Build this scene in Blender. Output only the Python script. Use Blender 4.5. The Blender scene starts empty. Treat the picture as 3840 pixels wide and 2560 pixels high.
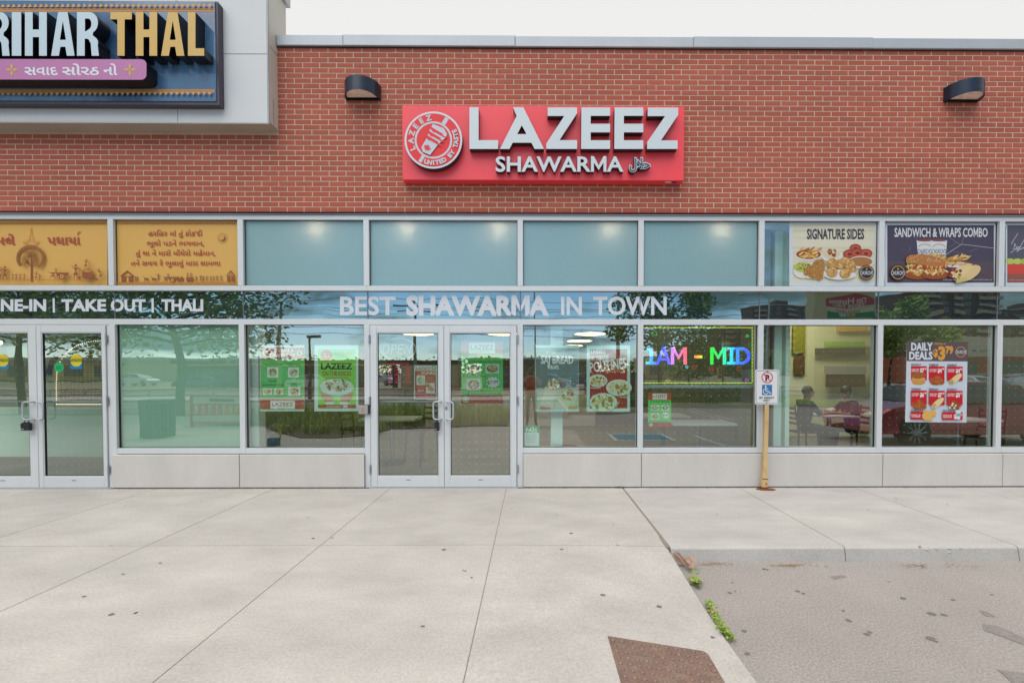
import bpy, bmesh, math, random
from mathutils import Vector, Matrix
random.seed(11)
C = bpy.context.scene.collection
SC = bpy.context.scene
# ------------------------------------------------------------------ camera
W, H, FP, DIST, EYE = 3840.0, 2560.0, 1665.0, 5.84, 1.52
YAW, PITCH = 0.0072, 0.0191
cam_d = bpy.data.cameras.new('camera'); cam = bpy.data.objects.new('camera', cam_d); C.objects.link(cam)
cam.location = (0, -DIST, EYE); cam.rotation_euler = (math.pi/2-PITCH, 0, -YAW)
cam_d.sensor_width = 36; cam_d.lens = 36*FP/W; cam_d.clip_end = 3000; cam_d.clip_start = .02
RM = cam.rotation_euler.to_matrix()
_d = RM.transposed() @ Vector((0, 1, 0))
PX = 1995 - FP*_d.x/(-_d.z); PY = 1396 + FP*_d.y/(-_d.z)
cam_d.shift_x = -(PX-W/2)/W; cam_d.shift_y = (PY-H/2)/W
SC.camera = cam
# ------------------------------------------------------------------ light
SUN_EL, SUN_AZ = math.radians(62), math.radians(205)      # soft sun high in front of the shops
world = bpy.data.worlds.new('World'); SC.world = world; world.use_nodes = True
nt = world.node_tree; nt.nodes.clear()
def N(t, **k):
    n = nt.nodes.new(t)
    for a, b in k.items(): setattr(n, a, b)
    return n
def L(a, b): nt.links.new(a, b)
out = N('ShaderNodeOutputWorld'); sky = N('ShaderNodeTexSky', sky_type='NISHITA', sun_disc=False)
sky.sun_elevation = SUN_EL; sky.sun_rotation = SUN_AZ; sky.dust_density = 0; sky.ozone_density = 6
bg1 = N('ShaderNodeBackground'); bg1.inputs[1].default_value = .13
L(sky.outputs[0], bg1.inputs[0])
tc = N('ShaderNodeTexCoord'); sp = N('ShaderNodeSeparateXYZ'); L(tc.outputs['Generated'], sp.inputs[0])
zz = N('ShaderNodeMath', operation='MAXIMUM'); L(sp.outputs[2], zz.inputs[0]); zz.inputs[1].default_value = 0
za = N('ShaderNodeMath', operation='ADD'); L(zz.outputs[0], za.inputs[0]); za.inputs[1].default_value = .22
dx = N('ShaderNodeMath', operation='DIVIDE'); L(sp.outputs[0], dx.inputs[0]); L(za.outputs[0], dx.inputs[1])
dy = N('ShaderNodeMath', operation='DIVIDE'); L(sp.outputs[1], dy.inputs[0]); L(za.outputs[0], dy.inputs[1])
cb = N('ShaderNodeCombineXYZ'); L(dx.outputs[0], cb.inputs[0]); L(dy.outputs[0], cb.inputs[1])
no = N('ShaderNodeTexNoise'); no.inputs['Scale'].default_value = 1.1; no.inputs['Detail'].default_value = 7; no.inputs['Roughness'].default_value = .58
L(cb.outputs[0], no.inputs['Vector'])
# the cloud bank thickens steadily from the street side towards and over the building (north)
gr = N('ShaderNodeMath', operation='MULTIPLY_ADD'); L(sp.outputs[1], gr.inputs[0]); gr.inputs[1].default_value = .26; L(no.outputs[0], gr.inputs[2])
gz = N('ShaderNodeMath', operation='MULTIPLY_ADD'); L(sp.outputs[2], gz.inputs[0]); gz.inputs[1].default_value = .38; L(gr.outputs[0], gz.inputs[2])   # deck closes overhead
mr = N('ShaderNodeMapRange', interpolation_type='SMOOTHSTEP'); L(gz.outputs[0], mr.inputs[0])
mr.inputs[1].default_value = .26; mr.inputs[2].default_value = .46
no2 = N('ShaderNodeTexNoise'); no2.inputs['Scale'].default_value = .8; no2.inputs['Detail'].default_value = 4
L(cb.outputs[0], no2.inputs['Vector'])
gr2 = N('ShaderNodeMath', operation='MULTIPLY_ADD'); L(sp.outputs[1], gr2.inputs[0]); gr2.inputs[1].default_value = .45; L(no2.outputs[0], gr2.inputs[2])
gz2 = N('ShaderNodeMath', operation='MULTIPLY_ADD'); L(sp.outputs[2], gz2.inputs[0]); gz2.inputs[1].default_value = .35; L(gr2.outputs[0], gz2.inputs[2])
cr = N('ShaderNodeMapRange'); L(gz2.outputs[0], cr.inputs[0]); cr.inputs[1].default_value = .1; cr.inputs[2].default_value = .75
cm = N('ShaderNodeMix', data_type='RGBA'); L(cr.outputs[0], cm.inputs[0])
cm.inputs[6].default_value = (.21, .34, .38, 1); cm.inputs[7].default_value = (.89, .885, .88, 1)
bg2 = N('ShaderNodeBackground'); bg2.inputs[1].default_value = .47; L(cm.outputs[2], bg2.inputs[0])
mx = N('ShaderNodeMixShader'); L(mr.outputs[0], mx.inputs[0]); L(bg1.outputs[0], mx.inputs[1]); L(bg2.outputs[0], mx.inputs[2])
L(mx.outputs[0], out.inputs[0])
sun_d = bpy.data.lights.new('sun', 'SUN'); sun_d.energy = 1.5; sun_d.angle = math.radians(66); sun_d.color = (1, .965, .92)
sun = bpy.data.objects.new('sun', sun_d); C.objects.link(sun)
_sv = Vector((math.sin(SUN_AZ)*math.cos(SUN_EL), math.cos(SUN_AZ)*math.cos(SUN_EL), math.sin(SUN_EL)))
sun.rotation_euler = _sv.to_track_quat('Z', 'Y').to_euler()
SC.view_settings.view_transform = 'Standard'; SC.view_settings.look = 'None'
SC.view_settings.exposure = 1.05; SC.view_settings.gamma = 1
SC.render.engine = 'CYCLES'
SC.cycles.max_bounces = 7; SC.cycles.transparent_max_bounces = 12; SC.cycles.caustics_reflective = False; SC.cycles.caustics_refractive = False
# ------------------------------------------------------------------ geometry helpers
def ray(px, py): return RM @ Vector(((px-PX)/FP, -(py-PY)/FP, -1))
def F(px, py, Y=0.0):                       # point of a plane parallel to the shop front seen at a photo pixel
    r = ray(px, py); t = (Y+DIST)/r.y
    return r.x*t, EYE+r.z*t
def fx(px, py=1396, Y=0.0): return F(px, py, Y)[0]
def fz(py, px=1995, Y=0.0): return F(px, py, Y)[1]
def G(px, py, z=0.0):                       # point of the ground
    r = ray(px, py); t = (z-EYE)/r.z
    return r.x*t, r.y*t-DIST
def crop(x0, y0, s): return lambda x, y: (x0+s*x, y0+s*y)
R_THAL = crop(0, 0, .46769); R_LAMP = crop(1000, 80, .42517); R_SIGN = crop(1440, 360, .5102); R_YEL = crop(0, 780, .39116)
R_TE = crop(2840, 780, .42517); R_DL = crop(0, 1180, .43356); R_WA = crop(400, 1180, .43377); R_WB = crop(900, 1200, .4146)
R_DR = crop(1360, 1200, .41444); R_WC = crop(1920, 1200, .41467); R_WD = crop(2380, 1200, .41444); R_WE = crop(2840, 1200, .4146); R_WF = crop(3280, 1200, .4145)

class MB:
    def __init__(s): s.v = []; s.f = []; s.m = []; s.c = []; s.mi = 0; s.col = (1, 1, 1)
    def add(s, vs, fs, smooth=False):
        b = len(s.v); s.v += [tuple(v) for v in vs]; s.c += [s.col]*len(vs)
        for f in fs: s.f.append(tuple(b+i for i in f)); s.m.append((s.mi, smooth))
        return s
    def box(s, x0, x1, y0, y1, z0, z1):
        if x0 > x1: x0, x1 = x1, x0
        if y0 > y1: y0, y1 = y1, y0
        if z0 > z1: z0, z1 = z1, z0
        return s.add([(x0,y0,z0),(x1,y0,z0),(x1,y1,z0),(x0,y1,z0),(x0,y0,z1),(x1,y0,z1),(x1,y1,z1),(x0,y1,z1)],
                     [(0,3,2,1),(4,5,6,7),(0,1,5,4),(1,2,6,5),(2,3,7,6),(3,0,4,7)])
    def bevbox(s, x0, x1, y0, y1, z0, z1, b=.004):   # box whose front (-y) edges are chamfered
        V = [(x0,y0+b,z0),(x1,y0+b,z0),(x1,y0+b,z1),(x0,y0+b,z1),(x0+b,y0,z0+b),(x1-b,y0,z0+b),(x1-b,y0,z1-b),(x0+b,y0,z1-b),(x0,y1,z0),(x1,y1,z0),(x1,y1,z1),(x0,y1,z1)]
        return s.add(V, [(4,5,6,7),(0,1,5,4),(1,2,6,5),(2,3,7,6),(3,0,4,7),(8,9,1,0),(9,10,2,1),(10,11,3,2),(11,8,0,3),(9,8,11,10)])
    def prism(s, pts, y0, y1, side=None):            # polygon in x-z, from y0 (front) to y1 (back)
        n = len(pts); a = sum(pts[i][0]*pts[(i+1) % n][1]-pts[(i+1) % n][0]*pts[i][1] for i in range(n))
        if a < 0: pts = pts[::-1]
        s.add([(x, y0, z) for x, z in pts]+[(x, y1, z) for x, z in pts], [tuple(range(n)), tuple(range(2*n-1, n-1, -1))])
        m0 = s.mi
        if side is not None: s.mi = side
        s.add([(x, y0, z) for x, z in pts]+[(x, y1, z) for x, z in pts], [(i, n+i, n+(i+1) % n, (i+1) % n) for i in range(n)])
        s.mi = m0; return s
    def slab(s, pts, z0, z1):                        # polygon in x-y
        n = len(pts); a = sum(pts[i][0]*pts[(i+1) % n][1]-pts[(i+1) % n][0]*pts[i][1] for i in range(n))
        if a < 0: pts = pts[::-1]
        return s.add([(x, y, z0) for x, y in pts]+[(x, y, z1) for x, y in pts],
                     [tuple(range(n-1, -1, -1)), tuple(range(n, 2*n))]+[(i, (i+1) % n, n+(i+1) % n, n+i) for i in range(n)])
    def tube(s, pts, r, n=8, cap=True, r1=None):
        pts = [Vector(p) for p in pts]; k = len(pts); rings = []
        rr = [r+(r1-r)*i/(k-1) if r1 is not None else r for i in range(k)] if not isinstance(r, (list, tuple)) else r
        up = None
        for i, p in enumerate(pts):
            d = (pts[min(i+1, k-1)]-pts[max(i-1, 0)]).normalized()
            if up is None: up = d.orthogonal().normalized()
            up = (up-d*up.dot(d)); up = up.normalized() if up.length > 1e-5 else d.orthogonal().normalized()
            w = d.cross(up)
            rings.append([p+(up*math.cos(2*math.pi*j/n)+w*math.sin(2*math.pi*j/n))*rr[i] for j in range(n)])
        V = [v for q in rings for v in q]; Fs = []
        for i in range(k-1):
            for j in range(n):
                j2 = (j+1) % n; Fs.append((i*n+j, i*n+j2, (i+1)*n+j2, (i+1)*n+j))
        s.add(V, Fs, True)
        if cap: s.add(rings[0], [tuple(range(n-1, -1, -1))]); s.add(rings[-1], [tuple(range(n))])
        return s
    def ell(s, c, r, n=12, m=8):                     # ellipsoid
        c = Vector(c); V = []; Fs = []
        for i in range(m+1):
            t = math.pi*i/m
            for j in range(n):
                a = 2*math.pi*j/n; V.append((c.x+r[0]*math.sin(t)*math.cos(a), c.y+r[1]*math.sin(t)*math.sin(a), c.z+r[2]*math.cos(t)))
        for i in range(m):
            for j in range(n): Fs.append((i*n+j, (i+1)*n+j, (i+1)*n+(j+1) % n, i*n+(j+1) % n))
        return s.add(V, Fs, True)
    def mesh(s, name, mats):
        me = bpy.data.meshes.new(name); me.from_pydata(s.v, [], s.f)
        for m in mats: me.materials.append(m)
        me.polygons.foreach_set('material_index', [a for a, b in s.m]); me.polygons.foreach_set('use_smooth', [b for a, b in s.m])
        if any(c != (1, 1, 1) for c in s.c):
            at = me.color_attributes.new('Col', 'FLOAT_COLOR', 'POINT')
            at.data.foreach_set('color', [q for c in s.c for q in (c[0], c[1], c[2], 1)])
        me.update(); return me

def root(name, label, cat, loc=(0, 0, 0), group=None, rz=0):
    o = bpy.data.objects.new(name, None); C.objects.link(o); o.location = loc; o.rotation_euler = (0, 0, rz)
    o['label'] = label; o['category'] = cat; o.empty_display_size = .1
    if group: o['group'] = group
    return o
def part(parent, name, mb, mats, world=True, label=None, kind=None):
    # world=True: the mesh was written in world coordinates and is moved into the frame of its thing
    if not isinstance(mats, (list, tuple)): mats = [mats]
    if world and parent:
        t = parent
        while t.parent: t = t.parent
        L0 = Vector(t.location); mb.v = [tuple(Vector(v)-L0) for v in mb.v]
    me = mb.mesh(name, mats) if isinstance(mb, MB) else mb
    o = bpy.data.objects.new(name, me); C.objects.link(o)
    if parent: o.parent = parent
    if label: o['label'] = label
    if kind: o['kind'] = kind
    return o
def single(name, label, cat, mb, mats, loc=(0, 0, 0), group=None):
    if not isinstance(mats, (list, tuple)): mats = [mats]
    L0 = Vector(loc); mb.v = [tuple(Vector(v)-L0) for v in mb.v]
    o = bpy.data.objects.new(name, mb.mesh(name, mats)); C.objects.link(o); o.location = loc
    o['label'] = label; o['category'] = cat
    if group: o['group'] = group
    return o
def struct(name, mb, mats, label=None):
    if not isinstance(mats, (list, tuple)): mats = [mats]
    o = bpy.data.objects.new(name, mb.mesh(name, mats)); C.objects.link(o); o['kind'] = 'structure'
    if label: o['label'] = label
    return o
def kids(o): return [c for c in bpy.data.objects if c.parent is o] if False else list(o.children)
def copy_tree(o, loc=None, rz=None, label=None, parent=None):
    c = o.copy(); C.objects.link(c); c.parent = parent
    if loc is not None: c.location = loc
    if rz is not None: c.rotation_euler = (0, 0, rz)
    if label: c['label'] = label
    for k in list(o.children): copy_tree(k, parent=c)
    return c
# ------------------------------------------------------------------ materials
def lin(c): c = c/255; return c/12.92 if c <= .04045 else ((c+.055)/1.055)**2.4
K = .80
def A(r, g, b, k=None): k = K if k is None else k; return (min(.92, lin(r)*k), min(.92, lin(g)*k), min(.92, lin(b)*k))
def mat(name, col, rough=.6, metal=0., var=0., scale=4., fine=0., fscale=60., bump=0., bscale=80., bdist=.002, stretch=None, spec=.5, col2=None, attr=False, coat=0, rnd=0.):
    m = bpy.data.materials.new(name); m.use_nodes = True; t = m.node_tree; b = t.nodes['Principled BSDF']
    b.inputs['Roughness'].default_value = rough; b.inputs['Metallic'].default_value = metal
    b.inputs['Specular IOR Level'].default_value = spec; b.inputs['Coat Weight'].default_value = coat
    g = t.nodes.new('ShaderNodeNewGeometry'); vec = g.outputs['Position']
    if stretch:
        mp = t.nodes.new('ShaderNodeMapping'); mp.inputs['Scale'].default_value = stretch; t.links.new(vec, mp.inputs[0]); svec = mp.outputs[0]
    else: svec = vec
    if attr:
        a = t.nodes.new('ShaderNodeAttribute'); a.attribute_name = 'Col'; cur = a.outputs['Color']
    else:
        r = t.nodes.new('ShaderNodeRGB'); r.outputs[0].default_value = (*col, 1); cur = r.outputs[0]
    def noise(sc, det, v=vec):
        n = t.nodes.new('ShaderNodeTexNoise'); n.inputs['Scale'].default_value = sc; n.inputs['Detail'].default_value = det
        n.inputs['Roughness'].default_value = .65; t.links.new(v, n.inputs['Vector']); return n.outputs[0]
    def mulv(cur, fac, lo, hi, amt):
        r = t.nodes.new('ShaderNodeMapRange'); t.links.new(fac, r.inputs[0]); r.inputs[1].default_value = lo; r.inputs[2].default_value = hi
        r.inputs[3].default_value = 1-amt; r.inputs[4].default_value = 1+amt
        x = t.nodes.new('ShaderNodeVectorMath'); x.operation = 'SCALE'; t.links.new(cur, x.inputs[0]); t.links.new(r.outputs[0], x.inputs['Scale']); return x.outputs[0]
    if col2:
        r = t.nodes.new('ShaderNodeMapRange'); t.links.new(noise(scale*.7, 6, svec), r.inputs[0]); r.inputs[1].default_value = .48; r.inputs[2].default_value = .62
        x = t.nodes.new('ShaderNodeMix'); x.data_type = 'RGBA'; t.links.new(r.outputs[0], x.inputs[0]); t.links.new(cur, x.inputs[6]); x.inputs[7].default_value = (*col2, 1); cur = x.outputs[2]
    if var: cur = mulv(cur, noise(scale, 6, svec), .3, .7, var)
    if fine: cur = mulv(cur, noise(fscale, 3), .3, .7, fine)
    if rnd:
        oi = t.nodes.new('ShaderNodeObjectInfo'); ad = t.nodes.new('ShaderNodeMath'); ad.operation = 'ADD'; fr = t.nodes.new('ShaderNodeMath'); fr.operation = 'FRACT'
        t.links.new(oi.outputs['Random'], ad.inputs[0]); t.links.new(g.outputs['Random Per Island'], ad.inputs[1]); t.links.new(ad.outputs[0], fr.inputs[0])
        cur = mulv(cur, fr.outputs[0], 0, 1, rnd)
    t.links.new(cur, b.inputs['Base Color'])
    if bump:
        bp = t.nodes.new('ShaderNodeBump'); bp.inputs['Strength'].default_value = bump; bp.inputs['Distance'].default_value = bdist
        t.links.new(noise(bscale, 4, svec), bp.inputs['Height']); t.links.new(bp.outputs[0], b.inputs['Normal'])
    return m
def emis(name, col, s=1., attr=False):
    m = bpy.data.materials.new(name); m.use_nodes = True; t = m.node_tree; t.nodes.clear()
    o = t.nodes.new('ShaderNodeOutputMaterial'); e = t.nodes.new('ShaderNodeEmission'); e.inputs[0].default_value = (*col, 1); e.inputs[1].default_value = s
    if attr: a = t.nodes.new('ShaderNodeAttribute'); a.attribute_name = 'Col'; t.links.new(a.outputs['Color'], e.inputs[0])
    t.links.new(e.outputs[0], o.inputs[0]); return m
def glass(name, refl, tint, rough=0., back=None, wav=.010, rcol=(.90, .99, .97)):
    m = bpy.data.materials.new(name); m.use_nodes = True; t = m.node_tree; t.nodes.clear()
    o = t.nodes.new('ShaderNodeOutputMaterial'); gl = t.nodes.new('ShaderNodeBsdfGlossy'); gl.inputs['Roughness'].default_value = rough; gl.inputs[0].default_value = (*rcol, 1)
    g = t.nodes.new('ShaderNodeNewGeometry'); n = t.nodes.new('ShaderNodeTexNoise'); n.inputs['Scale'].default_value = 1.6; n.inputs['Detail'].default_value = 1; t.links.new(g.outputs['Position'], n.inputs['Vector'])
    bp = t.nodes.new('ShaderNodeBump'); bp.inputs['Strength'].default_value = 1; bp.inputs['Distance'].default_value = wav*.1; t.links.new(n.outputs[0], bp.inputs['Height']); t.links.new(bp.outputs[0], gl.inputs['Normal'])
    if back is None:
        tr = t.nodes.new('ShaderNodeBsdfTransparent'); tr.inputs[0].default_value = (*tint, 1); under = tr.outputs[0]
    else:
        di = t.nodes.new('ShaderNodeBsdfDiffuse'); di.inputs[0].default_value = (*tint, 1); under = di.outputs[0]
        if back > 0:
            tl = t.nodes.new('ShaderNodeBsdfTranslucent'); tl.inputs[0].default_value = (*(.95, .88, .78), 1)
            mm = t.nodes.new('ShaderNodeMixShader'); mm.inputs[0].default_value = back; t.links.new(under, mm.inputs[1]); t.links.new(tl.outputs[0], mm.inputs[2]); under = mm.outputs[0]
    lw = t.nodes.new('ShaderNodeLayerWeight'); lw.inputs[0].default_value = .5
    pw = t.nodes.new('ShaderNodeMath'); pw.operation = 'POWER'; t.links.new(lw.outputs['Facing'], pw.inputs[0]); pw.inputs[1].default_value = 5
    ad = t.nodes.new('ShaderNodeMath'); ad.operation = 'MULTIPLY_ADD'; ad.use_clamp = True; t.links.new(pw.outputs[0], ad.inputs[0]); ad.inputs[1].default_value = .8; ad.inputs[2].default_value = refl
    mx = t.nodes.new('ShaderNodeMixShader'); t.links.new(ad.outputs[0], mx.inputs[0]); t.links.new(under, mx.inputs[1]); t.links.new(gl.outputs[0], mx.inputs[2])
    t.links.new(mx.outputs[0], o.inputs[0]); return m
M = {}
M['brick'] = mat('red_brick', A(182, 93, 70), .85, var=.13, scale=.9, fine=.10, fscale=70, bump=.4, bscale=120, rnd=.06, stretch=(1, 1, 3))
M['mortar'] = mat('mortar', A(216, 193, 176), .9, var=.1, scale=6, bump=.3)
M['alu'] = mat('satin_aluminium', A(213, 215, 216, .92), .42, .12, var=.03, scale=2, fine=.02)
M['alu_lt'] = mat('pale_flashing', A(184, 188, 194, .85), .45, .2, var=.05, scale=3)
M['gasket'] = mat('black_gasket', (.012, .013, .015), .6)
M['panelgrey'] = mat('grey_composite_panel', A(206, 206, 207, .95), .5, 0, var=.03, scale=.8)
M['cream'] = mat('cream_stucco', A(205, 202, 192, .9), .7, var=.05, scale=3, bump=.2)
M['stone'] = mat('pale_stone_panel', A(217, 211, 204), .8, var=.07, scale=2.2, fine=.035, fscale=45, bump=.15, bscale=60, stretch=(1, 1, .35))
M['concrete'] = mat('brushed_concrete', A(193, 188, 182), .88, var=.13, scale=1.5, fine=.14, fscale=60, rnd=.03, bump=.55, bscale=160, stretch=(.9, 1.5, 1), bdist=.003)
M['concrete_r'] = mat('kerb_concrete', A(192, 188, 183), .88, var=.12, scale=1.7, fine=.14, fscale=80, bump=.55, bscale=150, stretch=(.7, 1.6, 1), bdist=.003)
M['chip'] = mat('chipped_concrete', A(200, 198, 196), .95, var=.2, scale=40, bump=1, bscale=60, bdist=.01)
M['joint'] = mat('joint_grit', A(150, 140, 130), .95, var=.35, scale=60, bump=.6)
M['joint2'] = mat('joint_dust', A(160, 148, 136), .95, var=.2, scale=30)
M['asphalt'] = mat('worn_asphalt', A(168, 161, 155), .92, var=.08, scale=1.5, fine=.28, fscale=72, bump=.9, bscale=140, bdist=.005)
M['road'] = mat('road_asphalt', A(120, 112, 106), .9, var=.1, scale=.6, fine=.1)
M['grey_dark'] = mat('dark_stain', A(108, 102, 100), .9, var=.15, scale=30)
M['gum'] = mat('gum', A(122, 116, 112), .8)
M['white'] = mat('white_paint', A(225, 226, 226, .85), .5, var=.03)
M['whitep'] = mat('road_white', A(215, 213, 208, .85), .8, var=.1, scale=10)
M['black'] = mat('black_metal', (.012, .012, .016), .35)
M['lampblue'] = mat('dark_lamp_paint', A(38, 48, 66, .9), .28, .3)
M['lens'] = mat('dusty_lens', A(240, 228, 214, 1.0), .5, var=.25, scale=18)
M['rust'] = mat('rust', A(138, 74, 46), .95, var=.4, scale=40, bump=.6)
M['plate'] = mat('rusted_iron', A(138, 110, 98), .75, .1, var=.2, scale=14, fine=.12, fscale=60, bump=.6, bscale=90, col2=A(142, 122, 104))
M['dome'] = mat('worn_iron', A(146, 122, 112), .55, .2, var=.2, scale=20)
M['cream_post'] = mat('cream_painted_steel', A(222, 190, 135), .55, var=.08, scale=9, col2=A(205, 160, 105), stretch=(1, 1, .4))
M['print'] = mat('printed_sheet', (1, 1, 1), .45, attr=True, spec=.3)
M['printg'] = mat('gloss_print', (1, 1, 1), .22, attr=True, spec=.5)
M['red'] = mat('red_sign_face', A(236, 68, 76, 1.05), .38, var=.03, scale=1.5)
M['letter'] = mat('opal_letter_face', A(205, 212, 216, .95), .35)
M['gold'] = mat('gold_letter_face', A(206, 165, 82, .95), .4)
M['pale'] = mat('pale_letter_face', A(190, 206, 216, .95), .4)
M['pill'] = mat('mauve_sign_face', A(184, 114, 164, .95), .4)
M['return'] = mat('dark_letter_return', A(46, 48, 60, .9), .3, .2)
M['returnk'] = mat('black_letter_return', A(26, 22, 30, .9), .3)
M['navy'] = mat('navy_sign_face', A(82, 118, 152, .95), .14, col2=A(50, 82, 120), scale=1.2, var=.05)
M['vinyl'] = mat('white_vinyl', A(218, 221, 228, .85), .5)
M['rubber'] = mat('rubber', (.02, .02, .02), .8)
M['lead'] = emis('lit_dots', (1, 1, 1), 1., attr=True)
M['glass'] = glass('window_glass', .27, (.90, .98, .95))
M['glassd'] = glass('door_glass', .28, (.90, .97, .94))
M['edge'] = glass('glass_edge', .0, (.90, .95, .93)); 
M['spandrel'] = glass('spandrel_glass', .27, A(34, 50, 56), 0., 0., rcol=(.82, .97, .90), wav=.03)
M['frost'] = glass('frosted_teal_film', .10, A(132, 170, 174, 1.05), .32, .28)
M['greenfilm'] = mat('green_film', A(172, 204, 182, 1.0), .6, var=.03)
M['interior'] = mat('interior_wall', A(120, 128, 112, .8), .8)
M['floor_in'] = mat('interior_floor', A(120, 110, 98, .8), .5, var=.1)
M['dark_in'] = mat('dark_panel', A(42, 46, 46, .8), .5)
M['dot'] = mat('white_ceramic_dot', A(225, 235, 235, .9), .6)
M['wood'] = mat('dark_wood', A(74, 50, 38), .5)
M['leaf'] = mat('leaf', A(158, 182, 86), .6, rnd=.45)
M['leafd'] = mat('leaf_dark', A(120, 150, 70), .6, rnd=.5)
M['grass'] = mat('ornamental_grass', A(166, 190, 92), .7, rnd=.6)
M['bark'] = mat('bark', A(92, 78, 66), .9, var=.2, scale=8)
M['farground'] = mat('far_ground', A(140, 136, 116), .95, var=.15, scale=.05)
M['lawn'] = mat('lawn', A(120, 140, 66), .9, var=.2, scale=3)
M['soil'] = mat('soil', A(96, 84, 70), .95, var=.3, scale=20)
M['weed'] = mat('weed_leaf', A(132, 168, 44), .5, rnd=.35)
M['straw'] = mat('dry_straw', A(190, 165, 120), .8, rnd=.3)
M['litter'] = mat('leaf_litter', A(150, 105, 80), .9, rnd=.5)
M['bag'] = mat('brown_paper', A(180, 148, 128), .8, var=.15, scale=30)
M['towerbrick'] = mat('apartment_brick', A(108, 84, 74), .85, var=.06, scale=.2)
M['towerlight'] = mat('balcony_concrete', A(190, 178, 160), .85)
M['winfar'] = mat('far_window', A(96, 112, 120), .15)
M['carred'] = mat('dark_red_car_paint', A(160, 18, 44, 1.0), .18, .3, coat=1)
M['carblue'] = mat('blue_car_paint', A(34, 58, 112, .9), .2, .3, coat=1)
M['carwhite'] = mat('white_car_paint', A(210, 212, 214, .8), .2, 0, coat=1)
M['carglass'] = mat('car_glass', (.02, .025, .03), .05, 0, spec=1)
M['chrome'] = mat('alloy', A(190, 195, 200), .25, .8)
M['tire'] = mat('tyre_rubber', (.02, .02, .02), .85)
M['yellow'] = mat('yellow_paint', A(216, 180, 60), .5)
M['orange'] = mat('orange_paint', A(205, 120, 50), .5)
M['pole'] = mat('concrete_pole', A(160, 152, 132), .85)
M['skin'] = mat('skin', A(196, 148, 122), .5); M['hair'] = mat('hair', (.02, .015, .012), .6)
M['shirt_red'] = mat('red_shirt', A(200, 52, 48), .8); M['trouser'] = mat('dark_trousers', A(46, 48, 50), .8)
M['teal_cloth'] = mat('dark_teal_cloth', A(30, 66, 72), .8); M['shoe'] = mat('shoe', (.03, .03, .03), .6)
M['bluepaint'] = mat('blue_road_paint', A(50, 140, 170), .7)
M['pendant'] = emis('warm_lamp_disc', (1, .62, .30), 3.0)
M['bulb'] = emis('warm_bulb', (1, .72, .40), 4.)
M['blue'] = mat('blue_plastic', A(30, 130, 170), .5)
# ------------------------------------------------------------------ lettering
_tc = {}
GYREF = .0525
def tmesh(s, off=0., res=2):
    k = (s, off, res)
    if k not in _tc and off > .012 and 'M' in s:          # a bold M overlaps itself in the built-in font, so it is drawn here
        if s == 'M':
            v, _, _ = tmesh('M', 0.); X0 = min(q[0] for q in v)-off; X1 = max(q[0] for q in v)+off; Hh = .7+off; t = .085+2*off; m = (X0+X1)/2; b = -off
            V = [(X0,b),(X0,Hh),(X0+t,Hh),(m,.38*Hh),(X1-t,Hh),(X1,Hh),(X1,b),(X1-t,b),(X1-t,.58*Hh),(m,.08*Hh),(X0+t,.58*Hh),(X0+t,b)]
            _tc[k] = (V, [tuple(range(11, -1, -1))], [])
        else:
            V = []; Fc = []
            for i, c in enumerate(s):
                if c == ' ': continue
                cv, cf, _ = tmesh(c, off, res); ox = max(q[0] for q in tmesh(s[:i+1], .012)[0])-max(q[0] for q in tmesh(c, .012)[0]); b = len(V)
                V += [(x+ox, y) for x, y in cv]; Fc += [tuple(b+j for j in f) for f in cf]
            _tc[k] = (V, Fc, [])
    if k not in _tc:
        c = bpy.data.curves.new('t', 'FONT'); c.body = s; c.size = 1; c.offset = off; c.resolution_u = res
        o = bpy.data.objects.new('t', c); m = bpy.data.meshes.new_from_object(o)
        _tc[k] = ([(v.co.x, v.co.y) for v in m.vertices], [tuple(p.vertices) for p in m.polygons], [tuple(e.vertices) for e in m.edges])
        bpy.data.objects.remove(o); bpy.data.curves.remove(c); bpy.data.meshes.remove(m)
    return _tc[k]
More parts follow.
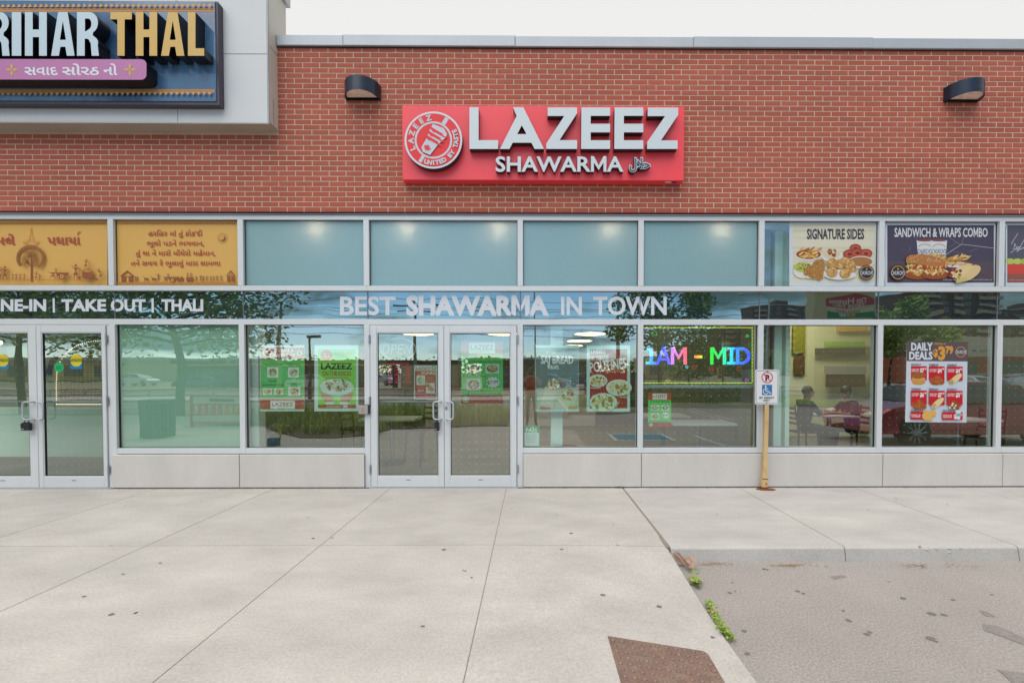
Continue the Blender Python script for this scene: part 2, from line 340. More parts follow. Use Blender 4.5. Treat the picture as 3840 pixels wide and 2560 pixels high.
class Print:
    """Flat print built up in thin layers; coordinates are those of a crop, carried to a plane at depth Y."""
    def __init__(s, cmap, Y, sgn=-1, step=.00009, fn=None, k=None):
        if k is None and sgn < 0 and .03 < Y < .1 and Y > GYREF: k = 1.15
        s.mb = MB(); s.cm = cmap; s.Y = Y; s.sgn = sgn; s.i = 0; s.step = step; s.fn = fn; s.k = k
    def P(s, x, y):
        if s.fn: return s.fn(x, y)
        X, Z = F(*s.cm(x, y), s.Y); return X, Z
    def put(s, pts, faces, col, dy=0):
        s.i += 1; y = s.Y+s.sgn*(s.i*s.step)
        s.mb.col = A(*col, s.k) if s.k is not None else A(*col)
        V = [(*[0, 0, 0],)]*0
        for x, yy in pts: X, Z = s.P(x, yy); V.append((X, y, Z))
        s.mb.add(V, faces); return s
    def poly(s, pts, col):
        P2 = [s.P(x, y) for x, y in pts]; n = len(pts)
        a = sum(P2[i][0]*P2[(i+1) % n][1]-P2[(i+1) % n][0]*P2[i][1] for i in range(n))
        f = tuple(range(n)) if (a > 0) == (s.sgn < 0) else tuple(range(n-1, -1, -1))
        return s.put(pts, [f], col)
    def rect(s, x0, y0, x1, y1, col): return s.poly([(x0, y0), (x1, y0), (x1, y1), (x0, y1)], col)
    def ell(s, x, y, rx, ry, col, n=14, a=0):
        ca, sa = math.cos(a), math.sin(a)
        return s.poly([(x+rx*math.cos(t)*ca-ry*math.sin(t)*sa, y+rx*math.cos(t)*sa+ry*math.sin(t)*ca) for t in [2*math.pi*i/n for i in range(n)]], col)
    def ring(s, x, y, rx, ry, w, col, n=24, a0=0, a1=2*math.pi):
        P = []; Fs = []
        for i in range(n+1):
            t = a0+(a1-a0)*i/n; c, q = math.cos(t), math.sin(t); P += [(x+rx*c, y+ry*q), (x+(rx-w)*c, y+(ry-w)*q)]
            if i: Fs.append((2*i-2, 2*i, 2*i+1, 2*i-1))
        return s.put(P, Fs, col)
    def line(s, pts, w, col):
        for (x0, y0), (x1, y1) in zip(pts, pts[1:]):
            l = math.hypot(x1-x0, y1-y0) or 1; nx, ny = -(y1-y0)/l*w/2, (x1-x0)/l*w/2
            s.poly([(x0+nx, y0+ny), (x1+nx, y1+ny), (x1-nx, y1-ny), (x0-nx, y0-ny)], col)
        return s
    def text(s, txt, x, y, h, col, w=None, b=0., rot=0, align='l', flip=False, shear=0):
        v, f, _ = tmesh(txt, b)
        if not v: return s
        x0 = min(q[0] for q in v); x1 = max(q[0] for q in v); sy = h/.70; sx = sy if w is None else w/(x1-x0)
        wid = (x1-x0)*sx; ox = {'l': 0, 'c': -wid/2, 'r': -wid}[align]; c, q = math.cos(rot), math.sin(rot); pts = []
        for a, e in v:
            lx = (a-x0)*sx+ox+shear*e*sy; ly = -e*sy
            if flip: lx = -lx
            pts.append((x+lx*c-ly*q, y+lx*q+ly*c))
        return s.put(pts, f, col)
    def food(s, x, y, rx, ry, pal, n=26, sz=.26):
        for i in range(n):
            t = random.uniform(0, 2*math.pi); r = math.sqrt(random.random())*.82
            s.ell(x+rx*r*math.cos(t), y+ry*r*math.sin(t), rx*sz*random.uniform(.6, 1.2), ry*sz*random.uniform(.6, 1.3), random.choice(pal), 6, random.uniform(0, 3))
        return s
    def plate(s, x, y, rx, ry, pal, rim=(235, 235, 228), n=26):
        s.ell(x, y, rx, ry, rim, 20); return s.food(x, y, rx*.86, ry*.84, pal, n)
BROWN = [(150, 96, 50), (190, 140, 80), (120, 70, 36), (214, 178, 110), (100, 130, 50)]
GREENS = [(150, 160, 80), (190, 190, 130), (110, 120, 60), (220, 215, 180), (140, 90, 60)]
PALE = [(222, 206, 160), (200, 170, 100), (235, 228, 205), (170, 130, 80), (180, 180, 120)]
def poster(name, label, cat, pr, rect, mat_=None, thick=.0015, group=None):
    """closes a Print with its backing sheet and tags it"""
    x0, y0, x1, y1 = rect; P = [pr.P(x0, y0), pr.P(x1, y0), pr.P(x1, y1), pr.P(x0, y1)]
    pr.mb.col = A(235, 235, 235); pr.mb.prism(P, pr.Y if pr.sgn < 0 else pr.Y-thick, pr.Y+thick if pr.sgn < 0 else pr.Y)
    c = (sum(p[0] for p in P)/4, pr.Y, min(p[1] for p in P))
    return single(name, label, cat, pr.mb, mat_ or M['print'], c, group)

# ================================================================== STRUCTURE: ground
def ramp(X, Y):                                # the slab right of the doors dips to the asphalt towards the lot
    if X < -.34: return 0.
    s = min(1, (X+.34)/1.53); t = max(0, min(1, (-Y-1.55)/1.65)); t = t*t*(3-2*t)
    return -.112*s*t
g = MB(); g.add([(-900, 60, -.16), (900, 60, -.16), (900, -1500, -.16), (-900, -1500, -.16)], [(0, 3, 2, 1)]); struct('ground', g, M['farground'])
g = MB(); g.add([(-40, .5, -.1245), (60, .5, -.1245), (60, -60, -.1245), (-40, -60, -.1245)], [(0, 3, 2, 1)])
lot = struct('parking_lot', g, M['asphalt'])
pav = bpy.data.objects.new('pavement', MB().box(-30, 30, -.25, 1.5, -.4, -.21).mesh('pavement', [M['concrete']])); C.objects.link(pav); pav['kind'] = 'structure'
def slab_part(x0, x1, y0, y1, material, step=.25, corner=None):
    x0 += .0035; x1 -= .0035; y0 += .0035; y1 -= .0035
    nx = max(1, int((x1-x0)/step)) if x1 > -.3 and x0 < 1.5 else 1; ny = max(1, int((y1-y0)/step)) if nx > 1 else 1
    mb = MB(); V = []; Fs = []
    def z(x, y): return ramp(x, y) if x1 < 1.25 else 0
    for j in range(ny+1):
        for i in range(nx+1):
            x = x0+(x1-x0)*i/nx; y = y0+(y1-y0)*j/ny; V.append((x, y, z(x, y)))
    for j in range(ny):
        for i in range(nx): a = j*(nx+1)+i; Fs.append((a, a+1, a+nx+2, a+nx+1))
    mb.add(V, Fs, nx > 1)
    for (a, b) in (((x0, y0), (x1, y0)), ((x1, y0), (x1, y1)), ((x1, y1), (x0, y1)), ((x0, y1), (x0, y0))):
        n = 8
        for k in range(n):
            p = (a[0]+(b[0]-a[0])*k/n, a[1]+(b[1]-a[1])*k/n); q = (a[0]+(b[0]-a[0])*(k+1)/n, a[1]+(b[1]-a[1])*(k+1)/n)
            mb.add([(*p, -.2), (*q, -.2), (*q, z(*q)), (*p, z(*p))], [(0, 1, 2, 3)])
    part(pav, 'slab', mb, material, world=False)
xs = [1.187-1.524*i for i in range(0, 17)]
for i in range(len(xs)-1):
    for (ya, yb) in ((-1.945, -.02), (-4.05, -1.945)):
        if ya == -4.05 and i >= 0: slab_part(xs[i+1], xs[i], ya, yb, M['concrete'])
        elif ya != -4.05: slab_part(xs[i+1], xs[i], ya, yb, M['concrete'])
    if xs[i] > 1 or xs[i] < -9: ys = ((-6.6, -4.05),)
    else: ys = ((-6.6, -4.05),)
    for ya, yb in ys: slab_part(xs[i+1], xs[i], ya, yb, M['concrete'])
def kerb_slab(x0, x1):                         # right hand slabs end in their own kerb face with a worn, rounded arris
    x0 += .004; x1 -= .004
    prof = [(-.02, 0), (-1.9, 0), (-1.985, -.001), (-2.003, -.006), (-2.013, -.018), (-2.03, -.125), (-2.03, -.2), (-.02, -.2)]
    n = len(prof); mb = MB(); mb.add([(x0, a, b) for a, b in prof]+[(x1, a, b) for a, b in prof],
        [tuple(range(n-1, -1, -1)), tuple(range(n, 2*n))]+[(i, (i+1) % n, n+(i+1) % n, n+i) for i in range(n)])
    return part(pav, 'slab', mb, M['concrete_r'], world=False)
kx = [1.205+1.524*i for i in range(0, 14)]
for a, b in zip(kx, kx[1:]): kerb_slab(a, b)
for i, x in enumerate(xs):                    # grey brown grit lying in the sawn joints
    for (ya, yb) in ((-1.945, -.02), (-4.05, -1.945), (-6.6, -4.05)):
        if x > 1.1: continue
        mb = MB(); n = 10
        for k in range(n): y0, y1 = ya+(yb-ya)*k/n, ya+(yb-ya)*(k+1)/n; mb.add([(x-.0034, y0, ramp(x, y0)-.003), (x+.0034, y0, ramp(x, y0)-.003), (x+.0034, y1, ramp(x, y1)-.003), (x-.0034, y1, ramp(x, y1)-.003)], [(0, 1, 2, 3)])
        part(pav, 'joint_grit', mb, M['joint2'], world=False)
for yy in (-1.945, -4.05):
    mb = MB(); n = 60
    for k in range(n): xa, xb_ = -12+13.18*k/n, -12+13.18*(k+1)/n; mb.add([(xa, yy-.0034, ramp(xa, yy)-.003), (xb_, yy-.0034, ramp(xb_, yy)-.003), (xb_, yy+.0034, ramp(xb_, yy)-.003), (xa, yy+.0034, ramp(xa, yy)-.003)], [(0, 1, 2, 3)])
    part(pav, 'joint_grit', mb, M['joint2'], world=False)
for x in kx[1:]:
    mb = MB(); mb.box(x-.0038, x+.0038, -1.98, -.02, -.1, -.004); part(pav, 'joint_grit', mb, M['joint2'], world=False)
# joint filler, gritty edge of the ramp
mb = MB(); mb.box(1.178, 1.214, -1.99, -.02, -.1, -.006); part(pav, 'joint_filler', mb, M['joint'], world=False)
# chipped spot on the kerb arris
mb = MB(); cx = G(3590, 2070)[0]
for i in range(60):
    a = random.gauss(0, .085); yy = -2.012+random.uniform(-.006, .02); zz_ = -.004-abs(random.gauss(0, .03)); r = random.uniform(.006, .016)
    if zz_ > -.012: yy = random.uniform(-2.0, -1.955)
    mb.ell((cx+a, yy+.002, max(-.1, zz_)-.002), (r*1.3, r*.6, r*.7), 6, 4)
part(pav, 'chipped_patch', mb, M['chip'], world=False, kind='stuff')
# ---- gum spots and small marks (flat), positions read from the ground of the photo
mb = MB()
def spot(mb, x, y, z, r, e=1.3, n=9):
    P = []
    a0 = random.random()*3
    for i in range(n):
        t = 2*math.pi*i/n+a0; k = .8*r*random.uniform(.75, 1.15); P.append((x+k*e*math.cos(t), y+k*math.sin(t), z))
    mb.add(P, [tuple(range(n))])
for px, py, r in [(417,2303,.020),(315,2236,.014),(1174,2018,.017),(1246,2016,.012),(1305,1923,.011),(1491,1883,.010),(1555,1941,.011),(1663,2060,.021),(2142,1998,.019),
        (1918,1909,.010),(2088,1930,.011),(2412,1882,.011),(2300,1965,.010),(2316,2038,.011),(2260,2204,.020),(2470,2231,.022),(1780,1914,.009),(1796,1867,.008),(1585,2348,.014),
        (1768,2165,.011),(416,2045,.008),(866,1851,.009),(690,1934,.009),(470,1894,.008),(600,2110,.013),(1706,1845,.008),(2672,2325,.018),(2106,2055,.016),(461,2152,.012),(752,1880,.010),(1080,1973,.008),(2335,1913,.008),(1850,1956,.008)]:
    x, y = G(px, py); z = ramp(x, y)
    if x > 1.14: x, y, z = x-.03, y, ramp(1.187, y)
    spot(mb, x, y, z+.0025, r)
for px, py, r in [(2690,1927,.013),(2771,1926,.008),(3256,1911,.014),(3391,1900,.010),(3360,1869,.014),(3450,2048,.012),(3600,1868,.006),(3550,1890,.008),(2630,2002,.006)]:
    x, y = G(px, py); spot(mb, x, y, .0025, r)
part(pav, 'gum_spots', mb, M['gum'], world=False, kind='stuff')
mb = MB()
for px, py, r in [(2737,2220,.017),(2747,2182,.012),(2757,2213,.009),(2992,2214,.018),(3012,2222,.017),(3386,2240,.022),(3494,2298,.026),(3540,2302,.022),(3182,2323,.022),(2790,2363,.018),
        (3250,2374,.02),(3262,2367,.015),(3490,2390,.03),(3510,2402,.014),(2802,2448,.019),(3333,2178,.010),(3162,2287,.012),(3574,2246,.016),(3720,2227,.012)]:
    x, y = G(px, py, -.12); spot(mb, x, y, -.1215, r)
part(lot, 'oil_spots', mb, M['gum'], world=False, kind='stuff')
mb = MB()
for pts in ([(3680,2335),(3740,2345),(3850,2390),(3900,2415),(3900,2450),(3840,2415),(3760,2385),(3690,2360)], [(3670,2285),(3700,2290),(3735,2310),(3700,2308)],
            [(3740,2505),(3840,2520),(3900,2540),(3900,2590),(3800,2560)], [(3110,2158),(3160,2153),(3175,2160),(3130,2170)]):
    P = [(*G(a+random.uniform(-3, 3), b, -.12), -.1222) for a, b in pts]; mb.add(P, [tuple(range(len(P)))])
part(lot, 'damp_patch', mb, mat('damp_asphalt', A(142, 135, 130), .9, fine=.3, fscale=95, var=.1, scale=9), world=False, kind='stuff')
# ---- tactile plate with domes
z0 = -.05
tp = root('tactile_plate', 'rusty brown tactile plate with raised domes set in the concrete ramp at the bottom edge', 'tactile plate', (1.0, -3.3, -.05))
c4 = [(2279,2380),(2638,2411),(2656,2422),(2740,2560),(2800,2680),(2360,2680),(2329,2556)]
P = [G(a, b, -.05) for a, b in c4]
# fit the plate to the ramp
def plz(x, y): return ramp(min(x, 1.18), y)+.004
V = [(x, y, plz(x, y)) for x, y in P]
mb = MB(); n = len(V); mb.add(V+[(x, y, z-.02) for x, y, z in V], [tuple(range(n-1, -1, -1))]+[(i, (i+1) % n, n+(i+1) % n, n+i) for i in range(n)])
part(tp, 'plate', mb, M['plate'])
o0 = Vector(G(2299.6, 2392, -.045)); e1 = (Vector(G(2635.4, 2425, -.06))-o0)/10; e2 = (Vector(G(2351.5, 2552.5, -.045))-o0)/7
dome = MB()
for i, (r, h) in enumerate(((.0125, 0), (.0118, .0048), (.008, .0075))):
    dome.v += [(r*math.cos(2*math.pi*j/10), r*math.sin(2*math.pi*j/10), h) for j in range(10)]; dome.c += [(1, 1, 1)]*10
for i in range(2):
    for j in range(10): dome.f.append((i*10+j, i*10+(j+1) % 10, (i+1)*10+(j+1) % 10, (i+1)*10+j)); dome.m.append((0, True))
dome.f.append(tuple(range(20, 30))); dome.m.append((0, True)); dm = dome.mesh('dome', [M['dome']])
for j in range(0, 12):
    for i in range(0, 13):
        p = o0+e1*i+e2*j
        # inside polygon test
        ins = False
        for k in range(n):
            (xa, ya), (xb, yb) = P[k], P[(k+1) % n]
            if (ya > p.y) != (yb > p.y) and p.x < (xb-xa)*(p.y-ya)/(yb-ya)+xa: ins = not ins
        if ins:
            q = (p.x-1.0, p.y+3.3, plz(p.x, p.y)+.05); o = part(tp, 'dome', dm, None, world=False); o.location = q

# ================================================================== brick wall
ZB, ZT = fz(797), fz(181); XL, XR, XC = -11.0, 9.5, fx(1040, 300)
bw = root('brick_wall', 'red brick upper wall with pale mortar and grey metal coping above the shop windows', 'wall', (0, .1, ZB))
NC = 32; ch = (ZT-ZB)/NC; PW = .21825; JT = .0114
mb = MB(); mb.box(XL, XR, .0030, .2, ZB, ZT); part(bw, 'mortar', mb, M['mortar'])
TZ = fz(497, 1040)      # underside of the tower box
cands = []; field = MB()
brick = MB().bevbox(0, PW-JT, 0, .05, 0, ch-JT*.9, .0022); bm_ = None
bx0 = fx(1958, 797)
for r in range(NC):
    zb = ZB+r*ch+JT*.45; off = (0 if r % 2 == 0 else .5)*PW+random.uniform(-.002, .002)-(.006*(NC-r)/NC*0)
    k0 = int((XL-bx0)/PW)-1
    for k in range(k0, k0+100):
        xa = bx0+off+k*PW+JT/2; xb = xa+PW-JT
        if xa < XL: continue
        if xb > XR: break
        if xa < XC and zb+ch > TZ:
            if xb <= XC+.02: continue
            xa = XC
        if xa < fx(2564, 540)-.3 and xb > fx(1508, 540)+.3 and zb > fz(680)+.2 and zb+ch < fz(395)-.2: continue   # behind the sign box
        yo = random.uniform(-.0012, .0008)
        full = abs(xb-xa-(PW-JT)) < .001
        pxx = 1995+285*xa; vis = 100 < pxx < 3650
        cands.append((math.hypot(xa-.2, zb-1.5) if (full and vis) else 1e9, xa, xb, yo, zb))
cands.sort(key=lambda q: q[0])
bmesh_ = brick.mesh('brick', [M['brick']])
for i, (d, xa, xb, yo, zb) in enumerate(cands):
    if i < 300:
        o = bpy.data.objects.new('brick', bmesh_); C.objects.link(o); o.parent = bw; o.location = (xa, yo-.1, zb-ZB)
    else: field.bevbox(xa, xb, yo, yo+.05, zb, zb+ch-JT*.9, .0022)
part(bw, 'brickwork', field, M['brick'], kind='stuff')
cz0, cz1 = fz(182), fz(143)
segs = [XC+.01, fx(1290, 150), fx(1932, 150), fx(2598, 150), fx(3268, 150), fx(3960, 150), XR]
for i, (a, b) in enumerate(zip(segs, segs[1:])):
    up = .006 if i % 2 else 0
    mb = MB(); mb.bevbox(a+.001, b-.001, -.035-up*.5, .32, cz0, cz1+up, .006); part(bw, 'coping', mb, M['alu_lt'])
mb = MB(); mb.box(XC, XR, -.012, .1, cz0-.008, cz0-.001); part(bw, 'drip_edge', mb, M['gasket'])
# lintel angle and flashing under the bricks
zl = fz(797)
mb = MB(); mb.box(XL, XR, -.012, .15, zl-.011, zl-.001); part(bw, 'steel_lintel', mb, mat('red_steel', A(110, 36, 40), .6))
fl = [XL, fx(720, 800), fx(1413, 800), fx(2612, 800), fx(3302, 800), XR]
for i, (a, b) in enumerate(zip(fl, fl[1:])):
    mb = MB(); mb.add([(a, -.022, zl-.030-(i % 2)*.005), (b, -.022, zl-.030-((i+1) % 2)*.005), (b, .02, zl-.012), (a, .02, zl-.012)], [(0, 1, 2, 3)])
    mb.add([(a, -.022, zl-.030-(i % 2)*.005), (b, -.022, zl-.030-((i+1) % 2)*.005), (b, .03, zl-.036), (a, .03, zl-.036)], [(3, 2, 1, 0)])
    part(bw, 'flashing', mb, M['alu_lt'])
# roof and back of the building
mb = MB(); mb.box(XL, XR, .21, 12.2, ZT-.25, ZT-.1); mb.box(XL, XR, 12.0, 12.2, 0, ZT-.25)
rf = single('building_shell', 'flat roof and rear walls of the shop building, behind the brick wall', 'building', mb, M['cream'], (0, 6, 0))

# ================================================================== tower with its big sign
P_ = .195
tw = root('tower_fascia', 'grey metal panelled box projecting from the brick at the upper left corner', 'fascia', (-7, 0, TZ))
TY = -P_; zb_ = TZ; zt = 6.42
xr = XC
jx = F(666, 430, TY)[0]; jz = F(900, 203, TY)[1]; jx2 = F(660, 5, TY)[0]
def fr(px, py): return F(px, py, TY)
fb = F(900, 463, TY)[1]
def panel(x0, x1, z0, z1): mb = MB(); mb.bevbox(x0+.003, x1-.003, TY, TY+.02, z0+.003, z1-.003, .003); part(tw, 'panel', mb, M['panelgrey'])
panel(-9.6, jx, fb+.004, jz); panel(jx, xr-.012, fb+.004, jz); panel(-9.6, jx2, jz, zt); panel(jx2, xr-.012, jz, zt)
mb = MB(); mb.box(-9.6, xr-.006, TY+.012, .22, fb, zt-.002); part(tw, 'core', mb, M['cream'])
mb = MB(); mb.bevbox(xr-.010, xr, TY-.003, TY+.02, fb-.002, zt, .002); part(tw, 'corner_trim', mb, M['alu_lt'])
mb = MB(); mb.add([(-9.6, TY, fb), (xr, TY, fb), (xr, 0, TZ), (-9.6, 0, TZ)], [(0, 3, 2, 1)]); mb.add([(xr, TY, fb), (xr, 0, TZ), (xr, 0, fb)], [(0, 1, 2)])
part(tw, 'soffit', mb, mat('beige_soffit', A(186, 176, 164), .7, var=.08, scale=2))
mb = MB(); mb.add([(-9.6, TY-.003, fb-.004), (xr+.001, TY-.003, fb-.004), (xr+.001, TY-.003, fb+.004), (-9.6, TY-.003, fb+.004)], [(0, 1, 2, 3)])
mb.box(xr-.0005, xr+.004, TY+.02, .21, fb+.02, zt-.01); part(tw, 'side_panel', mb, M['cream'])
mb = MB(); mb.box(xr+.0041, xr+.006, -.1, -.096, fb+.03, jz-.5); mb.box(xr+.0041, xr+.006, TY+.02, 0, fb+.97, fb+.974); part(tw, 'joint', mb, M['gasket'])
mb = MB(); mb.box(-9.6, xr+.04, TY-.03, .26, zt, zt+.18); part(tw, 'cap_flashing', mb, M['alu_lt'])

SY = -.30
sg = root('thali_restaurant_sign', 'large navy lit sign box with pale RIHAR and gold THAL letters on the grey tower', 'sign', (-6, -.25, F(500, 380, SY)[1]))
def FS(x, y, Y): return F(*R_THAL(x, y), Y)
x1, z1 = FS(1722, 15, SY); x0, z0_ = FS(-900, 802, SY)
mb = MB(); mb.bevbox(x0, x1+.0, SY, SY+.012, z0_, z1, .002); part(sg, 'face', mb, M['navy'])
mb = MB(); mb.box(x0-.02, x1+.028, SY+.012, TY-.002, z0_-.035, z1+.01); part(sg, 'cabinet', mb, mat('plum_cabinet', A(74, 66, 82), .5))
pr = Print(R_THAL, SY)
OR = (205, 150, 84)
for (ya, yb, yc, d) in ((66, 84, 100, -1), (716, 732, 745, 1)):
    pr.rect(-900, ya, 1721, yc, (188, 128, 84)); pr.rect(-900, ya+4, 1721, ya+8, (214, 164, 98)); pr.rect(-900, yc-14, 1721, yc-9, (222, 170, 96))
yT = 64
for k in range(60):
    xx = -900+43.7*k+12
    if xx > 1712: break
    pr.poly([(xx-20, 64), (xx, 34), (xx+20, 64)], (196, 140, 96)); pr.poly([(xx-13, 61), (xx, 42), (xx+13, 61)], (236, 178, 84))
    pr.poly([(xx-20, 747), (xx+20, 747), (xx, 776)], (196, 140, 96)); pr.poly([(xx-13, 750), (xx+13, 750), (xx, 768)], (236, 178, 84))
part(sg, 'ornamental_border', pr.mb, M['print'])
FY = SY-.155
def deep_letter(name, pts, m, side):
    P = [FS(a, b, FY) for a, b in pts]; mb = MB(); mb.mi = 0; mb.prism(P, FY, SY-.002, 1); return part(sg, name, mb, [m, side])
T0, T1 = 99, 449
def arcp(cx, cy, rx, ry, a0, a1, n=8): return [(cx+rx*math.cos(math.radians(a0+(a1-a0)*i/n)), cy+ry*math.sin(math.radians(a0+(a1-a0)*i/n))) for i in range(n+1)]
def gT(x0, x1): m = (x0+x1)/2; return [(x0,T0),(x1,T0),(x1,T0+58),(m+28,T0+58),(m+28,T1),(m-30,T1),(m-30,T0+58),(x0,T0+58)]
def gH(x0, x1): return [(x0,T0),(x0+62,T0),(x0+62,T0+140),(x1-62,T0+140),(x1-62,T0),(x1,T0),(x1,T1),(x1-62,T1),(x1-62,T0+200),(x0+62,T0+200),(x0+62,T1),(x0,T1)]
def gI(x0, x1): return [(x0,T0),(x1,T0),(x1,T1),(x0,T1)]
def gL(x0, x1): return [(x0,T0),(x0+60,T0),(x0+60,T1-60),(x1,T1-60),(x1,T1),(x0,T1)]
def gA(x0, x1):
    m = (x0+x1)/2; return [(m-38,T0),(m+38,T0),(x1,T1),(x1-62,T1),(x1-74,T1-72),(x0+74,T1-72),(x0+62,T1),(x0,T1)]
def gAh(x0, x1): m = (x0+x1)/2; return [(m, T0+70), (m+24, T0+222), (m-24, T0+222)]
def gR(x0, x1):
    w = x1-x0
    return [(x0,T0),(x0+100,T0)]+arcp(x1-75,T0+85,68,85,-90,65,8)+[(x1-50,T0+185)]+arcp(x1-68,T0+245,62,55,-60,20,4)+[(x1,T1),(x1-58,T1),(x1-66,T0+250),(x1-84,T0+216),(x0+62,T0+212),(x0+62,T1),(x0,T1)]
def hole(name, pts, m):     # counter of a letter: dark return colour set proud of the face by a hair
    P = [FS(a, b, FY-.0015) for a, b in pts]; return P
def deep_holed(name, outer, inner, m):
    # outer polygon bridged to its counter by a slit
    if True:
        oi = min(((abs(a[0]-b[0])+abs(a[1]-b[1])), i, j) for i, a in enumerate(outer) for j, b in enumerate(inner)); _, i, j = oi
        def area(p): return sum(p[q][0]*p[(q+1) % len(p)][1]-p[(q+1) % len(p)][0]*p[q][1] for q in range(len(p)))
        if (area(outer) > 0) == (area(inner) > 0): inner = inner[::-1]; j = len(inner)-1-j
        pts = outer[:i+1]+inner[j:]+inner[:j+1]+outer[i:]
    return deep_letter(name, pts, m, M['returnk'])
def cRh(x0, x1): return [(x0+64,T0+52),(x0+90,T0+52)]+arcp(x1-84,T0+95,24,43,-80,80,5)+[(x0+64,T0+158)]
for x0l, x1l, m_ in ((-102, 77, M['pale']), (617, 793, M['pale'])): deep_holed('letter', gR(x0l, x1l), cRh(x0l, x1l), m_)
deep_letter('letter', gI(95, 170), M['pale'], M['returnk']); deep_letter('letter', gH(200, 375), M['pale'], M['returnk'])
deep_letter('letter', gI(-330, -262), M['pale'], M['returnk'])
deep_holed('letter', gA(410, 598), gAh(410, 598), M['pale'])
deep_letter('letter', gT(885, 1057), M['gold'], M['returnk']); deep_letter('letter', gH(1088, 1260), M['gold'], M['returnk'])
deep_holed('letter', gA(1292, 1478), gAh(1292, 1478), M['gold']); deep_letter('letter', gL(1507, 1637), M['gold'], M['returnk'])
pl = [(-420, 474), (1132, 477)]+arcp(1132, 517, 42, 40, -90, 0, 5)+arcp(1132, 600, 42, 41, 0, 90, 5)+[(-420, 638)]
plate = deep_letter('pill_panel', pl, M['pill'], M['returnk'])
pr = Print(R_THAL, FY-.001)
WH = (238, 238, 245)
pr.text('સવાદ', 196, 602, 70, WH, w=268, b=.022); pr.rect(247, 546, 262, 556, (184, 114, 164)); 
pr.text('સોરઠ', 497, 602, 70, WH, w=298, b=.022); pr.text('નો', 830, 602, 70, WH, w=112, b=.022)
for cx in (94, 1042):
    for a in range(4):
        t = a*math.pi/2; pr.ell(cx+26*math.cos(t), 560+27*math.sin(t), 23, 10, (222, 180, 96), 10, t)
part(plate, 'lettering', pr.mb, M['print'])

# ================================================================== main red sign
RY = -.125
ms = root('shawarma_sign', 'red sign box with grey LAZEEZ SHAWARMA letters and a round badge on the brick wall', 'sign', (fx(2036), -.06, fz(680)))
def FM(x, y, Y): return F(*R_SIGN(x, y), Y)
X0, Z1 = FM(133, 70, RY); X1, Z0 = FM(2203, 622, RY)
mb = MB(); mb.bevbox(X0, X1, RY, RY+.004+.12, Z0, Z1, .004); part(ms, 'backing_box', mb, M['red'])
mb = MB(); mb.box(FM(2078, 0, RY)[0], FM(2120, 0, RY)[0], RY+.03, RY+.07, Z0-.004, Z0+.002); mb.mi = 1; mb.box(FM(2132, 0, RY)[0], FM(2160, 0, RY)[0], RY+.03, RY+.07, Z0-.005, Z0+.002)
part(ms, 'rating_label', mb, [M['white'], mat('blue_label', A(30, 50, 150), .5)])
LY = RY-.095
def red_letter(pts, inner=None, ly=LY):
    if inner:
        _, i, j = min(((abs(a[0]-b[0])+abs(a[1]-b[1])), i, j) for i, a in enumerate(pts) for j, b in enumerate(inner))
        def area(p): return sum(p[q][0]*p[(q+1) % len(p)][1]-p[(q+1) % len(p)][0]*p[q][1] for q in range(len(p)))
        if (area(pts) > 0) == (area(inner) > 0): inner = inner[::-1]; j = len(inner)-1-j
        pts = pts[:i+1]+inner[j:]+inner[:j+1]+pts[i:]
    P = [FM(a, b, ly) for a, b in pts]; mb = MB(); mb.prism(P, ly, ly+.006, 1)
    o = part(ms, 'letter', mb, [M['letter'], M['return']])
    mb = MB(); mb.prism(P, ly+.006, RY-.004); q = part(o, 'letter_return', mb, M['return']); return o
a, b = 84, 390
red_letter([(628,a),(695,a),(695,325),(839,325),(839,b),(628,b)])
red_letter([(948,a),(1024,a),(1176,b),(1107,b),(1083,344),(946,344),(922,b),(852,b),(975,148)], [(1013,216),(979,281),(1047,281)])
red_letter([(1203,85),(1419,85),(1419,128),(1290,325),(1419,325),(1419,b),(1193,b),(1193,350),(1325,148),(1203,148)])
for q in (0, 244): red_letter([(1451+q,85),(1662+q,85),(1662+q,147),(1519+q,147),(1519+q,205),(1662+q,205),(1662+q,268),(1519+q,268),(1519+q,326),(1662+q,326),(1662+q,b),(1449+q,b)])
red_letter([(1938,86),(2162,86),(2162,140),(2036,327),(2158,327),(2158,b),(1934,b),(1934,340),(2066,149),(1938,149)])
def text_part(parent, name, s, x, y, h, w, cmf, Y0, depth, m, side, b=0., align='l', each=True):
    """extruded letters, one object each; x, y, h, w in crop pixels"""
    full, _, _ = tmesh(s, b, 3); fx0 = min(q[0] for q in full); fx1 = max(q[0] for q in full); sx = w/(fx1-fx0); sy = h/.70
    adv = 0
    objs = []
    for i, chh in enumerate(s):
        if chh == ' ': continue
        # advance of the prefix: width of prefix+char minus width of char
        v, f, e = tmesh(chh, b, 3); pv, _, _ = tmesh(s[:i+1], b, 3)
        offx = max(q[0] for q in pv)-max(q[0] for q in v)
        pts = [(x+(q[0]+offx-fx0)*sx, y-q[1]*sy) for q in v]
        mb = MB(); V = [cmf(a_, b_, Y0) for a_, b_ in pts]; n = len(V)
        fcount = {}
        for fa in f:
            for k in range(len(fa)):
                ed = (fa[k], fa[(k+1) % len(fa)]); kk = tuple(sorted(ed)); fcount.setdefault(kk, []).append(ed)
        mb.add([(X, Y0, Z) for X, Z in V], f)
        if depth:
            mb.add([(X, Y0+depth, Z) for X, Z in V], [tuple(reversed(fa)) for fa in f]); mb.mi = 1
            mb.add([(X, Y0, Z) for X, Z in V]+[(X, Y0+depth, Z) for X, Z in V], [(ed[0][0], n+ed[0][0], n+ed[0][1], ed[0][1]) for kk, ed in fcount.items() if len(ed) == 1])
        objs.append(part(parent, name, mb, [m, side] if depth else m))
    return objs
text_part(ms, 'letter', 'SHAWARMA', 820, 554, 108, 940, FM, RY-.075, .071, M['letter'], M['return'], b=.022)
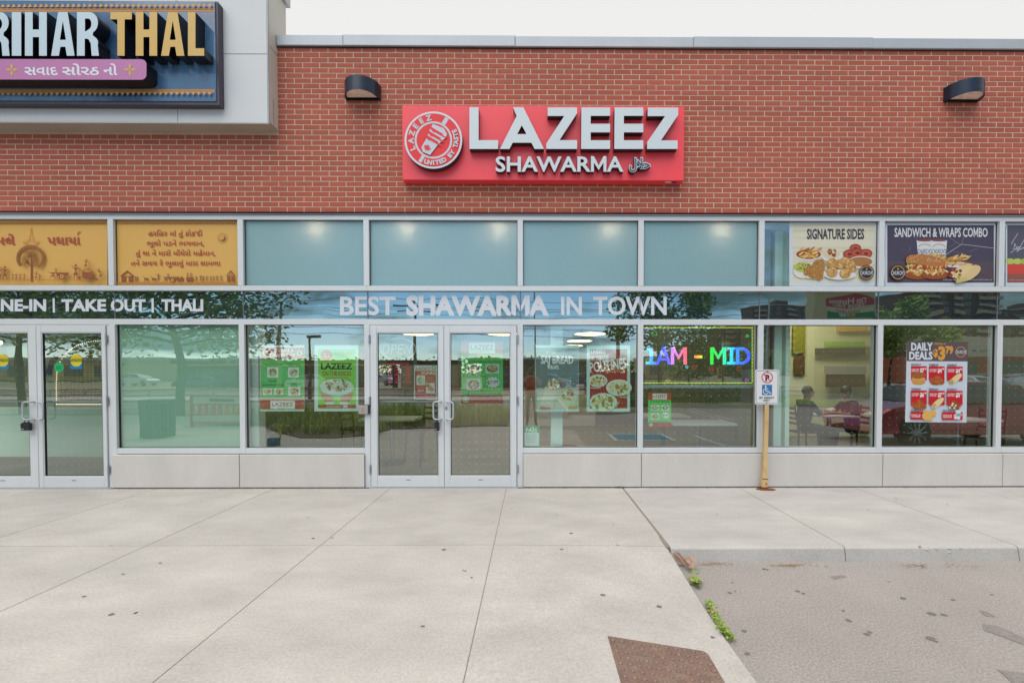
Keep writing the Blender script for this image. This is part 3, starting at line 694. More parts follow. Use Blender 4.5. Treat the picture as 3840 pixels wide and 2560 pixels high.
# arabic word
pr = MB()
v, f, e = tmesh('\ufedd\ufefc\ufea3', .07, 3); xm = min(q[0] for q in v); xM = max(q[0] for q in v); ym = min(q[1] for q in v); yM = max(q[1] for q in v)
def arab(Y0, grow, m, name, depth):
    v, f, e = tmesh('\ufedd\ufefc\ufea3', grow, 3)
    mb = MB(); V = [FM(1800+(q[0]-xm)/(xM-xm)*160, 562-(q[1]-ym)/(yM-ym)*112, Y0) for q in v]; n = len(V)
    mb.add([(X, Y0, Z) for X, Z in V], f)
    cnt = {}
    for fa in f:
        for k in range(len(fa)): ed = (fa[k], fa[(k+1) % len(fa)]); cnt.setdefault(tuple(sorted(ed)), []).append(ed)
    mb.mi = 1; mb.add([(X, Y0, Z) for X, Z in V]+[(X, Y0+depth, Z) for X, Z in V], [(ed[0][0], n+ed[0][0], n+ed[0][1], ed[0][1]) for kk, ed in cnt.items() if len(ed) == 1])
    return part(ms, name, mb, [m, M['return']])
arab(RY-.075, .07, M['letter'], 'halal_word', .071); arab(RY-.079, .012, mat('teal_ink', A(40, 74, 92), .4), 'halal_word_print', .002)
# badge
BY = RY-.10; bc = (363, 325)
circ = [(bc[0]+212*math.cos(2*math.pi*i/48), bc[1]+210*math.sin(2*math.pi*i/48)) for i in range(48)]
P = [FM(a_, b_, BY) for a_, b_ in circ]; mb = MB(); mb.prism(P, BY, RY-.004, 1); bd = part(ms, 'round_badge', mb, [M['letter'], M['return']])
pr = Print(R_SIGN, BY, step=.0005); RD = (246, 62, 64); WT = (212, 218, 226)
pr.ell(*bc, 198, 196, RD, 48)
pr.ring(*bc, 138, 137, 14, WT, 40)
ux, uy = math.cos(math.radians(-58)), math.sin(math.radians(-58))
for s0, s1, w in ((138, 192, 30), (-190, -138, 24)): pr.line([(bc[0]+ux*s0, bc[1]+uy*s0), (bc[0]+ux*s1, bc[1]+uy*s1)], w, WT)
def arctext(s, r, a0, a1, h, inv=False):
    n = len(s)
    for i, chh in enumerate(s):
        if chh == ' ': continue
        t = math.radians(a0+(a1-a0)*i/(n-1)); x = bc[0]+r*math.cos(t); y = bc[1]+r*math.sin(t)
        pr.text(chh, x, y, h, WT, b=.05, rot=t+math.pi/2 if not inv else t-math.pi/2, align='c')
arctext('LAZEEZ', 146, 158, 258, 38); arctext('UNITED BY TASTE', 183, 108, -22, 32, True)
# meat cone: stack of slanted slices, leaf at its foot
def rot(px, py, a=32): c, s_ = math.cos(math.radians(a)), math.sin(math.radians(a)); return (bc[0]+px*c-py*s_, bc[1]+px*s_+py*c)
pr.poly([rot(*q) for q in ((-62, -96), (20, -112), (66, -88), (70, -60), (50, 10), (40, 108), (-18, 116), (-44, 92), (-46, 20), (-60, -50))], WT)
for y0 in (-72, -38, -4): pr.poly([rot(*q) for q in ((-70, y0), (40, y0-2), (44, y0+4), (-30, y0+26), (-70, y0+12))], RD); pr.poly([rot(*q) for q in ((76, y0+4), (-20, y0+14), (-20, y0+20), (76, y0+16))], RD)
lf = [(0,-30),(5,-20),(12,-24),(9,-8),(20,-16),(22,-10),(32,-12),(26,0),(30,4),(14,14),(15,20),(2,17),(2,30),(-2,30),(-2,17),(-15,20),(-14,14),(-30,4),(-26,0),(-32,-12),(-22,-10),(-20,-16),(-9,-8),(-12,-24),(-5,-20)]
pr.poly([rot(a_*.85-6, b_*.85+74, 32) for a_, b_ in lf], RD)
part(bd, 'badge_print', pr.mb, M['print'])

# ================================================================== wall lamps
def lamp(px0, px1, py, label):
    x0 = fx(px0, py); x1 = fx(px1, py); zb = fz(py, (px0+px1)/2); R = (x1-x0)/2; cx = (x0+x1)/2; h = .178
    t = root('wall_lamp', label, 'wall lamp', (cx, 0, zb), 'half-round wall lamps on the brick')
    n = 24; arc = [(R*math.cos(math.pi*i/n), -R*1.0*math.sin(math.pi*i/n)) for i in range(n+1)]
    mb = MB(); ri = R-.028
    inn = [(ri*math.cos(math.pi*i/n), -ri*math.sin(math.pi*i/n)) for i in range(n+1)]
    V = [(x, y-.004, 0) for x, y in arc]+[(x, y-.004, h) for x, y in arc]; k = n+1
    mb.add(V, [(i, i+1, k+i+1, k+i) for i in range(n)], True)
    mb.add([(x, y-.004, h) for x, y in arc], [tuple(range(n, -1, -1))])
    mb.add([(x, y-.004, 0) for x, y in arc]+[(x, y-.03, 0) for x, y in inn], [(i, k+i, k+i+1, i+1) for i in range(n)])
    mb.add([(x, y-.03, 0) for x, y in inn]+[(x, y-.03, .03) for x, y in inn], [(i, k+i, k+i+1, i+1) for i in range(n)], True)
    mb.add([(-R, -.004, 0), (R, -.004, 0), (ri, -.03, 0), (-ri, -.03, 0)], [(0, 1, 2, 3)])
    part(t, 'housing', mb, M['lampblue'], world=False)
    mb = MB()
    for zz_ in (.035, .115, .15):
        a2 = [((R+.0012)*math.cos(math.pi*i/n), -(R+.0012)*math.sin(math.pi*i/n)-.004) for i in range(n+1)]
        mb.add([(x, y, zz_) for x, y in a2]+[(x, y, zz_+.003) for x, y in a2], [(i, i+1, k+i+1, k+i) for i in range(n)], True)
    part(t, 'seam', mb, M['black'], world=False)
    mb = MB(); mb.add([(x, y-.03, .02) for x, y in inn], [tuple(range(n+1))]); part(t, 'lens', mb, M['lens'], world=False)
    mb = MB(); mb.box(-R, R, -.0035, .0005, -.004, h+.002); part(t, 'back_plate', mb, M['black'], world=False)
lamp(1298, 1429, 377, 'dark half-round wall lamp beside the tower, left of the red sign')
lamp(3537, 3665, 384, 'dark half-round wall lamp alone on the brick, right of the red sign')
# ================================================================== storefront framing
sf = root('storefront_framing', 'silver aluminium window framing with three rows of glass along the shop fronts', 'window frame', (0, 0, 0))
XLF, XRF = fx(-150), fx(4680)
mul = [fx(-150, 1450), fx(423, 1450), fx(907, 1450), fx(1376.5, 1450), fx(1951, 1450), fx(2402, 1450), fx(2852.5, 1450), fx(3300.5, 1450), fx(3748.5, 1450), fx(4200, 1450), fx(4650, 1450)]
mulu = mul
hw = 10.2/285
ZH1, ZH0 = fz(808), fz(825)          # head
ZA1, ZA0 = fz(1072), fz(1090.5)      # rail above spandrel
ZC1, ZC0 = fz(1196.5), fz(1217.5)    # rail below spandrel
ZS1, ZS0 = fz(1679), fz(1699)        # sill
FYY, GY = .004, .052                 # front of frames, front of glass
def bar(nm, x0, x1, z0, z1, y0=FYY, y1=.13, m=None, parent=None):
    mb = MB(); mb.bevbox(x0, x1, y0, y1, z0, z1, .0025); return part(parent or sf, nm, mb, m or M['alu'])
for a, b in zip(mul, mul[1:]):
    bar('head_rail', a, b, ZH0, ZH1); bar('transom_rail', a, b, ZA0, ZA1); bar('transom_rail', a, b, ZC0, ZC1)
doors = {0, 3}
for i, (a, b) in enumerate(zip(mul, mul[1:])):
    if i not in doors: bar('sill_rail', a+(hw if True else 0), b-hw, ZS0, ZS1)
for i, x in enumerate(mul):
    bar('mullion', x-hw, x+hw, ZA1, ZH0, .002)
    jamb = i in (0, 1, 3, 4)
    bar('mullion', x-hw, x+hw, (0.0 if jamb else ZS0-.0), ZC0, .002)
    mb = MB(); mb.box(x-.006, x+.006, GY-.004, GY+.03, ZC1, ZA0); part(sf, 'spandrel_joint', mb, mat('purple_grey_trim', A(110, 108, 122), .5) if i == 0 else bpy.data.materials['purple_grey_trim'])
shop_of = lambda i: 'thali' if i < 2 else ('lazeez' if i < 6 else 'chicken')
def dots(parent, x0, x1, z0, z1, y, step=.0985, r=.0040):
    mb = MB(); z = z1-.045
    while z > z0+.02:
        x = x0+.04
        while x < x1-.02:
            mb.add([(x-r, y, z), (x, y, z-r), (x+r, y, z), (x, y, z+r)], [(0, 1, 2, 3)]); x += step
        z -= step
    part(parent, 'dot_pattern', mb, M['dot'], kind='stuff')
def pane(nm, x0, x1, z0, z1, m, gasket=True, nodots=False, parent=None, y=GY):
    mb = MB(); mb.add([(x0, y, z0), (x1, y, z0), (x1, y, z1), (x0, y, z1)], [(0, 1, 2, 3)]); mb.mi = 1
    mb.add([(x0, y, z0), (x1, y, z0), (x1, y, z1), (x0, y, z1), (x0, y+.008, z0), (x1, y+.008, z0), (x1, y+.008, z1), (x0, y+.008, z1)], [(4, 7, 6, 5), (0, 4, 5, 1), (1, 5, 6, 2), (2, 6, 7, 3), (3, 7, 4, 0)])
    o = part(parent or sf, nm, mb, [m, M['edge'] if m in (M['glass'], M['glassd']) else m])
    if not nodots: dots(o, x0, x1, z0, z1, y-.0004)
    if gasket:
        q = .0055; mb = MB()
        for A_ in ((x0-.001, x0+q, z0, z1), (x1-q, x1+.001, z0, z1), (x0+q, x1-q, z1-q, z1+.001), (x0+q, x1-q, z0-.001, z0+q)): mb.box(A_[0], A_[1], y-.012, y+.012, A_[2], A_[3])
        part(o, 'gasket', mb, M['gasket'])
    return o
for i, (a, b) in enumerate(zip(mul, mul[1:])):
    x0, x1 = a+hw, b-hw
    # upper row
    if 2 <= i <= 5: pane('transom_pane', x0, x1, ZA1, ZH0, M['frost'])
    else: pane('transom_pane', x0, x1, ZA1, ZH0, M['glass'], nodots=True)
    pane('spandrel_pane', a+.006, b-.006, ZC1, ZA0, M['spandrel'], gasket=False, nodots=True)
    if i not in doors:
        o = pane('window_pane', x0, x1, ZS1, ZC0, M['glass'])
# film behind the first fixed window
mb = MB(); mb.box(mul[1]+hw+.005, mul[2]-hw-.005, GY+.014, GY+.016, ZS1+.005, ZC0-.005)
single('privacy_film', 'green frosted film behind the window between the thali doors and falafel poster', 'window film', mb, M['greenfilm'], ((mul[1]+mul[2])/2, GY+.015, ZS1))
# stone base panels
sb = root('stone_base', 'low wall of pale smooth stone panels under the shop windows', 'wall', (0, 0, 0))
base_z1 = fz(1701.5); base_z0 = fz(1823)
def stone(px0, px1):
    x0, x1 = F(px0, 1760)[0], F(px1, 1760)[0]; mb = MB(); mb.bevbox(x0+.002, x1-.002, -.028, .14, base_z0, base_z1, .004); part(sb, 'panel', mb, M['stone'])
    mb = MB(); mb.box(x0-.0015, x1+.0015, -.02, .13, base_z0+.001, base_z1-.004); part(sb, 'joint', mb, M['joint']) if False else None
stone(427, 902); stone(903.5, 1369); stone(1962, 2403); stone(2404.5, 2854); stone(2855.5, 3304); stone(3305.5, 3752); stone(3753.5, 4200); stone(4201.5, 4650)
for a, b in ((430, 1369), (1962, 4650)):
    mb = MB(); mb.box(F(a, 1760)[0], F(b, 1760)[0], -.015, .13, .0, base_z1-.006); part(sb, 'mortar_core', mb, M['joint'])
# debris and crack line at the wall foot
mb = MB()
for _ in range(420):
    x = random.uniform(-6.8, 8.5)
    if -2.2 < x < -.2 or x < -5.6: continue
    y = -.031-abs(random.gauss(0, .012)); r = random.uniform(.002, .006); mb.ell((x, y, .001), (r*1.5, r, r*.6), 5, 3)
part(pav, 'wall_foot_grit', mb, M['joint'], world=False, kind='stuff')

# ================================================================== doors
def door(name, label, x0, x1, hinge, stile_in, dots_=True, pxg=None):
    """a glazed aluminium leaf; hinge = 'l' or 'r'"""
    z0, z1 = .012, ZC0-.018
    t = root(name, label, 'door', ((x0+x1)/2, 0, 0), 'glazed aluminium door leaves')
    gx0, gx1, gz0, gz1 = pxg
    y0 = -.008
    mb = MB()
    mb.bevbox(x0, gx0, y0, .045, z0, z1, .003); part(t, 'stile', mb, M['alu'])
    mb = MB(); mb.bevbox(gx1, x1, y0, .045, z0, z1, .003); part(t, 'stile', mb, M['alu'])
    mb = MB(); mb.bevbox(gx0, gx1, y0+.002, .045, gz1, z1, .003); part(t, 'top_rail', mb, M['alu'])
    mb = MB(); mb.bevbox(gx0, gx1, y0+.002, .045, z0, gz0, .003); br = part(t, 'bottom_rail', mb, M['alu'])
    mb = MB(); c = (gx0+gx1)/2; mb.box(c-.028, c+.028, y0-.0005, y0+.003, gz0-.05, gz0-.043); part(br, 'maker_label', mb, bpy.data.materials['blue_label'])
    mb = MB()
    for A_ in ((gx0+.001, gx0+.012, gz0+.001, gz1-.001), (gx1-.012, gx1-.001, gz0+.001, gz1-.001), (gx0+.012, gx1-.012, gz1-.012, gz1-.001), (gx0+.012, gx1-.012, gz0+.001, gz0+.012)): mb.bevbox(A_[0], A_[1], y0+.006, .03, A_[2], A_[3], .003)
    part(t, 'glazing_bead', mb, M['alu'])
    o = pane('pane', gx0+.012, gx1-.012, gz0+.012, gz1-.012, M['glassd'], parent=t, y=.014)
    for zz_ in (fz(1272), fz(1502), fz(1757)):
        mb = MB(); hx = x0-.016 if hinge == 'l' else x1+.016; mb.tube([(hx, -.014, zz_-.055), (hx, -.014, zz_+.055)], .0085, 10); mb.box(hx-.012, hx+.012, -.010, .002, zz_-.05, zz_+.05); part(t, 'hinge', mb, M['chrome'])
    # pull handle near the meeting stile
    hs = 1 if hinge == 'l' else -1; hx = (x1 if hinge == 'l' else x0)-hs*.035; zt_, zb__ = fz(1505), fz(1570)
    w = .092
    pts = [(hx, y0, zt_), (hx, -.055, zt_), (hx-hs*.012, -.062, zt_)]
    pts += [(hx-hs*(w-.03), -.062, zt_), (hx-hs*(w-.01), -.062, zt_-.008), (hx-hs*w, -.062, zt_-.028), (hx-hs*w, -.062, zb__+.028), (hx-hs*(w-.01), -.062, zb__+.008), (hx-hs*(w-.03), -.062, zb__), (hx-hs*.012, -.062, zb__), (hx, -.055, zb__), (hx, y0, zb__)]
    mb = MB(); mb.tube(pts, .0115, 10); part(t, 'pull_handle', mb, M['alu_lt'])
    # panic bar inside
    mb = MB(); mb.bevbox(gx0+.0, gx1, .07, .10, fz(1506)-.012, fz(1506)+.012, .004); part(t, 'push_bar', mb, M['alu_lt'])
    return t
lx = fx(1665.5, 1500)
gz = (fz(1784), fz(1247))
door('door_leaf', 'left leaf of the LAZEEZ glass doors, with unlit OPEN neon behind it', fx(1392, 1500), lx-.002, 'l', 0, pxg=(fx(1414, 1500), fx(1646, 1500), *gz))
d2 = door('door_leaf', 'right leaf of the LAZEEZ glass doors, with student special poster on it', lx+.003, fx(1937, 1500), 'r', 0, pxg=(fx(1687, 1500), fx(1916, 1500), *gz))
mb = MB(); cx, cz = F(1674, 1529); mb.tube([(cx, -.022, cz), (cx, -.006, cz)], .017, 14); mb.tube([(cx, -.025, cz), (cx, -.022, cz)], .009, 10); part(d2, 'lock_cylinder', mb, M['chrome'])
lx0 = fx(142, 1500)
door('door_leaf', 'left leaf of the thali restaurant doors, cut by the left edge of the photo', fx(-124, 1500), lx0-.002, 'l', 0, pxg=(fx(-100, 1500), fx(112, 1500), *gz))
door('door_leaf', 'right leaf of the thali restaurant doors, with green round sticker and gold arch behind', lx0+.003, fx(400, 1500), 'r', 0, pxg=(fx(160, 1500), fx(387, 1500), *gz))
for a, b, s in ((fx(1386.5, 1500), fx(1392, 1500), 1), (fx(1938, 1500), fx(1941, 1500), 1), (fx(402, 1500), fx(413, 1500), 1)):
    bar('door_jamb', a, b-.001, 0, ZC0, .01)
bar('door_header', mul[3]+hw, mul[4]-hw, ZC0-.016, ZC0-.001, .008); bar('door_header', mul[0]+hw, mul[1]-hw, ZC0-.016, ZC0-.001, .008)
for a, b in ((mul[3], mul[4]), (mul[0], mul[1])):
    mb = MB(); mb.box(a+hw, b-hw, -.03, .12, .0005, .009); part(sf, 'threshold', mb, M['alu_lt'])
def lockbox(px0, py0, px1, py1, label):
    x0, z1 = F(px0, py0, -.06); x1, z0 = F(px1, py1, -.06); cx = (x0+x1)/2; w = (x1-x0)/2
    t = root('key_lockbox', label, 'lock box', (cx, -.06, z0))
    mb = MB(); mb.add([(cx-w*.82, -.088, z0), (cx+w, -.082, z0), (cx+w*.95, -.084, z1-.02), (cx+w*.5, -.084, z1), (cx-w*.5, -.084, z1), (cx-w, -.088, z1-.025),
        (cx-w*.82, -.042, z0), (cx+w, -.042, z0), (cx+w*.95, -.042, z1-.02), (cx+w*.5, -.042, z1), (cx-w*.5, -.042, z1), (cx-w, -.042, z1-.025)],
        [(0,1,2,3,4,5), (11,10,9,8,7,6)]+[((i+1) % 6, i, 6+i, 6+(i+1) % 6) for i in range(6)]); part(t, 'case', mb, M['black'])
    mb = MB(); mb.tube([(cx-w*.45, -.062, z1-.005), (cx-w*.45, -.062, z1+.035), (cx-w*.2, -.062, z1+.05), (cx+w*.2, -.062, z1+.05), (cx+w*.45, -.062, z1+.035), (cx+w*.45, -.062, z1-.005)], .0042, 8); part(t, 'shackle', mb, M['black'])
    mb = MB(); mb.box(cx-w*.7, cx-w*.1, -.0905, -.088, z0+.012, z0+.026); part(t, 'latch', mb, M['chrome'])
lockbox(1630, 1580, 1648, 1613, 'black key lock box hanging from the pull handle of the LAZEEZ doors')
lockbox(85, 1582, 116, 1613, 'black key lock box hanging from the pull handle of the thali doors')
# accessible door button
x0, z1 = F(1346, 1517, -.02); x1, z0 = F(1386, 1552, -.02)
ab = root('door_push_button', 'square steel wheelchair door button on the frame left of the LAZEEZ doors', 'door button', ((x0+x1)/2, 0, z0))
mb = MB(); mb.bevbox(x0+.006, x1, -.035, .003, z0, z1, .004); part(ab, 'housing', mb, mat('bronze', A(70, 64, 70), .5, .3))
mb = MB(); mb.bevbox(x0, x1-.016, -.044, -.034, z0+.002, z1-.006, .003); bt = part(ab, 'button', mb, mat('brushed_steel_plate', A(190, 176, 168), .4, .3))
pr = Print(R_WB, -.0445); pr.ell(1111, 797, 4, 4, (90, 90, 110), 8); pr.line([(1109, 801), (1111, 815), (1122, 815), (1127, 826)], 2.6, (90, 90, 110)); pr.ring(1111, 820, 11, 11, 2.4, (90, 90, 110), 16, .3, 4.4); part(bt, 'wheelchair_mark', pr.mb, M['print'])

# ================================================================== vinyl lettering on the dark glass band
VY = GY-.0009
v1 = root('window_lettering', 'white BEST SHAWARMA IN TOWN lettering on the dark glass band over the doors', 'lettering', (fx(1890), VY, fz(1180)))
R_TB = crop(900, 780, .46769); R_TC = crop(1900, 780, .42517)
c_px = lambda x, y, Y: F(x, y, Y)
text_part(v1, 'letter', 'BEST', 1275, 1179, 67, 209, c_px, VY, 0, M['vinyl'], None, b=.024)
text_part(v1, 'letter', 'SHAWARMA', 1523, 1179, 68, 535, c_px, VY, 0, M['vinyl'], None, b=.048)
text_part(v1, 'letter', 'IN', 2104, 1179, 67, 78, c_px, VY, 0, M['vinyl'], None, b=.024)
text_part(v1, 'letter', 'TOWN', 2225, 1179, 67, 275, c_px, VY, 0, M['vinyl'], None, b=.024)
v2 = root('window_lettering', 'white NE-IN | TAKE OUT | THALI lettering on the dark glass band at left', 'lettering', (fx(380), VY, fz(1170)))
text_part(v2, 'letter', 'DI', -78, 1165, 42, 70, c_px, VY, 0, M['vinyl'], None, b=.04)
text_part(v2, 'letter', 'NE-IN', 3, 1165, 42, 170, c_px, VY, 0, M['vinyl'], None, b=.04)
text_part(v2, 'letter', 'TAKE', 230, 1165, 42, 168, c_px, VY, 0, M['vinyl'], None, b=.04)
text_part(v2, 'letter', 'OUT', 415, 1165, 42, 131, c_px, VY, 0, M['vinyl'], None, b=.04)
text_part(v2, 'letter', 'THALI', 605, 1165, 42, 157, c_px, VY, 0, M['vinyl'], None, b=.04)
for xx in (202, 573):
    x0, z1 = F(xx-5, 1118, VY); x1, z0 = F(xx+4, 1172, VY); mb = MB(); mb.add([(x0, VY, z0), (x1, VY, z0), (x1, VY, z1), (x0, VY, z1)], [(0, 1, 2, 3)]); part(v2, 'divider', mb, M['vinyl'])

# ================================================================== prints in the upper windows
UY = GY-.002
RDK = (158, 92, 62); MR = (186, 88, 70)
def yellow(name, label, x0, y0, x1, y1, draw):
    pr = Print(R_YEL, UY); pr.rect(x0, y0, x1, y1, (230, 180, 98)); draw(pr); return poster(name, label, 'poster', pr, (x0, y0, x1, y1))
def border(pr, x0, x1):
    pr.rect(x0, 136, x1, 139, (182, 100, 60)); pr.rect(x0, 143, x1, 146, (182, 100, 60)); x = x0+8
    while x < x1-12: pr.poly([(x, 148), (x+18, 148), (x+9, 164)], (180, 96, 56)); x += 22
def figure(pr, x, y, h, col=RDK, lean=0):
    w = h*.13; hx = x+lean*h
    pr.ell(hx, y-h*.9, w*.75, h*.09, col, 7); pr.poly([(hx-w*1.3, y-h*.78), (hx+w*1.3, y-h*.78), (x, y-h*.5)], col); pr.poly([(x, y-h*.55), (x-w*1.5, y-h*.26), (x+w*1.5, y-h*.26)], col)
    pr.line([(x-w*.5, y-h*.28), (x-w*.9, y)], w*.4, col); pr.line([(x+w*.5, y-h*.28), (x+w*.9, y)], w*.4, col); pr.line([(hx+w*1.2, y-h*.76), (hx+w*2.6, y-h*.6)], w*.35, col); pr.line([(hx-w*1.2, y-h*.76), (hx-w*2.2, y-h*.9)], w*.35, col)
def cart(pr, x, y, s):
    pr.rect(x, y-62*s, x+115*s, y-30*s, RDK); pr.ell(x+48*s, y-25*s, 30*s, 30*s, RDK, 14); pr.ell(x+48*s, y-25*s, 19*s, 19*s, (218, 168, 84), 12); pr.ell(x+48*s, y-25*s, 9*s, 9*s, RDK, 8)
    pr.poly([(x-68*s, y-58*s), (x-10*s, y-66*s), (x-30*s, y-40*s)], RDK); pr.poly([(x-66*s, y-22*s), (x-30*s, y-44*s), (x-12*s, y-26*s)], RDK); pr.line([(x-60*s, y-20*s), (x-64*s, y)], 4*s, RDK); pr.line([(x-20*s, y-28*s), (x-18*s, y)], 4*s, RDK); pr.line([(x-75*s, y-75*s), (x-60*s, y-55*s)], 4*s, RDK); figure(pr, x-5*s, y-42*s, 62*s)
def hut(pr, x, y, w, h):
    pr.poly([(x-w*.12, y-h*.5), (x+w*.5, y-h), (x+w*1.12, y-h*.5), (x+w*.98, y-h*.47), (x+w*.5, y-h*.82), (x+.02*w, y-h*.47)], RDK); pr.rect(x, y-h*.47, x+w*.38, y, RDK); pr.rect(x+w*.62, y-h*.47, x+w, y, RDK); pr.rect(x, y-h*.5, x+w, y-h*.44, RDK)
def d1(pr):
    border(pr, -560, 1024)
    pr.text('મલે', -38, 352, 78, MR, w=188, b=.03); pr.text('પધાયા', 458, 352, 78, MR, w=318, b=.03); pr.line([(752, 262), (752, 240), (762, 232), (778, 236)], 9, MR)
    for s in (-1, 1):
        pr.line([(305, 190), (305+s*8, 250), (305+s*18, 300), (305+s*70, 345)], 4, (214, 128, 52)); pr.line([(305+s*4, 305), (305+s*42, 355)], 4, (214, 128, 52)); pr.line([(305+s*42, 355), (305+s*80, 322)], 6, (214, 128, 52))
    pr.poly([(299, 705), (303, 440), (311, 440), (318, 705)], RDK)
    tips = []
    for a in range(0, 22):
        t = math.radians(-205+a*11.5); r = 1; cx = 305+118*math.cos(t)*.97; cy = 485+100*math.sin(t); tips.append((cx, cy, t))
        if cy < 600: pr.line([(306, 560 if a < 5 or a > 16 else 470), (305+55*math.cos(t), 500+50*math.sin(t)), (cx, cy)], 3, RDK)
        for q in range(7): tt = t+(q-3)*.42; pr.ell(cx+17*math.cos(tt), cy+17*math.sin(tt), 15, 4.5, random.choice([(168, 112, 60), (158, 100, 62)]), 6, tt)
    for cx, cy in ((345, 480), (262, 490), (250, 540), (360, 540), (330, 430), (280, 430)):
        for q in range(8): tt = q*.78; pr.ell(cx+17*math.cos(tt), cy+17*math.sin(tt), 15, 4.5, (166, 110, 60), 6, tt)
    for xx, h in ((20, 128), (75, 130), (-60, 120), (-150, 130), (-260, 126)): figure(pr, xx, 690, h)
    for xx in (152, 185, 223, 263): figure(pr, xx, 694, 60)
    figure(pr, 375, 694, 80, lean=.05); figure(pr, 412, 694, 56); cart(pr, 572, 686, 1.0); figure(pr, 755, 684, 140)
    pr.poly([(818, 610), (916, 610), (918, 670), (900, 686), (836, 686), (816, 670)], RDK); pr.ring(866, 610, 50, 20, 5, RDK, 18); pr.ell(866, 609, 42, 13, (200, 150, 76), 14)
    figure(pr, 850, 585, 88, lean=.1); pr.line([(858, 495), (884, 530), (884, 610)], 3, RDK); pr.ell(792, 676, 14, 16, RDK, 9); pr.ell(950, 690, 17, 17, RDK, 9); figure(pr, 995, 684, 96, lean=-.2)
    pr.rect(-560, 696, 1030, 700, (190, 132, 60))
    for k in range(110): x = -560+k*14.4+random.uniform(-4, 4); pr.line([(x, 706), (x+random.uniform(-3, 3), 690)], 2.4, (182, 122, 60))
yellow('welcome_poster', 'yellow poster with a brown folk tree, well and cart, at the upper left', -560, 106, 1030, 742, d1)
def d2_(pr):
    border(pr, 1092, 2268)
    pr.text("હરિહર માં તું કોક'દી", 1424, 270, 46, MR, w=522, b=.02); pr.text('ભૂલો પડને ભગવાન,', 1410, 364, 46, MR, w=550, b=.02)
    pr.text('તું થા ને મારો મોંઘેરો મહેમાન,', 1305, 458, 46, MR, w=764, b=.02); pr.text('તને સવગ રે ભુલાવું મારા શામળા', 1258, 554, 46, MR, w=860, b=.02)
    for k in range(26): t = k/26*2*math.pi; pr.ell(2136+44*math.cos(t), 290+44*math.sin(t), 4, 4, (186, 120, 70), 5)
    pr.ell(2136, 290, 28, 28, (166, 92, 80), 16); pr.ell(2126, 282, 26, 26, (218, 168, 84), 16)
    hut(pr, 1170, 708, 110, 110); figure(pr, 1302, 708, 52); figure(pr, 1322, 708, 52)
    for xx in (1400, 1472): pr.poly([(xx-14, 668), (xx+30, 676), (xx+30, 690), (xx-8, 690)], RDK); pr.line([(xx-8, 690), (xx-12, 708)], 4, RDK); pr.line([(xx+26, 690), (xx+30, 708)], 4, RDK); pr.line([(xx-14, 668), (xx-20, 654)], 4, RDK)
    figure(pr, 1524, 700, 70); cart(pr, 1622, 710, .78); pr.ell(1716, 682, 16, 24, RDK, 9); pr.ell(1750, 682, 16, 24, RDK, 9); pr.rect(1792, 665, 1860, 702, RDK); figure(pr, 1804, 668, 46); figure(pr, 1838, 668, 46); figure(pr, 1888, 708, 54)
    for xx in (1930, 1956, 1990, 2030, 2058, 2090, 2130): figure(pr, xx, 706, random.uniform(46, 62))
    hut(pr, 2186, 706, 70, 108); pr.rect(1108, 712, 2276, 718, (184, 120, 62)); pr.rect(1108, 722, 2276, 730, (198, 140, 66))
    for k in range(60): x = 1112+k*19.4; pr.ell(x, 732, 5, 4, (184, 120, 62), 5)
yellow('verse_poster', 'yellow poster with four lines of red script above a row of folk figures', 1088, 106, 2282, 742, d2_)
FRY = [(226, 178, 100), (200, 146, 74), (238, 200, 130), (176, 116, 58)]
def fries(pr, x, y, rx, ry, n=26):
    for i in range(n):
        a = random.uniform(-1, 1); b = random.uniform(-1, 1); t = random.uniform(-1.0, .6); pr.ell(x+a*rx*.72, y+b*ry*.6, rx*.26, ry*.13, random.choice(FRY), 6, t)
CP = (228, 226, 220)
def chlogo(pr, x, y, r):
    pr.ell(x, y, r, r, (46, 48, 62), 28); pr.ring(x, y, r*.88, r*.88, r*.1, (206, 152, 66), 28); pr.poly([(x+r*.18*math.cos(t)*(1 if k % 2 == 0 else .45), y-r*.46+r*.18*math.sin(t)*(1 if k % 2 == 0 else .45)) for k in range(10) for t in [-math.pi/2+k*math.pi/5]], (206, 152, 66))
    pr.rect(x-r*.98, y-r*.25, x+r*.98, y+r*.28, (46, 48, 62)); pr.text("CHURCH'S", x, y+r*.3, r*.5, (226, 228, 232), w=r*1.8, b=.008, align='c')
pr = Print(R_TE, UY); pr.rect(282, 112, 1070, 688, (212, 220, 228)); pr.rect(314, 148, 1034, 654, (226, 220, 196))
for k in range(24): y = random.uniform(150, 650); pr.rect(314, y, 1034, y+random.uniform(2, 6), random.choice([(220, 212, 184), (230, 225, 205), (214, 204, 176)]))
pr.text('SIGNATURE SIDES', 436, 272, 86, (66, 62, 78), w=506, b=.03)
pr.ell(450, 412, 124, 52, CP); pr.ell(450, 408, 112, 44, (160, 84, 50)); fries(pr, 460, 396, 118, 62, 34)
pr.ell(655, 420, 96, 58, CP); pr.ell(650, 406, 82, 44, (222, 206, 170)); pr.food(655, 395, 70, 36, [(150, 80, 44), (180, 100, 56), (226, 210, 180)], 18)
for a_, b_, c_ in ((862, 352, 50), (812, 405, 58), (880, 395, 60), (955, 400, 56)): pr.ell(a_, b_, c_, c_*.68, (158, 76, 46), 18); pr.ell(a_, b_+2, c_*.78, c_*.48, (196, 88, 74), 16); pr.ell(a_, b_+4, c_*.36, c_*.22, (120, 50, 40), 12)
pr.ell(910, 480, 116, 56, CP, 20); pr.ell(908, 474, 104, 42, (176, 122, 70), 20)
pr.ell(405, 560, 92, 62, CP); pr.ell(400, 525, 84, 46, (182, 196, 104), 18); pr.food(400, 520, 74, 40, [(150, 170, 70), (206, 214, 140), (170, 90, 60)], 26, .14)
pr.ell(500, 585, 110, 44, CP, 18)
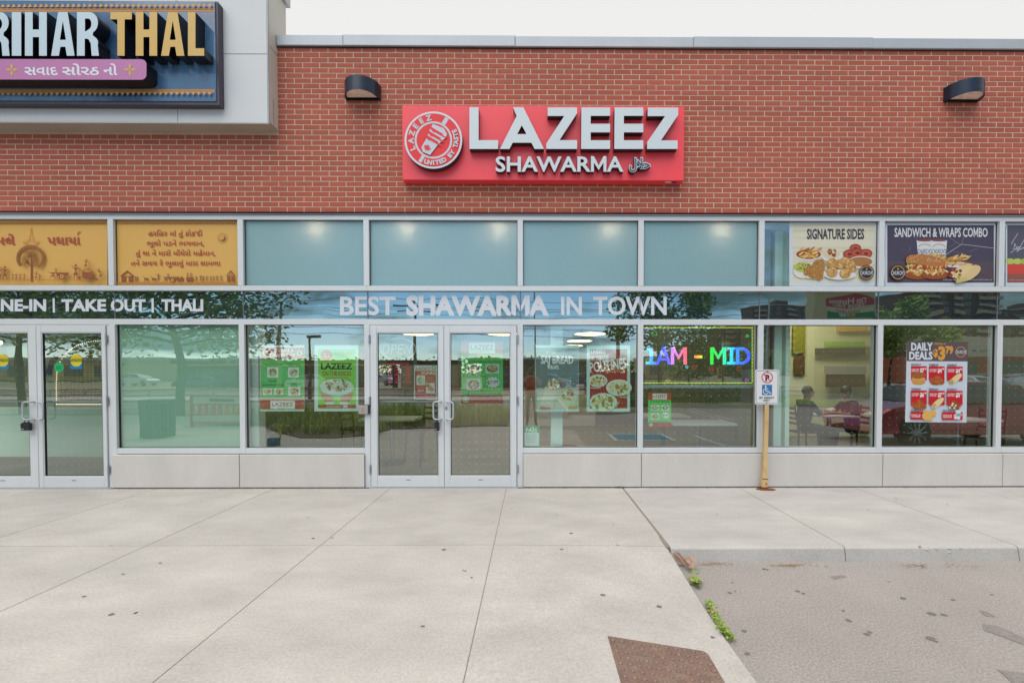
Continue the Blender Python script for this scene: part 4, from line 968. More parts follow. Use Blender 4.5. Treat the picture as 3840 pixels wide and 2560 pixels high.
for a_, b_ in ((440, 560), (520, 500), (560, 500), (545, 545), (480, 590), (545, 592), (470, 545)): pr.ell(a_, b_, 48, 34, (176, 126, 66), 10, random.random()*3); pr.food(a_, b_, 42, 28, [(196, 148, 84), (160, 108, 54)], 6)
pr.ell(722, 590, 140, 46, CP, 20)
for a_, b_ in ((655, 490), (725, 498), (770, 480), (815, 528), (650, 568), (765, 578), (800, 500)): pr.ell(a_, b_, 50, 44, (198, 150, 86), 12); pr.food(a_, b_-6, 46, 38, [(226, 192, 136), (180, 126, 66), (214, 172, 108)], 14)
chlogo(pr, 952, 572, 66)
poster('sides_poster', 'pale SIGNATURE SIDES food poster in the upper window above the parking sign', 'poster', pr, (282, 112, 1070, 688))
pr = Print(R_TE, UY); pr.rect(1128, 118, 2116, 690, (208, 216, 226)); pr.rect(1146, 152, 2086, 658, (78, 72, 92))
pr.poly([(1146, 470), (2086, 470), (2086, 658), (1146, 658)], (92, 78, 88))
for k in range(9): pr.line([(1146+k*120, 658), (1400+k*48, 470)], 3, (74, 62, 76))
for k in range(14):
    x = random.uniform(1250, 2050); y = random.uniform(240, 420); pr.line([(x, y), (x+random.uniform(-60, 80), y+random.uniform(-40, 60))], 3, (130, 128, 146))
pr.line([(1650, 420), (1800, 320), (2086, 355)], 4, (190, 192, 202)); pr.line([(1800, 320), (1820, 250), (1760, 170)], 3, (150, 150, 165)); pr.line([(1680, 250), (1800, 330)], 3, (150, 150, 165))
pr.text('SANDWICH & WRAPS COMBO', 1208, 254, 78, (228, 230, 234), w=822, b=.02)
for xx in (1475, 1600): pr.poly([(xx-72, 284), (xx+72, 284), (xx+56, 470), (xx-56, 470)], (214, 222, 230)); pr.ell(xx, 286, 70, 10, (150, 70, 60), 14); pr.ring(xx, 352, 60, 36, 8, (206, 152, 66), 16, math.pi*1.08, math.pi*1.92); pr.text("CHURCH'S", xx, 402, 40, (60, 62, 80), w=124, b=.008, align='c')
pr.ell(1540, 440, 130, 30, (200, 150, 80)); fries(pr, 1540, 430, 150, 40, 24)
pr.ell(1750, 500, 118, 26, CP); fries(pr, 1762, 462, 140, 60, 36)
for cx in (1410, 1560):
    pr.ell(cx, 590, 122, 40, (156, 82, 44), 18); pr.food(cx, 560, 130, 34, [(222, 176, 100), (196, 140, 74), (236, 208, 150)], 26); pr.ell(cx, 520, 118, 20, (196, 66, 52), 16); pr.food(cx, 508, 124, 20, [(170, 196, 84), (214, 222, 140)], 16)
pr.poly([(1300, 478), (1306, 438), (1345, 416), (1430, 412), (1530, 424), (1610, 446), (1648, 480), (1648, 512), (1560, 520), (1420, 500), (1310, 490)], (188, 122, 66))
for k in range(40): pr.ell(random.uniform(1330, 1620), random.uniform(424, 478), 5, 3, (234, 214, 176), 5, random.random()*3)
pr.ell(1848, 580, 120, 56, (226, 196, 142), 18, -.5); pr.ell(1780, 560, 110, 40, (232, 204, 152), 16, -.4); pr.food(1735, 590, 76, 56, [(190, 70, 56), (150, 180, 84), (230, 206, 150), (120, 60, 60)], 30); pr.ell(1785, 640, 54, 18, (206, 190, 96), 12, -.3)
pr.text('© 2021 Cajun Operating Company, under license by Cajun Funding Corp.', 1622, 640, 11, (200, 200, 210), w=434)
chlogo(pr, 1228, 572, 68)
poster('combo_poster', 'dark SANDWICH & WRAPS COMBO food poster in the upper window at right', 'poster', pr, (1128, 118, 2116, 690))
pr = Print(R_TE, UY); pr.rect(2192, 118, 3100, 690, (208, 216, 226)); pr.rect(2204, 152, 3070, 658, (92, 88, 104)); pr.rect(2204, 490, 3070, 580, (214, 74, 66)); pr.rect(2204, 580, 3070, 658, (150, 90, 76))
for k in range(12): pr.ell(2230+k*64, 470, 42, 26, random.choice([(186, 204, 100), (170, 190, 80)]), 10)
for k in range(8): pr.line([(2206+random.uniform(0, 90), random.uniform(170, 420)), (2206+random.uniform(60, 200), random.uniform(170, 420))], 5, (190, 194, 206))
pr.text('© 2021 Cajun Operating Company', 2220, 640, 11, (205, 200, 206), w=200)
poster('cropped_poster', 'dark food poster with a red band cut by the right edge, upper window', 'poster', pr, (2192, 118, 3100, 690))

# ================================================================== posters behind the lower glass
IY = GY+.030
LG = (58, 150, 60)
def lazlogo(pr, x0, y0, x1, y1, bg=(232, 232, 226), fg=(176, 72, 56), tag=True):
    pr.rect(x0, y0, x1, y1, bg); w = x1-x0; h = y1-y0; pr.text('LAZEEZ', x0+w*.06, y0+h*.66, h*.46, fg, w=w*.88, b=.02)
    if tag: pr.text('SHAWARMA INC.', x0+w*.22, y0+h*.9, h*.11, (80, 90, 90), w=w*.56)
pr = Print(R_WB, IY); x0, y0, x1, y1 = 184, 226, 582, 823
pr.rect(x0, y0, x1, y1, (214, 228, 220)); pr.rect(188, 248, 580, 344, (206, 74, 62)); pr.rect(188, 344, 580, 710, (112, 192, 112)); pr.rect(188, 344, 580, 354, (150, 50, 40))
pr.text("LET'S HAVE A", 288, 288, 27, (240, 240, 236), w=196, b=.02); pr.text('FALAFEL DAY', 270, 334, 32, (240, 240, 236), w=230, b=.03)
for xx in (230, 538): pr.ell(xx, 298, 24, 24, (220, 228, 220), 16); pr.ell(xx, 298, 15, 18, (60, 140, 80), 10)
DK = (40, 52, 40)
for s, xx, yy, w in (('Falafel Salad Bowl', 212, 408, 170), ('Falafel Wrap', 426, 408, 120), ('Falafel', 266, 556, 62), ('on the Rocks /Sticks', 206, 594, 190), ('Falafel Mezze', 428, 582, 132)): pr.text(s, xx, yy, 18, DK, w=w)
for xx, yy, w, h in ((247, 426, 100, 92), (436, 428, 98, 90), (208, 616, 82, 60), (312, 616, 80, 60), (440, 604, 110, 80)): pr.rect(xx, yy, xx+w, yy+h, (228, 230, 222)); pr.plate(xx+w/2, yy+h/2, w*.42, h*.42, GREENS, (200, 190, 150), 18)
pr.rect(188, 712, 580, 802, (176, 66, 48)); lazlogo(pr, 280, 728, 500, 800)
poster('falafel_poster', "green and red LET'S HAVE A FALAFEL DAY poster, left of the LAZEEZ doors", 'poster', pr, (x0, y0, x1, y1))
pr = Print(R_WB, IY); x0, y0, x1, y1 = 673, 226, 1070, 823
pr.rect(x0, y0, x1, y1, (210, 226, 222)); pr.rect(706, 264, 1050, 794, (146, 208, 92)); pr.rect(706, 264, 1050, 350, (150, 216, 130))
st = [(782+(58 if k % 2 == 0 else 46)*math.cos(k*math.pi/12), 318+(58 if k % 2 == 0 else 46)*math.sin(k*math.pi/12)) for k in range(24)]; pr.poly(st, (206, 74, 62)); pr.text('TRY IT', 750, 312, 16, (230, 200, 190), w=66, b=.02); pr.text('ON IT', 752, 336, 16, (230, 200, 190), w=62, b=.02)
pr.text('LAZEEZ', 910, 306, 20, (206, 120, 100), w=114, b=.02)
pr.text('LAZEEZ', 732, 442, 52, (28, 62, 52), w=286, b=.035); pr.text('ON THE ROCKS', 744, 500, 38, (170, 50, 44), w=262, b=.02); pr.text('OUR SIGNATURE DISH', 772, 526, 11, (150, 60, 40), w=206); pr.rect(745, 541, 1005, 545, (170, 50, 44))
for s in (-1, 1):
    pr.poly([(878+s*145, 650), (878+s*30, 690), (878+s*45, 765), (878+s*85, 768), (878+s*140, 700)], (190, 140, 108)); pr.ell(878+s*62, 752, 46, 16, (214, 222, 216), 14)
pr.ell(878, 606, 152, 76, (196, 220, 220), 26); pr.ell(878, 594, 140, 60, (226, 228, 210), 24); pr.food(878, 590, 136, 54, [(214, 216, 190), (176, 190, 130), (160, 110, 74), (236, 236, 220), (120, 140, 80), (196, 200, 160)], 90, .15)
pr.rect(709, 764, 1050, 792, (176, 66, 48)); pr.text('LazeezShawarma.com', 784, 786, 13, (236, 226, 220), w=140, b=.01); pr.rect(938, 770, 954, 786, (236, 236, 236)); pr.rect(958, 770, 974, 786, (236, 226, 230))
poster('on_the_rocks_poster', 'bright green LAZEEZ ON THE ROCKS poster beside the wheelchair door button', 'poster', pr, (x0, y0, x1, y1))
# OPEN neon, hours board, door posters
DY = .05
nr = root('open_neon_sign', 'unlit white OPEN neon tube sign with oval ring in the left door leaf', 'neon sign', (*[F(1493, 1340, DY)[0], DY], F(1493, 1340, DY)[1]))
mb = MB(); pts = [F(*R_DR(322+158*math.cos(t), 263+98*math.sin(t)), DY) for t in [math.radians(-110+i*10) for i in range(34)]]; mb.tube([(x, DY, z) for x, z in pts], .006, 6); part(nr, 'oval_tube', mb, M['white'])
for pl_ in ([(190,250),(196,225),(220,218),(238,240),(236,280),(218,306),(196,304),(184,282),(190,250)], [(258,308),(272,222),(300,224),(306,246),(294,264),(264,266)], [(372,222),(332,222),(318,304),(358,304)], [(326,262),(362,262)], [(378,306),(392,222),(428,300),(442,220)]):
    mb = MB(); mb.tube([(*[F(*R_DR(a_, b_), DY-.004)[0], DY-.004], F(*R_DR(a_, b_), DY-.004)[1]) for a_, b_ in pl_], .006, 6); part(nr, 'letter_tube', mb, M['white'])
HB = .10
P = [F(*R_DR(a_, b_), HB) for a_, b_ in ((216, 372), (436, 372), (436, 590), (216, 590))]; mb = MB(); mb.prism(P, HB, HB+.03)
hb = root('hours_board', 'dark led board with glowing red BUSINESS HOURS rows inside the left door leaf', 'led board', (P[0][0], HB, P[2][1])); part(hb, 'case', mb, M['dark_in'])
pr = Print(R_DR, HB, k=1.0); REDL = (214, 34, 52)
pr.text('BUSINESS HOURS', 222, 402, 17, REDL, w=200, b=.01)
for k, s in enumerate(('MON', 'TUE', 'WED', 'THU', 'FRI', 'SAT', 'SUN')):
    y = 430+k*23.5; pr.text(s, 228, y, 14, REDL, w=40, b=.01); pr.text('11:00', 288, y, 14, REDL, w=44, b=.02); pr.text('TO', 344, y-2, 8, (150, 40, 50), w=18); pr.text('01:00', 386, y, 14, REDL, w=44, b=.02)
pr.mb.c = [tuple(.45*q for q in c) for c in pr.mb.c]; part(hb, 'lit_rows', pr.mb, M['lead'])
pr = Print(R_DR, DY); x0, y0, x1, y1 = 464, 408, 673, 716
pr.rect(x0, y0, x1, y1, (206, 222, 220)); pr.rect(474, 458, 662, 708, (184, 62, 42)); pr.text('LAZEEZ', 486, 450, 24, (176, 72, 56), w=130, b=.02); pr.ell(642, 430, 19, 19, (70, 150, 70), 14); pr.ell(642, 430, 10, 12, (224, 230, 220), 8)
pr.text('DUNKS', 532, 490, 24, (240, 236, 230), w=126, b=.02); pr.rect(486, 500, 565, 588, (228, 226, 214)); pr.plate(526, 545, 34, 34, GREENS, (200, 214, 200), 16); pr.rect(572, 568, 652, 660, (226, 224, 220))
for xx, yy in ((590, 592), (608, 612), (628, 628)): pr.ell(xx, yy, 16, 22, (176, 140, 90), 9, .7); pr.food(xx, yy, 12, 16, GREENS, 6)
for s, xx, yy, w in (('CHECK OUT', 578, 526, 62), ('THIS SIZZLES', 570, 552, 78), ('JUST FOR', 500, 612, 52)): pr.text(s, xx, yy, 12, (236, 190, 176), w=w)
pr.text('$6.99', 502, 648, 22, (240, 236, 230), w=50, b=.02); pr.text('Love at First Bite!', 508, 694, 14, (236, 200, 190), w=134, shear=.2)
poster('dunks_poster', 'small red LAZEEZ DUNKS poster low on the left door leaf', 'poster', pr, (x0, y0, x1, y1))
def student(cm, Y, ox, oy, s, full=True):
    m = lambda x, y: cm(ox+(x-890)*s, oy+(y-190)*s); pr = Print(m, Y)
    pr.rect(890, 190, 1270, 755, (60, 190, 80)); pr.rect(890, 190, 1270, 312, (196, 80, 66)); lazlogo(pr, 964, 204, 1198, 300)
    pr.rect(890, 312, 1270, 680, (100, 208, 106)); SD = (52, 72, 48)
    pr.text('STUDENT SPECIAL', 916, 353, 28, SD, w=328, b=.01); pr.text('SMALL ON THE ROCKS/STICKS', 914, 386, 16, SD, w=336, b=.015); pr.text('OR REGULAR WRAP', 912, 514, 16, (120, 130, 40), w=208, b=.01)
    for xx, yy, w, h in ((938, 396, 130, 86), (1112, 396, 122, 86), (940, 530, 128, 104)): pr.rect(xx, yy, xx+w, yy+h, (214, 224, 212)); pr.plate(xx+w/2, yy+h/2, w*.42, h*.38, PALE, (120, 110, 70), 22)
    b_ = [(1180+(68 if k % 2 == 0 else 50)*math.cos(k*math.pi/11), 563+(56 if k % 2 == 0 else 42)*math.sin(k*math.pi/11)) for k in range(22)]; pr.poly(b_, (232, 236, 230)); pr.text('$7.99', 1130, 578, 28, (44, 52, 48), w=98, b=.015, rot=-.08)
    pr.text('OR', 1066, 642, 13, SD, w=28); pr.text('Small Classic Poutine with Drink', 908, 673, 15, SD, w=336, b=.01)
    pr.rect(890, 680, 1270, 755, (178, 56, 38)); pr.ell(932, 716, 30, 28, (190, 222, 180), 16); pr.ell(932, 716, 21, 20, (60, 140, 70), 14); pr.ell(932, 716, 13, 13, (224, 228, 220), 10)
    for k in range(3): pr.rect(1000, 698+k*16, 1230, 702+k*16, (150, 40, 30))
    return pr
pr = student(R_DR, DY, 890, 190, 1)
poster('student_special_poster', 'large green STUDENT SPECIAL $7.99 poster on the right door leaf', 'poster', pr, (890, 190, 1270, 755))
pr = student(R_WD, IY, 122, 657, .547)
poster('student_special_poster', 'small green STUDENT SPECIAL $7.99 poster below the led sign', 'poster', pr, (890, 190, 1270, 755))
pr = Print(R_WC, IY); x0, y0, x1, y1 = 210, 226, 605, 827
pr.rect(x0, y0, x1, y1, (196, 220, 216)); pr.rect(212, 250, 604, 804, (112, 128, 126)); pr.rect(212, 620, 604, 804, (184, 190, 172))
pr.text('TRY IT TODAY', 306, 305, 20, (196, 206, 204), w=92, b=.02); pr.text('SAJ BREAD', 260, 392, 68, (232, 238, 236), w=296, b=.03); pr.text('WRAPS', 318, 443, 34, (226, 232, 228), w=104, b=.03)
pr.poly([(248, 800), (300, 600), (400, 590), (370, 800)], (206, 204, 184)); pr.poly([(380, 800), (450, 640), (552, 680), (500, 800)], (200, 200, 176))
pr.food(380, 580, 80, 62, [(190, 90, 80), (130, 160, 70), (226, 222, 200), (110, 60, 60), (200, 190, 120)], 60, .16); pr.food(500, 670, 64, 60, [(190, 80, 66), (150, 170, 80), (222, 216, 180), (120, 70, 50)], 50, .17)
pr.poly([(256, 776), (350, 790), (348, 804), (252, 802)], (190, 110, 90)); pr.rect(514, 778, 590, 796, (206, 130, 90))
poster('saj_bread_poster', 'pale grey SAJ BREAD WRAPS poster right of the LAZEEZ doors', 'poster', pr, (x0, y0, x1, y1))
pr = Print(R_WC, IY); x0, y0, x1, y1 = 675, 228, 1068, 828
pr.rect(x0, y0, x1, y1, (196, 222, 218)); pr.rect(704, 262, 1042, 798, (168, 62, 52))
pr.text('LAZEEZ', 714, 298, 26, (236, 236, 232), w=134, b=.03); pr.text('TRY OUR NEW', 708, 368, 40, (226, 232, 228), w=170, b=.015, rot=-.09); pr.text('POUTINES', 708, 474, 92, (226, 236, 232), w=334, b=.02, rot=-.13); pr.text('DRESS IT YOUR WAY!', 842, 482, 24, (196, 160, 60), w=190, rot=-.13)
for xx, yy, rx, ry in ((776, 548, 86, 58), (966, 610, 116, 74), (824, 742, 126, 84)):
    pr.ell(xx, yy, rx, ry, (216, 226, 206), 22); pr.food(xx, yy, rx*.9, ry*.86, [(214, 196, 130), (232, 226, 200), (176, 130, 70), (222, 210, 160), (140, 150, 80)], 60, .2)
pr.rect(704, 606, 790, 620, (206, 150, 140)); pr.rect(974, 690, 1038, 702, (206, 150, 140)); pr.poly([(930, 780), (960, 732), (972, 740), (942, 792)], (206, 160, 150))
poster('poutines_poster', 'red TRY OUR NEW POUTINES poster beside the tree reflection', 'poster', pr, (x0, y0, x1, y1))
pr = Print(R_WC, IY); x0, y0, x1, y1 = 106, 956, 251, 1142
pr.rect(x0, y0, x1, y1, (62, 160, 92)); pr.rect(114, 1016, 244, 1136, (206, 222, 216)); pr.text('PASS', 126, 1010, 34, (228, 238, 232), w=102, b=.03); pr.rect(166, 965, 200, 974, (190, 226, 200))
for k in range(5): pr.rect(126, 1032+k*17, 126+random.uniform(70, 105), 1038+k*17, (150, 172, 164))
poster('pass_notice', 'small green and white PASS inspection notice in the bottom corner of the window', 'notice', pr, (x0, y0, x1, y1))
# led sign
LEY = GY+.05
ls = root('led_sign', 'transparent led sign glowing 1AM - MID in rainbow letters behind the window', 'led sign', (*[fx(2617), LEY], fz(1440)))
def FD(x, y, Y=LEY): return F(*R_WD(x, y), Y)
mb = MB(); rr = random.Random(3)
def led(mb, x, y, s, col):
    X, Z = FD(x, y); mb.col = tuple(.8*lin(c) for c in col); mb.add([(X-s, LEY, Z-s*.8), (X+s, LEY, Z-s*.8), (X+s, LEY, Z+s*.8), (X-s, LEY, Z+s*.8)], [(0, 1, 2, 3)])
PALL = [(226, 226, 60), (40, 210, 60), (226, 60, 50), (60, 216, 70)]
x = 78; i = 0
while x < 1068:
    for yy in (66, 566):
        led(mb, x, yy+(i % 2)*4, .0060, PALL[i % 4])
        led(mb, x, yy+5-(i % 2)*4, .0036, PALL[(i+2) % 4])
    x += 8.0; i += 1
y = 66
while y < 570: led(mb, 1066-(i % 2)*5, y, .0060, PALL[i % 4]); led(mb, 1062+(i % 2)*4, y+4, .0036, PALL[(i+1) % 4]); y += 8; i += 1
part(ls, 'dotted_border', mb, M['lead'], kind='stuff')
def burst(x, y, r, col, n=10):
    for k in range(n):
        t = 2*math.pi*k/n
        for q in (.55, .8, 1): led(mb2, x+r*q*math.cos(t), y+r*q*math.sin(t), .0026, col)
mb2 = MB()
for a_ in ((184,120,26,(50,220,90)), (428,84,15,(120,220,240)), (1017,143,12,(50,230,70)), (472,423,14,(120,230,250)), (541,424,24,(240,70,80)), (695,444,22,(240,60,60)), (946,440,28,(230,90,80)), (826,222,38,(220,220,70)), (812,232,24,(60,170,230)), (300,552,22,(230,220,60)), (1012,541,20,(60,90,240)), (1012,541,12,(230,60,50)), (120,365,22,(220,230,80)), (278,228,30,(60,110,220)), (172,268,8,(240,50,50)), (840,268,10,(240,90,180)), (908,276,12,(60,80,220))): burst(*a_[:3], a_[3])
part(ls, 'firework_dots', mb2, M['lead'], kind='stuff')
def ledletter(pts, c0, c1):
    # slab serif strokes; colour runs from c0 to c1 across the letter
    xs_ = [p[0] for s_ in pts for p in s_]; xa, xb = min(xs_), max(xs_); mb = MB()
    def inp(x, y, poly):
        q = False; n = len(poly)
        for k in range(n):
            (xa_, ya_), (xb_, yb_) = poly[k], poly[(k+1) % n]
            if (ya_ > y) != (yb_ > y) and x < (xb_-xa_)*(y-ya_)/(yb_-ya_)+xa_: q = not q
        return q
    y = 243.0
    while y < 403:                                  # rows of small diodes that fill the strokes
        x = xa-4
        while x < xb+4:
            if any(inp(x, y, s_) for s_ in pts):
                t = max(0, min(1, (x-xa)/max(1, xb-xa))); X, Z = FD(x, y); u = .00285
                mb.col = tuple(2.0*lin(c0[q]*(1-t)+c1[q]*t) for q in range(3)); mb.add([(X-u, LEY, Z-u), (X+u, LEY, Z-u), (X+u, LEY, Z+u), (X-u, LEY, Z+u)], [(0, 1, 2, 3)])
            x += 5.2
        y += 5.2
    part(ls, 'letter', mb, M['lead'])
T_, B_ = 246, 400
def q4(x0, y0, x1, y1): return [(x0, y0), (x1, y0), (x1, y1), (x0, y1)]
ledletter([q4(133, T_, 165, B_), q4(100, B_-22, 190, B_), [(104, 268), (133, T_), (133, 274), (104, 282)]], (50, 190, 230), (40, 120, 240))
ledletter([[(190, B_), (248, T_), (275, T_), (220, B_)], [(248, T_), (278, T_), (332, B_), (300, B_)], q4(225, 345, 300, 366)], (50, 90, 240), (110, 80, 240))
ledletter([q4(328, T_, 356, B_), q4(440, T_, 470, B_), [(328, T_), (360, T_), (410, 340), (398, 358)], [(470, T_), (438, T_), (388, 340), (400, 358)]], (190, 120, 240), (250, 90, 110))
ledletter([q4(540, 320, 612, 342)], (240, 120, 70), (226, 216, 60))
ledletter([q4(684, T_, 714, B_), q4(796, T_, 826, B_), [(684, T_), (716, T_), (768, 340), (756, 358)], [(826, T_), (794, T_), (744, 340), (756, 358)]], (40, 200, 50), (40, 210, 160))
ledletter([q4(836, T_, 912, T_+22), q4(836, B_-22, 912, B_), q4(860, T_, 890, B_)], (40, 210, 200), (50, 170, 240))
ledletter([q4(918, T_, 946, B_), [(918, T_), (990, T_), (1030, 270), (1002, 285), (980, 270), (918, 270)], [(1030, 270), (1048, 300), (1048, 348), (1030, 378), (1002, 362), (1014, 340), (1014, 306), (1002, 285)], [(1030, 378), (990, B_), (918, B_), (918, B_-24), (980, B_-24), (1002, 362)]], (50, 130, 245), (60, 70, 240))
mb = MB(); x0, z1 = FD(76, 586); x1, z0 = FD(1070, 613); mb.bevbox(x0, x1, LEY-.01, LEY+.03, z0, z1, .003)
part(ls, 'support_rail', mb, M['alu_lt'])
# daily deals poster (outside of the glass)
pr = Print(R_WF, GY-.003); x0, y0, x1, y1 = 280, 194, 838, 926
cor = [(292, 194), (842, 196), (831, 926), (276, 921)]
pr.poly(cor, (208, 214, 224)); pr.poly([(292, 194), (842, 196), (840, 374), (290, 370)], (98, 84, 88))
pr.text('DAILY', 330, 272, 66, (216, 224, 234), w=196, b=.04); pr.text('DEALS', 312, 354, 66, (216, 224, 234), w=212, b=.04); pr.text('STARTING AT', 538, 222, 15, (222, 160, 60), w=108, b=.02)
pr.text('$', 530, 326, 62, (226, 160, 62), w=42, b=.05); pr.text('3', 574, 354, 112, (226, 160, 62), w=66, b=.05); pr.text('79', 640, 300, 62, (226, 160, 62), w=70, b=.05)
pr.ring(780, 288, 48, 48, 6, (214, 156, 66), 24); pr.text("CHURCH'S", 781, 304, 30, (210, 220, 228), w=100, b=.01, align='c')
CR = (202, 32, 44)
def cell(x0, y0, x1, y1, day, price, cents, l1, l2, kind):
    pr.rect(x0, y0, x1, y1, CR); pr.text(day, x0+2, y0-3, 19, (40, 44, 58), w=(x1-x0)*.62, b=.02); pr.text(price, x0+(x1-x0)*.56, y0+56, 36, (240, 236, 236), w=(x1-x0)*.26, b=.05); pr.text(cents, x0+(x1-x0)*.84, y0+34, 18, (240, 236, 236), w=(x1-x0)*.13, b=.03)
    pr.text(l1, x0+5, y0+34, 11, (240, 226, 226), w=(x1-x0)*.46, b=.03); pr.text(l2, x0+5, y0+50, 11, (240, 226, 226), w=(x1-x0)*.44, b=.03)
    cx = (x0+x1)/2; cy = y1-8
    if kind == 'burger':
        pr.ell(cx-4, cy+22, 62, 26, (206, 150, 84), 14); pr.ell(cx-4, cy-4, 68, 16, (222, 160, 80), 14); pr.food(cx-4, cy-18, 66, 14, [(150, 186, 70), (226, 220, 150), (190, 60, 50)], 16); pr.ell(cx-4, cy-40, 64, 30, (166, 96, 50), 16)
    elif kind == 'wrap':
        pr.ell(cx+8, cy-10, 70, 26, (232, 208, 156), 14, -.7); pr.ell(cx-24, cy+16, 30, 24, (226, 200, 140), 12, -.5); pr.food(cx-32, cy+18, 24, 22, [(130, 170, 70), (196, 110, 70), (226, 206, 150)], 16)
    elif kind == 'chicken':
        for a_, b_ in ((-36, 16), (10, -10), (34, 20), (-6, 22)): pr.ell(cx+a_, cy+b_, 38, 26, (176, 92, 44), 10, random.random()); pr.food(cx+a_, cy+b_, 32, 22, [(200, 116, 60), (150, 74, 36)], 8)
    elif kind == 'bites':
        for a_, b_ in ((-26, 22), (14, 26), (-6, 2), (26, 4), (0, -14)): pr.ell(cx+a_, cy+b_, 34, 14, (150, 84, 48), 10, .6); pr.ell(cx+a_-18, cy+b_+8, 11, 10, (232, 210, 170), 9)
    elif kind == 'mac':
        for a_, b_ in ((50, -48), (80, -40), (40, -10), (76, -8), (110, -48)): pr.ell(cx+a_, cy+b_, 34, 24, (226, 180, 92), 9, random.random()); 
    elif kind == 'drink':
        pr.poly([(cx+28, cy-80), (cx+76, cy-80), (cx+68, cy+4), (cx+38, cy+4)], (222, 226, 226)); pr.rect(cx+34, cy-50, cx+72, cy-24, (120, 180, 170))
cell(328, 416, 472, 546, 'MONDAY', '$7', '99', 'SIGNATURE', 'SANDWICH', 'burger'); cell(488, 418, 630, 546, 'TUESDAY', '$4', '99', 'CHICKEN', 'LEG & THIGH', 'chicken'); cell(650, 420, 792, 548, 'WEDNESDAY', '$4', '99', 'TENDER', 'WRAP', 'wrap')
cell(324, 636, 466, 764, 'THURSDAY', '$6', '99', 'CHICKEN', 'DARK MEAT', 'chicken'); cell(484, 638, 626, 766, 'FRIDAY', '$7', '99', 'SIGNATURE', 'WRAP', 'wrap'); cell(644, 638, 786, 766, 'SATURDAY', '$3', '79', 'CHURRO', 'BITES', 'bites')
cell(318, 826, 502, 896, 'SUNDAY', '$3', '99', 'MAC &', 'CHEESE', 'mac'); cell(602, 830, 784, 900, 'ADD DRINK', '$1', '59', 'REGULAR', 'SIZE', 'drink')
pr.mb.col = A(230, 230, 230)
P = [pr.P(*q) for q in cor]; pr.mb.prism(P, pr.Y, pr.Y+.0012)
single('daily_deals_poster', 'white DAILY DEALS $3.79 menu poster with red day boxes on the right window', 'poster', pr.mb, M['print'], (P[0][0]+.2, pr.Y, P[2][1]))
# stickers on the thali doors
for nm, lab, ox in (('caution_sticker', 'yellow and blue CAUTION sticker on the right thali door leaf, by the green dot', 0), ('caution_sticker', 'yellow and blue CAUTION sticker on the left thali door leaf, at the photo edge', -636)):
    pr = Print(R_DL, .011); pr.rect(608+ox, 412, 711+ox, 470, (38, 128, 170)); pr.ell(660+ox, 394, 51, 54, (222, 206, 50), 24); pr.rect(612+ox, 382, 708+ox, 406, (40, 44, 30)); pr.text('CAUTION', 616+ox, 402, 15, (222, 206, 50), w=88, b=.03); pr.text('automatic door', 626+ox, 372, 9, (120, 110, 40), w=68); pr.text('stand clear', 630+ox, 448, 11, (150, 200, 220), w=62)
    x0, z1 = F(*R_DL(608+ox, 412), .011); c = (x0, .011, z1-.05); single(nm, lab, 'sticker', pr.mb, M['print'], c)
pr = Print(R_DL, .011); pr.ell(510, 455, 41, 42, (42, 180, 110), 24); pr.text('PLEASE', 484, 454, 12, (20, 90, 60), w=50, b=.02); pr.text('PUSH', 488, 472, 14, (20, 90, 60), w=42, b=.02)
single('round_sticker', 'plain green round sticker on the right thali door leaf', 'sticker', pr.mb, M['print'], (*[F(*R_DL(510, 455), .011)[0], .011], F(*R_DL(510, 455), .011)[1]))

# ================================================================== parking permit sign
SYY = -.13
ps = root('parking_permit_sign', 'white wheelchair BY PERMIT ONLY sign on a leaning cream post with rusted foot', 'parking sign', (*[F(2862, 1830, SYY)[0], SYY], 0))
def FP_(x, y, Y=SYY): return F(*R_WD(x, y), Y)
cs = []
for (cx, cy, a0) in ((1105, 462, 180), (1290, 464, 270), (1284, 748, 0), (1103, 746, 90)):
    for k in range(5): t = math.radians(a0+k*22.5); cs.append(FP_(cx+16*math.cos(t), cy+16*math.sin(t)))
mb = MB(); mb.prism(cs, SYY-.003, SYY); sgp = part(ps, 'sign_plate', mb, M['white'])
pr = Print(R_WD, SYY-.0032, step=.0003)
def rrect(x0, y0, x1, y1, r, w, col):
    P = []; Fs = []
    for (cx, cy, a0) in ((x0+r, y0+r, 180), (x1-r, y0+r, 270), (x1-r, y1-r, 0), (x0+r, y1-r, 90)):
        for k in range(6): t = math.radians(a0+k*18); P += [(cx+r*math.cos(t), cy+r*math.sin(t)), (cx+(r-w)*math.cos(t), cy+(r-w)*math.sin(t))]
    n = len(P)//2
    for i in range(n): j = (i+1) % n; Fs.append((2*i, 2*j, 2*j+1, 2*i+1))
    pr.put(P, Fs, col)
rrect(1096, 456, 1298, 755, 18, 4, (60, 44, 84))
pr.text('P', 1182, 548, 52, (40, 44, 52), w=38, b=.06); pr.ring(1199, 519, 52, 51, 9, (222, 64, 66), 32); pr.line([(1164, 484), (1236, 556)], 9, (222, 64, 66))
pr.rect(1152, 584, 1243, 677, (62, 122, 178)); W_ = (232, 236, 240)
pr.ell(1185, 600, 8, 8, W_, 10); pr.line([(1184, 606), (1187, 642), (1214, 642), (1226, 664), (1236, 660)], 7, W_); pr.line([(1186, 620), (1206, 620)], 6, W_); pr.ring(1186, 644, 27, 26, 6, W_, 22, .5, 4.3)
pr.text('BY PERMIT', 1128, 710, 17, (40, 40, 52), w=134, b=.015); pr.text('ONLY', 1162, 733, 17, (40, 40, 52), w=62, b=.015)
part(sgp, 'sign_print', pr.mb, M['print'])
for yy in (463, 746):
    X, Z = FP_(1200 if yy < 500 else 1190, yy); mb = MB(); mb.tube([(X, SYY-.009, Z), (X, SYY, Z)], .0075, 8); part(sgp, 'bolt', mb, M['chrome'])
